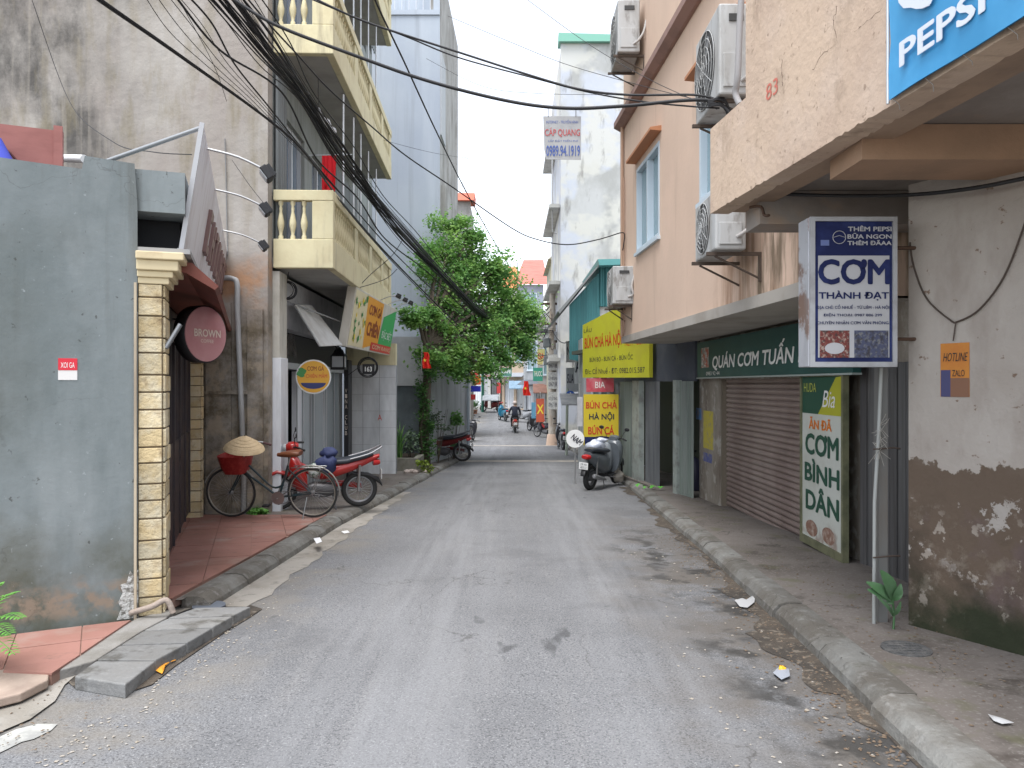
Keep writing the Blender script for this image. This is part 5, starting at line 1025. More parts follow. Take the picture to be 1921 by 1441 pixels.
# flags
def flag(px, Y, h, label):
    t = thing('flag', label, 'flag', P(*px, Y)); p = P(*px, Y); m = MB(); nx, nz = 8, 8; pts = []
    for j in range(nz+1):
        for i in range(nx+1): pts.append(p + Vector(((i/nx-.3)*h*.55*(.5+.5*j/nz) + .02*math.sin(j), .05*math.sin(i*1.5+j*.6), -h*j/nz)))
    m.add(pts, [(j*(nx+1)+i, j*(nx+1)+i+1, (j+1)*(nx+1)+i+1, (j+1)*(nx+1)+i) for j in range(nz) for i in range(nx)], True); m.build('cloth', M('flag_red', (.7, .02, .01), .7), t)
    fr = Fr((p.x-.1*h, p.y-.08), (p.x, p.y-.08), (0, -1)); st_ = [(.12*h+.12*h*(1 if i % 2 == 0 else .42)*math.sin(i*math.pi/5), -.5*h+.12*h*(1 if i % 2 == 0 else .42)*math.cos(i*math.pi/5)) for i in range(10)]
    MB().poly([Vector((p.x-.1*h+u, p.y-.075, p.z+v)) for u, v in st_]).build('star', yel, t)
    MB().tube([p + Vector((-.17*h, 0, .25)), p + Vector((-.25*h, .1, -h*1.3))], .012, 6).build('staff', metal, t)
flag((797, 661), 19.8, .42, 'red flag with yellow star among the vine leaves'); flag((985, 715), 47, .9, 'red flag with yellow star hanging by the far grey house')
bs = thing('round_traffic_sign', 'round blue road sign on a pale green pole', 'road sign', (1.95, 27, gz(27)))
c = P(1070, 742, 26.9); MB().tube([(c.x-.13, 27, gz(27)), (c.x-.1, 27, c.z+.25)], .05, 10).build('pole', M('pale_green_pole', (.4, .45, .38), .6), bs)
MB().lathe(c, [(.17, 0), (.17, .012)], (0, -1, 0), 24).build('disc', M('road_blue', (.03, .12, .5), .4), bs); MB().box(c + Vector((-.02, -.02, -.11)), c + Vector((.02, -.013, .11))).build('symbol', whitep, bs)
# ================================================================== TREE AND PLANTS
random.seed(42)
bark = M('bark', (.1, .08, .06), .95, layers=[dict(c=(.1, .08, .06), s=(8, 8, 1.5), a=.8)], bump=(14, .8, .02))
crown_m = M('tree_leaf', (.18, .37, .1), .5, layers=[dict(c=(.36, .55, .15), s=1.6, a=.8, lo=.45, hi=.62, d=3), dict(c=(.07, .18, .07), s=2.5, a=.7, lo=.5, hi=.65, d=3)], spec=.4)
def translucent(m, f=.4):
    t = m.node_tree; b = t.nodes['Principled BSDF']; o = t.nodes['Material Output']; tl = t.nodes.new('ShaderNodeBsdfTranslucent'); mx = t.nodes.new('ShaderNodeMixShader'); mx.inputs[0].default_value = f
    t.links.new(b.inputs['Base Color'].links[0].from_socket, tl.inputs['Color']); t.links.new(b.outputs[0], mx.inputs[1]); t.links.new(tl.outputs[0], mx.inputs[2]); t.links.new(mx.outputs[0], o.inputs['Surface'])
translucent(crown_m)
def leaves(m, c, r, n, size, flat=.75, surf=.55, loose=False):
    for _ in range(n):
        while True:
            d = Vector((random.uniform(-1, 1), random.uniform(-1, 1), random.uniform(-1, 1)))
            if .05 < d.length <= 1: break
        d = Vector((random.gauss(0, .5), random.gauss(0, .5), random.gauss(0, .5))) if loose else d.normalized() * (random.random()**surf) * random.uniform(.75, 1.12)
        p = Vector(c) + Vector((d.x*r, d.y*r, d.z*r*flat))
        t = Vector((random.gauss(0, 1), random.gauss(0, 1), random.gauss(-.25, .5))).normalized(); s_ = t.cross(Vector((random.gauss(0, .5), random.gauss(0, .5), 1))).normalized()
        L_ = size*random.uniform(.6, 1.3); w_ = L_*.42
        up = s_.cross(t)*L_*.12
        m.add([p, p+t*L_*.5+s_*w_+up, p+t*L_, p+t*L_*.5-s_*w_+up], [(0, 1, 2), (0, 2, 3)])
tr = thing('street_tree', 'leafy green tree leaning over the lane before the blue-grey tower', 'tree', (-2.35, 20.6, gz(20.6)))
tb = Vector((-2.35, 20.6, gz(20.6)))
CL = [(850, 432, 22.8, .5), (822, 470, 22.2, .6), (872, 478, 23, .7), (812, 520, 21.8, .55), (850, 540, 22.3, .65), (905, 500, 23.4, .7), (938, 535, 23.8, .6), (900, 560, 23.2, .55), (925, 505, 23.2, .4),
      (972, 585, 24.6, .7), (950, 600, 24, .75), (905, 605, 23, .6), (995, 622, 24.4, .35), (965, 640, 24, .6), (915, 648, 22.8, .65), (865, 645, 22, .7), (830, 625, 21.4, .45), (785, 592, 20.2, .33), (770, 600, 20, .24), (808, 590, 20.6, .3), (838, 668, 21.2, .5), (885, 672, 22, .5), (800, 668, 20.5, .35), (1000, 590, 24.6, .28), (862, 508, 22.4, .4), (840, 575, 21.8, .35), (940, 670, 23, .4), (980, 655, 24, .35), (905, 690, 22, .35), (850, 690, 21.4, .35), (880, 440, 23, .35), (965, 560, 24, .5), (930, 580, 23.6, .5), (875, 600, 22.6, .5)]
m = MB(); fork = tb + Vector((.05, .1, 3.3))
m.tube(smooth_path([tb + Vector((0, 0, -.1)), tb + Vector((-.05, .05, 1.2)), tb + Vector((.03, .05, 2.3)), fork], 5), [.16-.004*i for i in range(16)], 10)
for x, y, Y, r in CL:
    e = P(x, y, Y); mid = fork + (e-fork)*.5 + Vector((0, 0, .25)); st_ = fork + Vector((0, 0, random.uniform(-.5, .2)))
    pts = smooth_path([st_, mid, e], 4); m.tube(pts, [.06*(1-i/len(pts))+.012 for i in range(len(pts))], 6)
    for _ in range(3): m.tube([mid, mid+(e-mid)*.5+Vector((random.uniform(-.2, .2),)*3), e+Vector((random.uniform(-.5, .5)*r, random.uniform(-.5, .5)*r, random.uniform(-.5, .5)*r))], [.02, .014, .006], 5)
m.build('trunk', bark, tr)
m = MB()
for x, y, Y, r in CL:
    c = P(x, y, Y)
    for k in range(7):
        d = Vector((random.gauss(0, .5), random.gauss(0, .5), random.gauss(0, .4)))*r
        leaves(m, c + d, r*random.uniform(.5, .75), int(185*r/.6), .1, .8, loose=True)
    leaves(m, c, r*1.25, int(480*r), .1, .85, loose=True)
m.build('crown', crown_m, tr)
vm = M('vine_leaf', (.075, .18, .05), .5, layers=[dict(c=(.14, .28, .07), s=3, a=.8), dict(c=(.03, .08, .03), s=5, a=.6)])
translucent(vm)
vn = thing('climbing_vine', 'dense green vine climbing the trunk below the red flag', 'vine', tb + Vector((0, -.15, 0)))
m = MB(); m.tube(smooth_path([tb + Vector((.02, -.2, 0)), tb + Vector((-.1, -.22, 1)), tb + Vector((.05, -.2, 2.2))], 5), .025, 6); m.build('stem', bark, vn); m = MB()
for k in range(16):
    z = .3+k*.16; leaves(m, tb + Vector((random.uniform(-.12, .2), -.2, z)), .22+.05*math.sin(k*2), 70, .085, 1)
m.build('foliage', vm, vn)
# planter, shrubs and spiky plant
plb = thing('planter_bed', 'mossy concrete planter bed at the foot of the tree', 'planter', (-2.9, 19.6, gz(19.6)))
mossc = M('mossy_concrete', (.2, .19, .16), .95, layers=[dict(c=(.1, .11, .06), s=2.5, a=.8), dict(c=(.3, .29, .26), s=5, a=.5)], bump=(14, .6))
m = MB(); m.box((-3.9, 18.9, gz(19)-.1), (-2.35, 19.05, gz(19)+.42)); m.box((-2.5, 19.05, gz(19)-.1), (-2.35, 20.2, gz(19)+.40)); m.build('edge', mossc, plb)
MB().box((-3.9, 19.05, gz(19)-.1), (-2.5, 21.3, gz(19)+.33)).build('soil', M('soil', (.07, .055, .04), 1), plb)
sp = thing('spiky_plant', 'tall strap-leaved plant in the planter by the tiled wall', 'plant', (-3.0, 19.5, gz(19)+.33))
for k in range(46):
    a = random.uniform(0, 6.28); b0 = Vector((-3.0+random.uniform(-.15, .15), 19.5+random.uniform(-.15, .15), gz(19)+.33)); m = MB()
    leaf(m, b0, b0 + Vector((math.cos(a)*random.uniform(.08, .35), math.sin(a)*random.uniform(.1, .35), random.uniform(.5, 1.15))), .025, n=5); m.build('leaf', vm if k % 2 else crown_m, sp)
for k, (x, y, Y, r, n, lab) in enumerate(((852, 790, 24.5, .42, 420, 'dark green shrub against the boundary wall'), (800, 874, 18.4, .2, 160, 'low yellow-green bush at the planter corner'), (772, 830, 20, .35, 260, 'grey-green shrub behind the strap-leaved plant'), (852, 835, 23.4, .25, 200, 'small light green plant near the leaning red motorbike'), (822, 790, 21.6, .45, 260, 'thin twiggy grey shrub beside the vine'))):
    c = P(x, y, Y); g = gz(Y)+.1; t = thing('shrub', lab, 'shrub', (c.x, Y, g)); m = MB()
    for q in range(7): m.tube([(c.x, Y, g), c + Vector((random.uniform(-.7, .7)*r, random.uniform(-.5, .5)*r, random.uniform(-.2, .8)*r))], [.012, .004], 5)
    m.build('stems', bark, t); m = MB()
    for q in range(6): leaves(m, c + Vector((random.uniform(-.6, .6)*r, random.uniform(-.6, .6)*r, random.uniform(-.6, .7)*r)), r*.5, n//6, .09, .9)
    m.build('foliage', (crown_m, M('bush_lime', (.2, .28, .03), .5), M('leaf_greyish', (.1, .15, .09), .6), vm, MATS['leaf_greyish'] if 'leaf_greyish' in MATS else vm)[k], t)
m = MB(); c = P(785, 872, 18.5)
for i in range(5): m.ell((c.x-.25+i*.1, 18.3+.1*(i % 2), gz(18.3)+.13), .09, .07, .06, 8, 5)
tag(m.build('rubble_pile', M('rubble', (.45, .38, .34), .95, bump=(20, .8))), 'little heap of pale rubble by the yellow-green bush', 'rubble', kind='stuff')
# fern at the left edge
fm = M('fern_leaf', (.09, .25, .04), .5, layers=[dict(c=(.16, .36, .07), s=9, a=.6)])
fe = thing('fern', 'bright green fern growing by the foot of the grey wall', 'fern', (-3.35, 4.62, gz(4.6)+.08))
fb = Vector((-3.32, 4.62, gz(4.6)+.08))
for k, (x, y, Y) in enumerate(((30, 1112, 4.5), (42, 1160, 4.4), (28, 1228, 4.2), (20, 1190, 4.3), (-30, 1105, 4.5), (5, 1095, 4.7), (-50, 1170, 4.3))):
    e = P(x, y, Y); s0 = fb + Vector((0, 0, .05)); mid = s0 + (e-s0)*.55 + Vector((0, 0, .1)); pth = smooth_path([s0, mid, e], 8); m = MB(); m.tube(pth, .003, 4)
    for i in range(3, len(pth)-1):
        t = (pth[i+1]-pth[i-1]).normalized(); sd = t.cross(Vector((0, 0, 1))).normalized(); L_ = .085*math.sin(math.pi*(i/len(pth))**.7)+.012
        for sg in (-1, 1): leaf(m, pth[i], pth[i] + (sd*sg + t*.6).normalized()*L_, .009, n=3)
    m.build('frond', fm, fe)
gp = thing('grass_tuft', 'tuft of green weeds under the bicycle by the side wall', 'weed', G(485, 966, .1))
c = Vector((P(485, 960, 11.0).x, 11.0, gz(11)+.12)); m = MB(); leaves(m, c + Vector((0, 0, .03)), .16, 170, .07, .5); m.build('foliage', fm, gp)
for q in range(3): MB().tube([c + Vector((q*.06-.06, 0, -.03)), c + Vector((q*.07-.07, .02, .08))], .004, 4).build('stem', fm, gp)
vg = thing('leaf_scrap', 'scattered bright green vegetable leaves on the pavement by the doorway', 'leaves', DB.pt(dbu(1245), zd0, .25)); c = DB.pt(dbu(1245), gz(14)+.12, .3)
for q in range(14): m = MB(); a = c + Vector((random.uniform(-.2, .2), random.uniform(-.25, .25), .01)); leaf(m, a, a + Vector((random.uniform(-.12, .12), random.uniform(-.12, .12), .03)), .03, n=3); m.build('leaf', M('veg_leaf', (.1, .4, .04), .5), vg)

# ================================================================== VEHICLES
rub = M('tyre_rubber', (.03, .03, .03), .85); chrome = M('chrome', (.4, .4, .4), .3, .9); alu = M('alloy', (.3, .3, .31), .45, .7); engm = M('engine_grey', (.12, .12, .125), .5, .5); seatm = M('seat_vinyl', (.03, .035, .045), .45)
def wheel(t, x, r, tr_, spokes=20, rim=None, name='wheel', dirt=None):
    w_ = MB().ring((x, 0, r), r-tr_, tr_, (0, 1, 0), 36, 8).build(name, dirt or rub, t)
    MB().ring((x, 0, r), r-tr_*2, tr_*.55, (0, 1, 0), 36, 6).build('rim', rim or alu, w_)
    MB().lathe((x, -.05, r), [(.025, 0), (.03, .02), (.03, .08), (.025, .1)], (0, 1, 0), 12).build('hub', alu, w_)
    m = MB()
    for i in range(spokes):
        a = 2*math.pi*i/spokes; b = a + (.35 if i % 2 else -.35); y = .03 if i % 4 < 2 else -.03
        m.tube([(x+.028*math.cos(b), y, r+.028*math.sin(b)), (x+(r-tr_*2)*math.cos(a), 0, r+(r-tr_*2)*math.sin(a))], .0016 if tr_ < .03 else .0028, 3)
    m.build('spokes', chrome, w_); return w_
def bicycle():
    t = thing('bicycle', 'old dark green step-through bicycle with red basket by the side wall', 'bicycle')
    fr_ = M('bike_paint', (.02, .045, .055), .4, layers=[dict(c=(.06, .04, .03), s=9, a=.5)]); rimm = M('old_rim', (.4, .37, .32), .45, .6)
    for x in (.56, -.56): wheel(t, x, .345, .017, 32, rimm)
    m = MB(); hd = Vector((.36, 0, .83)); hl = Vector((.405, 0, .66)); bb = Vector((-.1, 0, .28)); st = Vector((-.24, 0, .72)); rx = Vector((-.56, 0, .345))
    m.tube([hd, hl], .02, 8); m.tube(smooth_path([hl, Vector((.15, 0, .47)), bb], 5), .016, 8); m.tube(smooth_path([hd - Vector((0, 0, .05)), Vector((.2, 0, .62)), Vector((-.02, 0, .42)), Vector((-.17, 0, .45))], 5), .014, 8); m.tube([bb, st], .015, 8)
    for y in (-.05, .05): m.tube([bb + Vector((0, y*.5, 0)), rx + Vector((0, y, 0))], .009, 6); m.tube([st - Vector((0, 0, .05)), rx + Vector((0, y, 0))], .008, 6)
    m.build('frame', fr_, t)
    m = MB()
    for y in (-.05, .05): m.tube(smooth_path([hl + Vector((0, y, -.02)), Vector((.47, y, .5)), Vector((.56, y, .345))], 4), .011, 6)
    m.tube([hl + Vector((0, -.05, -.02)), hl + Vector((0, .05, -.02))], .012, 6); m.build('fork', fr_, t)
    m = MB(); m.tube([hd, hd + Vector((-.03, 0, .12))], .012, 8); c = hd + Vector((-.03, 0, .12))
    m.tube(smooth_path([c + Vector((-.24, .27, .0)), c + Vector((-.12, .27, .04)), c + Vector((.02, .16, .05)), c, c + Vector((.02, -.16, .05)), c + Vector((-.12, -.27, .04)), c + Vector((-.24, -.27, 0))], 4), .011, 7); m.build('handlebar', chrome, t)
    for y in (-.27, .27): MB().tube([c + Vector((-.14, y, .03)), c + Vector((-.25, y, -.002))], .016, 8).build('grip', M('brown_grip', (.1, .05, .05), .7), t)
    MB().tube([st, st + Vector((-.03, 0, .12))], .012, 8).build('seat_post', chrome, t)
    MB().hull([(-.42, .89, .1, .03), (-.38, .89, .12, .045), (-.28, .88, .1, .045), (-.17, .87, .05, .035), (-.1, .865, .025, .022)]).build('saddle', M('brown_leather', (.16, .055, .025), .45), t)
    for x in (.56, -.56): m = MB(); m.tube([(x+.375*math.cos(a), 0, .345+.375*math.sin(a)) for a in [R(30+i*12) if x < 0 else R(20+i*10) for i in range(14)]], .012, 5); m.build('mudguard', M('mudguard_grey', (.3, .29, .27), .5, .4), t)
    m = MB()
    for y in (-.06, .06): m.tube([(-.3, y, .7), (-.75, y, .7)], .007, 5); m.tube([(-.7, y, .7), (-.57, y, .36)], .006, 5)
    for x in (-.35, -.5, -.65, -.75): m.tube([(x, -.06, .7), (x, .06, .7)], .006, 5)
    m.build('rack', chrome, t)
    m = MB(); m.lathe(bb + Vector((0, .05, 0)), [(.09, 0), (.09, .004)], (0, 1, 0), 24); m.tube([bb + Vector((0, .07, 0)), bb + Vector((.14, .07, -.09))], .009, 6); m.tube([bb + Vector((0, -.07, 0)), bb + Vector((-.14, -.07, .09))], .009, 6); m.build('crank', chrome, t)
    for p in (bb + Vector((.14, .11, -.09)), bb + Vector((-.14, -.11, .09))): MB().obox(p, (.045, 0, 0), (0, .04, 0), (0, 0, .012)).build('pedal', black, t)
    m = MB(); m.tube([bb + Vector((0, .055, .09)), rx + Vector((0, .055, .03))], .004, 4); m.tube([bb + Vector((0, .055, -.09)), rx + Vector((0, .055, -.03))], .004, 4); m.build('chain', engm, t)
    MB().tube([(-.5, .06, .3), (-.46, .16, .0)], .009, 6).build('kickstand', chrome, t)
    # red basket
    b0 = Vector((.47, 0, .62)); m = MB(); rg = []
    for i, (s_, z) in enumerate(((.13, 0), (.17, .1), (.205, .25))): rg.append([b0 + Vector((s_*1.05*math.copysign(abs(math.cos(a))**.6, math.cos(a)), s_*1.15*math.copysign(abs(math.sin(a))**.6, math.sin(a)), z)) for a in [2*math.pi*k/20 for k in range(20)]])
    m.rings(rg[:], cap=False); m.poly(rg[0][::-1]); m.build('basket', M('basket_red', (.25, .015, .015), .4, layers=[dict(c=(.4, .05, .04), s=25, a=.6)]), t)
    return t
bk_ = bicycle(); place(bk_, (-3.36, 10.62, gz(10.6)+.13), R(178), 1.03, R(-6))
# conical hat in the basket
ht = thing('conical_hat', 'pale straw conical hat lying on the red bicycle basket', 'hat'); m = MB()
m.lathe((0, 0, 0), [(.235, 0), (.225, .025), (.16, .075), (.08, .125), (.012, .165)], n=28, cap=False); m.lathe((0, 0, .0), [(.23, -.004), (.155, .065), (.075, .115), (.01, .155)], n=28, cap=False)
straw = M('straw', (.62, .48, .3), .8, layers=[dict(c=(.5, .37, .22), s=12, a=.6)], bump=(60, .3)); m.build('cone', straw, ht)
m = MB(); [m.ring((0, 0, z), r_, .0035, (0, 0, 1), 28, 4) for r_, z in ((.234, .0), (.2, .045), (.16, .077), (.12, .101), (.08, .127))]; m.build('hoops', straw, ht)
ht.location = P(458, 842, 10.35); ht.rotation_euler = (R(14), R(8), 0); ht.scale = (1.15,)*3
def motorbike(label, body, accent, group=None, scoot=False, plate=True):
    t = thing('scooter' if scoot else 'motorbike', label, 'scooter' if scoot else 'motorbike', group=group)
    bm_ = paint('bike_' + label[:14], body, .3, coat=.4); am = paint('acc_' + label[:14], accent, .35)
    r = .27 if scoot else .285; tw_ = .055 if scoot else .04; wb = .63
    wheel(t, wb, r, tw_*.85, 12 if scoot else 24, name='front_wheel'); wheel(t, -wb+.02, r, tw_, 12 if scoot else 24, name='rear_wheel')
    hd = Vector((.4, 0, .92))
    m = MB()
    for y in (-.08, .08): m.tube([(wb, y, r), (.45, y, .75)], .02, 8)
    m.tube([(.46, 0, .72), hd], .025, 8); m.build('fork', alu, t)
    MB().hull([(wb-.28, r+.14, .05, .04), (wb-.15, r+.28, .07, .035), (wb+.02, r+.33, .075, .03), (wb+.2, r+.24, .07, .03), (wb+.3, r+.12, .04, .02)]).build('front_fender', bm_, t)
    if scoot:
        m = MB(); m.hull([(.5, .62, .16, .18), (.45, .7, .21, .3), (.36, .66, .22, .36), (.3, .6, .2, .32)]); m.build('leg_shield', bm_, t)
        m = MB(); m.hull([(.3, .27, .14, .03), (.1, .25, .15, .03), (-.05, .27, .14, .04)]); m.build('footboard', black, t)
        m = MB(); m.hull([(.0, .48, .12, .2), (-.15, .52, .16, .22), (-.4, .58, .17, .19), (-.65, .66, .14, .14), (-.82, .72, .09, .08)]); m.build('rear_body', bm_, t)
        m = MB(); m.hull([(.05, .77, .1, .03), (-.1, .79, .15, .05), (-.35, .8, .15, .05), (-.6, .83, .14, .05), (-.78, .83, .1, .03)]); m.build('seat', seatm, t)
        MB().hull([(-.35, .3, .06, .1, .0), (-.55, .3, .1, .12, .02), (-.72, .28, .06, .09, .04)]).build('engine', engm, t)
    else:
        m = MB(); m.hull([(.47, .72, .1, .12), (.42, .62, .16, .26), (.33, .55, .2, .27), (.26, .48, .2, .2), (.2, .42, .16, .12)]); m.build('leg_shield', bm_, t)
        m = MB(); m.hull([(.34, .72, .06, .06), (.1, .56, .07, .07), (-.1, .55, .08, .09)]); m.build('spine', am, t)
        m = MB(); m.hull([(-.0, .56, .1, .1), (-.2, .6, .13, .11), (-.5, .68, .12, .09), (-.8, .78, .08, .05), (-.92, .82, .04, .03)]); m.build('side_cover', bm_, t)
        m = MB(); m.hull([(.08, .72, .08, .03), (-.1, .74, .12, .05), (-.4, .76, .13, .05), (-.7, .83, .11, .045), (-.82, .86, .07, .03)]); m.build('seat', seatm, t)
        m = MB(); m.hull([(.22, .32, .08, .07), (.1, .32, .12, .11), (-.1, .3, .13, .12), (-.22, .32, .1, .08)]); m.build('engine', engm, t)
        for i in range(5): MB().box((.2+i*.025, -.07, .26), (.212+i*.025, .07, .4)).build('fin', alu, t)
        m = MB()
        for y in (-.13, .13): m.tube(smooth_path([(-.45, y, .8), (-.75, y, .88), (-.95, y*.6, .98)], 4), .013, 6)
        m.tube([(-.95, -.078, .98), (-.95, .078, .98)], .013, 6); m.build('grab_rail', alu, t)
        MB().hull([(-.1, .36, .03, .05, -.12), (-.4, .36, .03, .05, -.12), (-.65, .3, .03, .05, -.12)]).build('chain_case', bm_, t)
    m = MB(); m.hull([(.52, .98, .06, .05), (.48, .99, .11, .08), (.4, 1.0, .12, .08), (.33, 1.0, .08, .05)]); m.build('handlebar_cowl', bm_, t)
    MB().lathe((.52, 0, .98), [(.07, 0), (.065, .03), (.03, .045)], (1, 0, 0), 16).build('headlight', glass_l, t)
    m = MB()
    for s_ in (-1, 1): m.tube(smooth_path([(.42, s_*.08, 1.0), (.36, s_*.2, 1.02), (.26, s_*.34, 1.0)], 4), .013, 6)
    m.build('handlebar', black, t)
    for s_ in (-1, 1):
        MB().tube([(.34, s_*.24, 1.02), (.25, s_*.35, 1.0)], .018, 8).build('grip', black, t)
        q = MB().tube([(.38, s_*.17, 1.02), (.4, s_*.22, 1.14), (.38, s_*.28, 1.2)], .006, 5).build('mirror', black, t); MB().ell((.37, s_*.3, 1.22), .012, .06, .04, 12, 6).build('mirror_glass', black, q)
    MB().lathe((-.05 if not scoot else -.2, -.15, .2), [(.025, 0), (.03, .1), (.045, .3), (.05, .62), (.03, .64)], (-.97, -.05, .2), 14).build('exhaust', alu, t)
    MB().hull([(-.5, .55, .05, .03), (-.75, .52, .06, .03), (-.92, .42, .06, .05), (-.97, .34, .05, .02)]).build('rear_fender', black, t)
    z = .7 if scoot else .72; MB().hull([(-.82, z, .1, .05), (-.9, z, .09, .045), (-.93, z, .06, .03)]).build('tail_light', M('tail_red', (.4, .02, .02), .25), t)
    if plate:
        pf = Fr((-.955, .1), (-.955, -.1), (-1, 0)); o = MB().fbox(pf, .0, .2, .46, .6, -.006, 0).build('number_plate', whitep, t); text('29 H1', pf, .03, .17, .535, .58, .003, bk, o); text('483.51', pf, .03, .17, .475, .52, .003, bk, o)
    MB().tube([(-.24, -.16, .01), (-.2, -.09, .2), (-.2, .09, .2), (-.24, .16, .01)], .012, 6).build('stand', engm, t)
    MB().tube([(.02, -.26, .24), (.02, .26, .24)], .013, 6).build('footrest', engm, t)
    for s_ in (-1, 1): MB().tube([(-.6, s_*.13, .7), (-.6+.02, s_*.12, r)], .022, 8).build('shock_absorber', chrome, t)
    return t
mb = motorbike('red and black motorbike parked behind the old bicycle', (.38, .018, .015), (.35, .03, .03)); place(mb, (-2.98, 11.75, gz(11.75)+.11), R(197), .98, R(-6))
# clothes hung on the motorbike
cl = thing('motorbike_bag', 'navy bag and white patterned cloth hung on the red motorbike', 'bag', (0, 0, 0))
def soft(name, c, rx, ry, rz, mat, parent, seed):
    random.seed(seed); m = MB(); rg = []; nu, nv = 16, 10; ph = [random.uniform(0, 6) for _ in range(6)]
    for i in range(nv+1):
        t = math.pi*(i+.1)/(nv+.2); rg.append([])
        for q in range(nu):
            a = 2*math.pi*q/nu; k = 1+.13*math.sin(3*a+ph[0]+2*t)+.1*math.sin(5*a+ph[1]-3*t)+.08*math.sin(4*t+ph[2]+a); rg[-1].append(Vector(c)+Vector((rx*math.sin(t)*math.cos(a)*k, ry*math.sin(t)*math.sin(a)*k, rz*math.cos(t)*k)))
    return m.rings(rg).build(name, mat, parent)
navyc = M('navy_cloth', (.025, .035, .1), .7); pat = M('patterned_cloth', (.55, .56, .54), .7, layers=[dict(c=(.08, .16, .1), s=16, a=.9, lo=.5, hi=.56)])
cl.location = P(600, 880, 11.25)
soft('bag', P(612, 872, 11.3), .16, .09, .13, navyc, cl, 1); soft('cloth', P(590, 882, 11.25), .1, .06, .1, pat, cl, 2); soft('strap_bundle', P(618, 850, 11.35), .13, .08, .08, navyc, cl, 3)
sc_ = motorbike('grey scooter parked at the kerb before the noodle board', (.12, .135, .15), (.1, .1, .11), scoot=True); a = G(1104, 919); place(sc_, (a.x+.36, a.y+.55, gz(15.8)), R(57), 1.0, R(4))
bgm = M('plastic_bag', (.55, .58, .66), .3, spec=.6); hb = thing('plastic_bag', 'crinkled pale plastic bag hung on the grey scooter handlebar', 'bag', P(1118, 838, 15.9)); soft('bag', P(1118, 838, 15.9), .2, .12, .13, bgm, hb, 5); soft('handle', P(1128, 826, 15.9), .12, .05, .05, bgm, hb, 6)
gsk = thing('grey_rain_cover', 'grey rain cover draped over the scooter front', 'cover', P(1135, 870, 16.1)); soft('cover', P(1132, 862, 16.15), .2, .16, .33, M('rain_grey', (.2, .22, .24), .55), gsk, 8)
hm = thing('helmet_sign_board', 'tilted round white board with black letters behind the scooter', 'sign', P(1078, 825, 16.6)); cc = P(1079, 823, 16.7); nn = Vector((-.1, -1, .1)).normalized()
MB().lathe(cc, [(.2, 0), (.2, .02)], nn, 28).build('disc', whitep, hm); hf = Fr((cc.x-.12, cc.y-.03), (cc.x+.14, cc.y-.03), (0, -1), z=cc.z); hf.U, hf.V = (hf.U*.75-Vector((0, 0, 1))*.66), (hf.U*.66+Vector((0, 0, 1))*.75); text('NAM', hf, .0, .26, .02, .15, .012, bk, hm, bold=.03)
MB().tube([cc, (cc.x, cc.y+.05, gz(16.7))], .015, 6).build('leg', metal, hm)
soft_ = tag(soft('stone_sack', P(1158, 893, 16.4), .16, .12, .12, M('sack', (.42, .38, .33), .9), None, 12), 'small pale sack on the kerb below the noodle board', 'sack')
rp_ = tag(soft('red_bucket_bag', P(1152, 868, 16.9), .09, .09, .14, M('red_bag', (.45, .05, .04), .5), None, 14), 'small red plastic bag standing under the noodle board', 'bag')
# distant bikes and the rider
m2 = motorbike('black scooter parked at the foot of the utility pole', (.03, .03, .035), (.03, .03, .03), scoot=True, plate=True); place(m2, (2.0, 31, gz(31)), R(95), 1, R(4))
def like(src, label, loc, yaw, col=None):
    o = copy_tree(src); o['label'] = label; place(o, loc, yaw, 1, R(4))
    if col:
        pm = paint('bike_' + label[:14], col, .3)
        for c in o.children:
            if c.name.split('.')[0] in ('front_fender', 'leg_shield', 'rear_body', 'side_cover', 'handlebar_cowl', 'chain_case'):
                c.data = c.data.copy(); c.data.materials[0] = pm
    return o
like(m2, 'dark scooter parked half hidden behind the steel post', (-2.05, 37, gz(37)), R(80))
like(m2, 'blue scooter parked by the far grey bend house', (-.65, 51.5, gz(51.5)), R(110), (.03, .16, .25))
like(mb, 'dark motorbike parked beside the red vertical sign', (1.75, 40, gz(40)), R(130), (.04, .04, .05))
lm_ = like(mb, 'old dark red motorbike leaning among the plants by the boundary wall', (-2.05, 22.6, gz(22.6)+.1), R(165), (.14, .02, .02)); lm_.rotation_euler[0] = R(-16)
rs = motorbike('orange-red scooter being ridden down the lane', (.5, .07, .02), (.4, .05, .02), scoot=True); place(rs, (.16, 44, gz(44)), R(92))
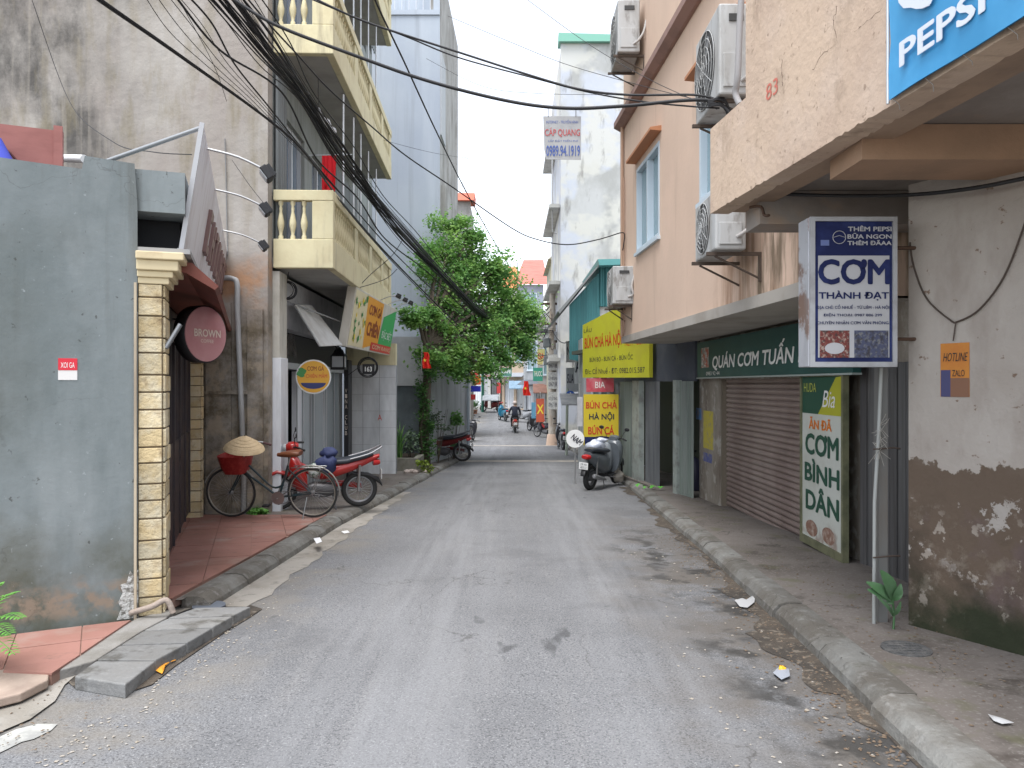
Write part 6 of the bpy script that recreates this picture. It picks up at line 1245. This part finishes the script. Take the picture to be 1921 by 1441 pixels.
# rider: one continuous skinned figure on the scooter
def person():
    t = thing('person', 'person in dark navy jacket and pale helmet riding the orange-red scooter', 'person')
    J = {'pel': (-.22, 0, .95), 'wst': (-.2, 0, 1.12), 'chs': (-.12, 0, 1.36), 'nek': (-.07, 0, 1.53), 'hdb': (-.05, 0, 1.6), 'hdt': (-.04, 0, 1.74)}
    rad = {'pel': .16, 'wst': .15, 'chs': .17, 'nek': .06, 'hdb': .085, 'hdt': .09}; E = [('pel', 'wst'), ('wst', 'chs'), ('chs', 'nek'), ('nek', 'hdb'), ('hdb', 'hdt')]
    for s_, k in ((1, 'l'), (-1, 'r')):
        for n_, p, r_ in (('hip', (-.15, .11*s_, .93), .11), ('kne', (.25, .19*s_, .78), .07), ('ank', (.14, .17*s_, .36), .05), ('toe', (.3, .18*s_, .32), .04), ('sho', (-.11, .2*s_, 1.43), .08), ('elb', (.02, .32*s_, 1.18), .055), ('wri', (.22, .33*s_, 1.06), .04), ('pal', (.28, .33*s_, 1.04), .035)):
            J[k+n_] = p; rad[k+n_] = r_
        E += [('pel', k+'hip'), (k+'hip', k+'kne'), (k+'kne', k+'ank'), (k+'ank', k+'toe'), ('chs', k+'sho'), (k+'sho', k+'elb'), (k+'elb', k+'wri'), (k+'wri', k+'pal')]
        for f in range(5):
            y = (.33+.022*(f-2))*s_; J[f'{k}f{f}'] = (.33 if f else .3, y if f else .28*s_, 1.035 if f else 1.05); J[f'{k}g{f}'] = (.335 if f else .33, y if f else .27*s_, 1.0-.004*f if f else 1.02); rad[f'{k}f{f}'] = .011; rad[f'{k}g{f}'] = .009
            E += [(k+'pal', f'{k}f{f}'), (f'{k}f{f}', f'{k}g{f}')]
    K = list(J); me = bpy.data.meshes.new('b'); me.from_pydata([J[k] for k in K], [(K.index(a), K.index(b)) for a, b in E], []); o = bpy.data.objects.new('b', me); COL.objects.link(o)
    o.modifiers.new('s', 'SKIN'); sd = o.modifiers.new('u', 'SUBSURF'); sd.levels = 1
    for i, k in enumerate(K): me.skin_vertices[0].data[i].radius = (rad[k], rad[k]); me.skin_vertices[0].data[i].use_root = (k == 'pel')
    ev = bpy.data.meshes.new_from_object(o.evaluated_get(bpy.context.evaluated_depsgraph_get())); bpy.data.objects.remove(o)
    jk = M('navy_jacket', (.025, .03, .05), .8); pt_ = M('dark_trousers', (.04, .04, .045), .85); sk_ = M('skin', (.42, .26, .18), .6)
    ev.materials.clear()
    for q in (jk, pt_, sk_): ev.materials.append(q)
    for p in ev.polygons:
        c = p.center; p.use_smooth = True; p.material_index = 2 if (c.z > 1.52 or c.x > .24 and c.z > .98) else (1 if c.z < .98 and c.x > -.4 else 0)
    b = bpy.data.objects.new('body', ev); COL.objects.link(b); b.parent = t
    MB().ell((-.05, 0, 1.7), .14, .125, .12, 16, 9).build('helmet', M('pale_helmet', (.6, .5, .46), .3), t); MB().hull([(-.02, 1.6, .06, .03), (.03, 1.58, .05, .04), (.06, 1.6, .03, .03)]).build('chin_strap', black, t)
    return t
pr_ = person(); place(pr_, (.16, 44, gz(44)), R(92))
# ------------------------------------------------------------------ more life along the far lane
like(m2, 'dark scooter parked by the blue door house', (1.35, 44.5, gz(44.5)), R(120), (.05, .05, .06))
like(m2, 'pale grey scooter parked before the grey bend house', (.75, 50.5, gz(50.5)), R(150), (.3, .31, .33))
like(m2, 'dark red scooter parked by the white bend house doors', (-1.6, 58.2, gz(58.2)), R(170), (.2, .03, .03))
like(m2, 'black scooter parked under the red shop signs past the steel post', (-2.55, 43.5, gz(43.5)), R(85))
gp_ = MB(); gp_.tube([(-2.25, 58, gz(58)-.05), (-2.25, 58, 3.9)], .11, 8); tag(gp_.build('green_pole', M('green_pole_paint', (.02, .12, .08), .5)), 'dark green pole in front of the white bend house', 'pole')
random.seed(31)
for k, (x, y, lab) in enumerate(((-3.0, 55.5, 'leafy potted plant left of the dark green pole'), (-2.75, 56.5, 'potted plant close beside the dark green pole'), (2.25, 37.2, 'leafy potted plant behind the utility pole'))):
    t = thing('potted_plant', lab, 'potted plant', (x, y, gz(y))); MB().lathe((x, y, gz(y)), [(.14, 0), (.2, .3), (.21, .32)], n=12).build('pot', M('clay_pot', (.4, .2, .13), .8), t)
    m = MB(); leaves(m, (x, y, gz(y)+.7), .35, 220, .12, 1); m.build('foliage', vm, t); MB().tube([(x, y, gz(y)+.25), (x, y, gz(y)+.8)], .02, 5).build('stem', bark, t)
for k, (px, Y, col, lab) in enumerate((((905, 742, 935, 752), 57.5, (.3, .32, .34), 'grey sloping awning over the white bend house doors'), ((955, 716, 985, 730), 55.5, (.2, .3, .4), 'blue sloping awning by the peach bend house'), ((1000, 722, 1026, 738), 45.2, (.25, .13, .1), 'rust brown awning over the blue and red doors'), ((1052, 742, 1092, 760), 25.5, (.35, .36, .38), 'grey tin awning under the teal shed'))):
    a = P(px[0], px[1], Y); b = P(px[2], px[3], Y); m = MB(); m.prism([(a.x, Y+.6, a.z), (a.x, Y-.5, b.z), (a.x, Y-.5, b.z+.05), (a.x, Y+.6, a.z+.06)], (b.x-a.x, 0, 0)); tag(m.build('awning', M('awning_%d' % k, col, .7, layers=[dict(c=tuple(q*.6 for q in col), s=3, a=.6)])), lab, 'awning')
small_sign((908, 700, 926, 712), 56, (.5, .5, .48), 'shop_sign', 'white shop sign over the white bend house doors', 'TAP HOA', rl)
small_sign((940, 690, 960, 706), 54, (.1, .25, .2), 'shop_sign', 'dark green sign by the peach bend house', 'CAFE', whitep)
small_sign((1008, 655, 1022, 684), 43, (.55, .5, .2), 'shop_sign', 'yellowish shop sign hanging near the pole wires', 'GA', rl)
small_sign((1078, 660, 1092, 720), 24.5, (.55, .57, .6), 'vertical_sign', 'pale vertical sign at the edge of the teal shed', 'A', bk)
small_sign((1083, 745, 1093, 800), 19.6, (.6, .6, .62), 'banner', 'pale banner with red foot left of the noodle board', cat='banner')
for k, (a, b, lab) in enumerate((((1.8, 34, 5.0), (-2.0, 58, 5.4), 'black wire sagging from the utility pole to the white bend house'), ((1.8, 34, 5.3), (.3, 58, 6.2), 'black wire sagging from the utility pole to the peach bend house'), ((1.8, 34, 4.7), (1.4, 52.5, 4.6), 'black wire sagging from the utility pole to the grey bend house'), ((1.8, 34, 4.4), (2.3, 46, 4.0), 'black wire sagging from the utility pole to the blue door house'), ((1.8, 34, 5.2), (-3.0, 41, 4.2), 'black wire sagging from the utility pole across to the left houses'), ((1.8, 34, 4.1), (2.2, 23.2, 3.6), 'black wire sagging from the utility pole back to the teal shed'))):
    a, b = Vector(a), Vector(b); m = MB(); pts = [a + (b-a)*t + Vector((0, 0, -2.6*t*(1-t))) for t in [i/14 for i in range(15)]]
    m.tube(pts, .022, 5); tag(m.build('overhead_cable', M('cable_black', (.018, .018, .02), .6)), lab, 'cable')
# ================================================================== OVERHEAD CABLES
cabm = M('cable_black', (.018, .018, .02), .6)
def cable(pts, r, label, k=10, group=None):
    m = MB(); m.tube(smooth_path([P(*p) for p in pts], k), r, 6); return tag(m.build('overhead_cable', cabm), label, 'cable', group)
cable([(380, -40, 7.2), (440, 0, 7.2), (520, 48, 7.25), (660, 102, 7.4), (800, 151, 7.5), (950, 189, 7.5), (1060, 203, 7.4), (1170, 199, 7.3), (1290, 188, 7.2), (1345, 192, 7.15), (1372, 216, 7.1)], .017, 'thickest black cable crossing the lane to the tall air conditioner')
cable([(560, -20, 7.6), (620, 12, 7.6), (700, 46, 7.7), (860, 98, 7.8), (1000, 143, 7.7), (1090, 168, 7.5), (1180, 178, 7.4), (1300, 178, 7.2), (1345, 187, 7.15)], .011, 'upper of two parallel black cables crossing the lane above the hanging plate')
cable([(520, -30, 7.8), (640, 22, 7.8), (760, 68, 7.9), (860, 108, 8), (1000, 146, 7.8), (1100, 172, 7.6), (1200, 190, 7.4), (1300, 200, 7.2), (1350, 203, 7.15)], .008, 'lower of two parallel black cables crossing the lane above the hanging plate')
cable([(150, -30, 6.6), (185, 0, 6.8), (330, 100, 8), (500, 222, 9.6), (570, 285, 10.5), (640, 378, 12), (720, 470, 14.5), (800, 552, 18), (870, 620, 22), (905, 650, 25)], .016, 'double black cable slanting past the bare side wall into the tree')
cable([(160, -30, 6.6), (192, 0, 6.8), (337, 102, 8), (507, 226, 9.6), (576, 291, 10.5), (645, 386, 12), (724, 478, 14.5), (803, 560, 18), (870, 628, 22), (905, 660, 25)], .009, 'thin black cable twisted along the double cable into the tree')
cable([(690, -40, 9.5), (708, 10, 10), (760, 120, 11.5), (820, 250, 14), (880, 370, 18), (940, 475, 24), (990, 550, 30), (1035, 600, 34)], .014, 'black cable dropping steeply from above to the utility pole')
cable([(450, -20, 7.5), (500, 40, 8), (560, 105, 8.6), (620, 170, 9.3), (700, 240, 10.3), (760, 291, 11), (850, 352, 12), (960, 428, 13), (1010, 450, 13.3), (1065, 459, 13.4), (1120, 450, 13.5), (1163, 437, 13.7)], .01, 'thin cable sagging across to the corner of the peach house')
cable([(1163, 437, 13.7), (1172, 440, 13.75), (1168, 470, 13.8)], .01, 'short cable end clipped at the corner of the peach house', 4)
thin = [([(990, 0, 14), (1100, 80, 11), (1220, 150, 9), (1345, 205, 7.2)], 'hair-thin wire coming down from the sky to the tall air conditioner'), ([(840, 30, 14), (960, 80, 12), (1060, 120, 10.5), (1200, 160, 8.5), (1340, 195, 7.3)], 'hair-thin wire from the tower top to the tall air conditioner'),
        ([(800, 110, 16), (900, 160, 15), (1000, 175, 14), (1170, 178, 14)], 'hair-thin wire from the tower side to the peach corner'), ([(715, 262, 17), (830, 290, 20), (930, 300, 26), (1050, 290, 31)], 'hair-thin wire from the upper balcony to the tall pale house'),
        ([(330, -10, 8), (400, 120, 9), (425, 190, 11)], 'hair-thin wire slanting down before the bare side wall'), ([(60, 0, 9), (130, 190, 9), (210, 265, 7), (285, 285, 6.3), (360, 290, 6.2)], 'hair-thin wire hanging between bare side wall and lilac signboard'),
        ([(435, 300, 11.1), (470, 350, 11.1), (498, 385, 11.2)], 'hair-thin wire running to the lower balcony end')]
for pts, lab in thin: cable(pts, .004, lab, 8)
for q, lab in (([(660, 555, 14), (690, 520, 14.2), (735, 480, 14.8), (755, 450, 15.2)], 'drop wire from the cable bundle to the lower balcony'), ([(655, 545, 13.6), (720, 525, 14.5), (745, 505, 15)], 'second drop wire from the double cable to the food signboard')): cable(q, .007, lab, 6)
# main bundle: strands twisted around a catenary
random.seed(77); cb = thing('cable_bundle', 'heavy bundle of black cables slanting over the balconies into the tree', 'cable bundle', P(640, 300, 11.5))
core = [(370, -70, 7.2), (430, 0, 7.8), (500, 85, 8.6), (570, 180, 9.8), (640, 285, 11.3), (700, 370, 12.8), (760, 440, 14.6), (830, 515, 17.6), (900, 585, 21.5), (960, 620, 27), (1032, 622, 34)]
for k in range(30):
    o = Vector((random.gauss(0, .1), random.gauss(0, .1), random.gauss(0, .1))); ph = random.uniform(0, 6); pts = []
    for i, p in enumerate(core):
        sp_ = (1.1, 1.1, 1.0, .55, .8, .6, .8, .6, .7, .8, 1.2)[i]; q = P(*p); pts.append(q + o*sp_ + Vector((0, 0, -.12*random.random() if (i in (2, 4, 6)) and k > 14 else 0)) + Vector((.02*math.sin(i*1.4+ph), 0, .02*math.cos(i*1.7+ph))))
    MB().tube(smooth_path(pts, 8), random.choice((.004, .005, .006, .008, .010, .013)), 5).build('strand', cabm, cb)
for k, off in enumerate((0, 18, 36, 58, 80)):
    pts = [(330-off*.9, -30, 7.4), (395-off, 40+off*.2, 8), (440-off*.7, 120, 8.8), (500-off*.35, 195, 9.8), (585-off*.1, 300, 11.3), (668, 395, 13), (745, 480, 15), (830, 560, 18.5), (905, 622, 23)]
    MB().tube(smooth_path([P(*p) for p in pts], 8), .0045 if k else .011, 5).build('strand', cabm, cb)
for i in (3.0, 5.0, 6.6):
    a = P(*core[int(i)]); b = P(*core[int(i)+1]); c = a + (b-a)*(i % 1); MB().ring(c, .075, .006, (b-a), 16, 5).build('cable_tie', cabm, cb)
m = MB(); random.seed(5)
c = P(1358, 195, 7.12)
for k in range(9): m.tube(smooth_path([c + Vector((-.15, 0, random.uniform(-.03, .04))), c + Vector((0, 0, random.uniform(-.05, .06))), c + Vector((.08+.05*random.random(), .05, -.12-.08*random.random()))], 4), .009, 5)
tag(m.build('cable_knot', cabm), 'tangled black cable ends below the tall air conditioner', 'cable knot')
# hanging advertising plate
hp = thing('hanging_plate', 'small grey advertising plate CAP QUANG hanging from the thickest cable', 'sign', P(1054, 300, 7.4))
a = P(1019, 300, 7.4); b = P(1090, 218, 7.4); HP = Fr((a.x, 7.4), (b.x, 7.4), (0, -1))
MB().prism([HP.pt(0, b.z, -.004), HP.pt(HP.L, b.z-.002, -.004), HP.pt(HP.L, a.z, -.004), HP.pt(.03, a.z+.005, -.004), HP.pt(.01, a.z+.1, -.004)], HP.N*.004).build('plate', M('plate_grey', (.34, .34, .34), .6, layers=[dict(c=(.25, .25, .26), s=9, a=.6)]), hp)
L_ = HP.L; z0, z1 = a.z, b.z; hh = z1-z0
text('INTERNET - TRUYỀN HÌNH', HP, .03, L_-.03, z0+hh*.83, z0+hh*.93, .003, M('dull_blue', (.06, .1, .3), .6), hp); text('CÁP QUANG', HP, .015, L_-.01, z0+hh*.52, z0+hh*.74, .003, M('dull_red', (.42, .08, .08), .6), hp, bold=.01)
text('LẮP ĐẶT MIỄN PHÍ', HP, .05, L_-.03, z0+hh*.4, z0+hh*.47, .003, MATS['dull_blue'], hp); text('0989.94.1919', HP, .03, L_-.01, z0+hh*.08, z0+hh*.33, .003, MATS['dull_blue'], hp, bold=.02)
for u in (.05, L_-.05): MB().tube([HP.pt(u, z1-.01), HP.pt(u, z1+.075)], .003, 4).build('hanger', wire, hp)
# ================================================================== LITTER
random.seed(9)
def scrap(pxs, h, col, name, label, cat, seed):
    random.seed(seed); t = MB(); pts = [G(x, y, h) for x, y in pxs]; c = sum(pts, Vector())/len(pts); n = len(pts); ring2 = [c + (p-c)*.55 + Vector((random.uniform(-.01, .01), random.uniform(-.01, .01), random.uniform(.002, .012))) for p in pts]
    t.add(pts + ring2 + [c + Vector((0, 0, .012))], [(i, (i+1) % n, n+(i+1) % n, n+i) for i in range(n)] + [(n+i, n+(i+1) % n, 2*n) for i in range(n)], True)
    return tag(t.build(name, M(name+str(seed), col, .6)), label, cat)
scrap([(292, 1258), (300, 1242), (318, 1235), (331, 1238), (318, 1243), (308, 1252), (304, 1264)], .02, (.7, .3, .03), 'orange_peel', 'orange plastic scrap lying against the stone ramp slabs', 'litter', 1)
scrap([(1378, 1126), (1392, 1122), (1405, 1128), (1418, 1112), (1415, 1130), (1402, 1140), (1388, 1138)], .02, (.45, .45, .45), 'paper_scrap', 'torn white paper scrap in the gutter below a kerb joint', 'litter', 2)
scrap([(1853, 1339), (1868, 1347), (1886, 1350), (1903, 1356), (1880, 1358), (1864, 1352)], .115, (.48, .48, .48), 'paper_scrap', 'torn white paper strip on the pavement below the peeling wall', 'litter', 3)
scrap([(1450, 1262), (1462, 1250), (1480, 1255), (1482, 1268), (1466, 1275)], .02, (.3, .32, .36), 'plastic_wrapper', 'crumpled clear wrapper in the muddy gutter', 'litter', 4)
tag(soft('yellow_wrapper', G(1467, 1254, .03), .022, .02, .015, M('wrapper_yellow', (.75, .42, .03), .4), None, 31), 'small yellow wrapper on the muddy gutter litter', 'litter')
scrap([(588, 1010), (600, 1008), (604, 1016), (594, 1020)], .115, (.75, .76, .78), 'paper_scrap', 'small white paper scrap on the kerb of the red forecourt', 'litter', 6)
scrap([(640, 997), (652, 995), (656, 999), (646, 1001)], .012, (.75, .75, .75), 'paper_scrap', 'tiny white paper scrap in the gutter before the bicycle', 'litter', 7)
mh = thing('manhole_cover', 'dark oval utility cover set in the pavement by the peeling wall', 'manhole cover', G(1705, 1215, .105)); c = G(1700, 1217, .106)
MB().lathe(c, [(.15, -.01), (.15, .004)], n=28).build('plate', M('manhole_iron', (.1, .1, .1), .7, .2, layers=[dict(c=(.2, .19, .18), s=20, a=.6)], bump=(50, .8)), mh)
for i in range(5): MB().box(c + Vector((-.1, -.1+i*.045, .004)), c + Vector((.1, -.085+i*.045, .009))).build('rib', MATS['manhole_iron'], mh)
tag(MB().lathe(G(392, 1136, .03), [(.13, -.03), (.13, .003)], n=24).build('inspection_cover', M('cover_blue', (.11, .125, .15), .7)), 'dark blue-grey round cover at the corner of the red forecourt', 'manhole cover')
# dirt, pebbles and dry leaves gathered in the gutters
def debris(n, fx, y0, y1, mat, size, name, label, h=.004):
    m = MB()
    for _ in range(n):
        y = y0 + (y1-y0)*random.random()**1.3; x = fx(y); s_ = size*random.uniform(.4, 1.5); a = random.uniform(0, 6.28); z = gz(y)+h; b = Vector((x, y, z))
        u = Vector((math.cos(a), math.sin(a), 0))*s_; v = Vector((-math.sin(a), math.cos(a), 0))*s_*random.uniform(.4, .8); t = Vector((0, 0, s_*random.uniform(.2, .7)))
        m.add([b-u-v, b+u-v, b+u*.7+v, b-u*.8+v, b+t], [(0, 1, 4), (1, 2, 4), (2, 3, 4), (3, 0, 4)])
    return tag(m.build(name, mat), label, 'litter', kind='stuff')
debris(900, lambda y: lerp_table(RE, y) - abs(random.gauss(0, .16)) - .01, 3.2, 10, M('dirt_bits', (.13, .09, .06), .95, layers=[dict(c=(.2, .16, .12), s=40, a=.8)]), .009, 'gutter_dirt', 'brown dirt and dry leaf bits along the right gutter')
debris(150, lambda y: lerp_table(RE, y) - random.uniform(.05, 1.0), 3.2, 9, M('leaf_bits', (.3, .26, .21), .9, layers=[dict(c=(.42, .41, .39), s=30, a=.8)]), .009, 'gravel_bits', 'pale gravel and leaf crumbs on the right road edge')
debris(420, lambda y: lerp_table(LE, y) + abs(random.gauss(0, .18)) + .02 + (.35 if y < 6.3 else 0), 3.4, 11, MATS['leaf_bits'], .008, 'gravel_bits', 'pale gravel crumbs along the left gutter')
debris(300, lambda y: lerp_table(RE, y) + random.uniform(.3, 1.1), 3.6, 8, MATS['dirt_bits'], .008, 'pavement_dirt', 'dirt crumbs scattered on the right pavement', .104)
debris(500, lambda y: random.uniform(-3.6, -2.25), 3.6, 6.0, MATS['dirt_bits'], .007, 'verge_dirt', 'dirt crumbs around the stone ramp slabs', .016)
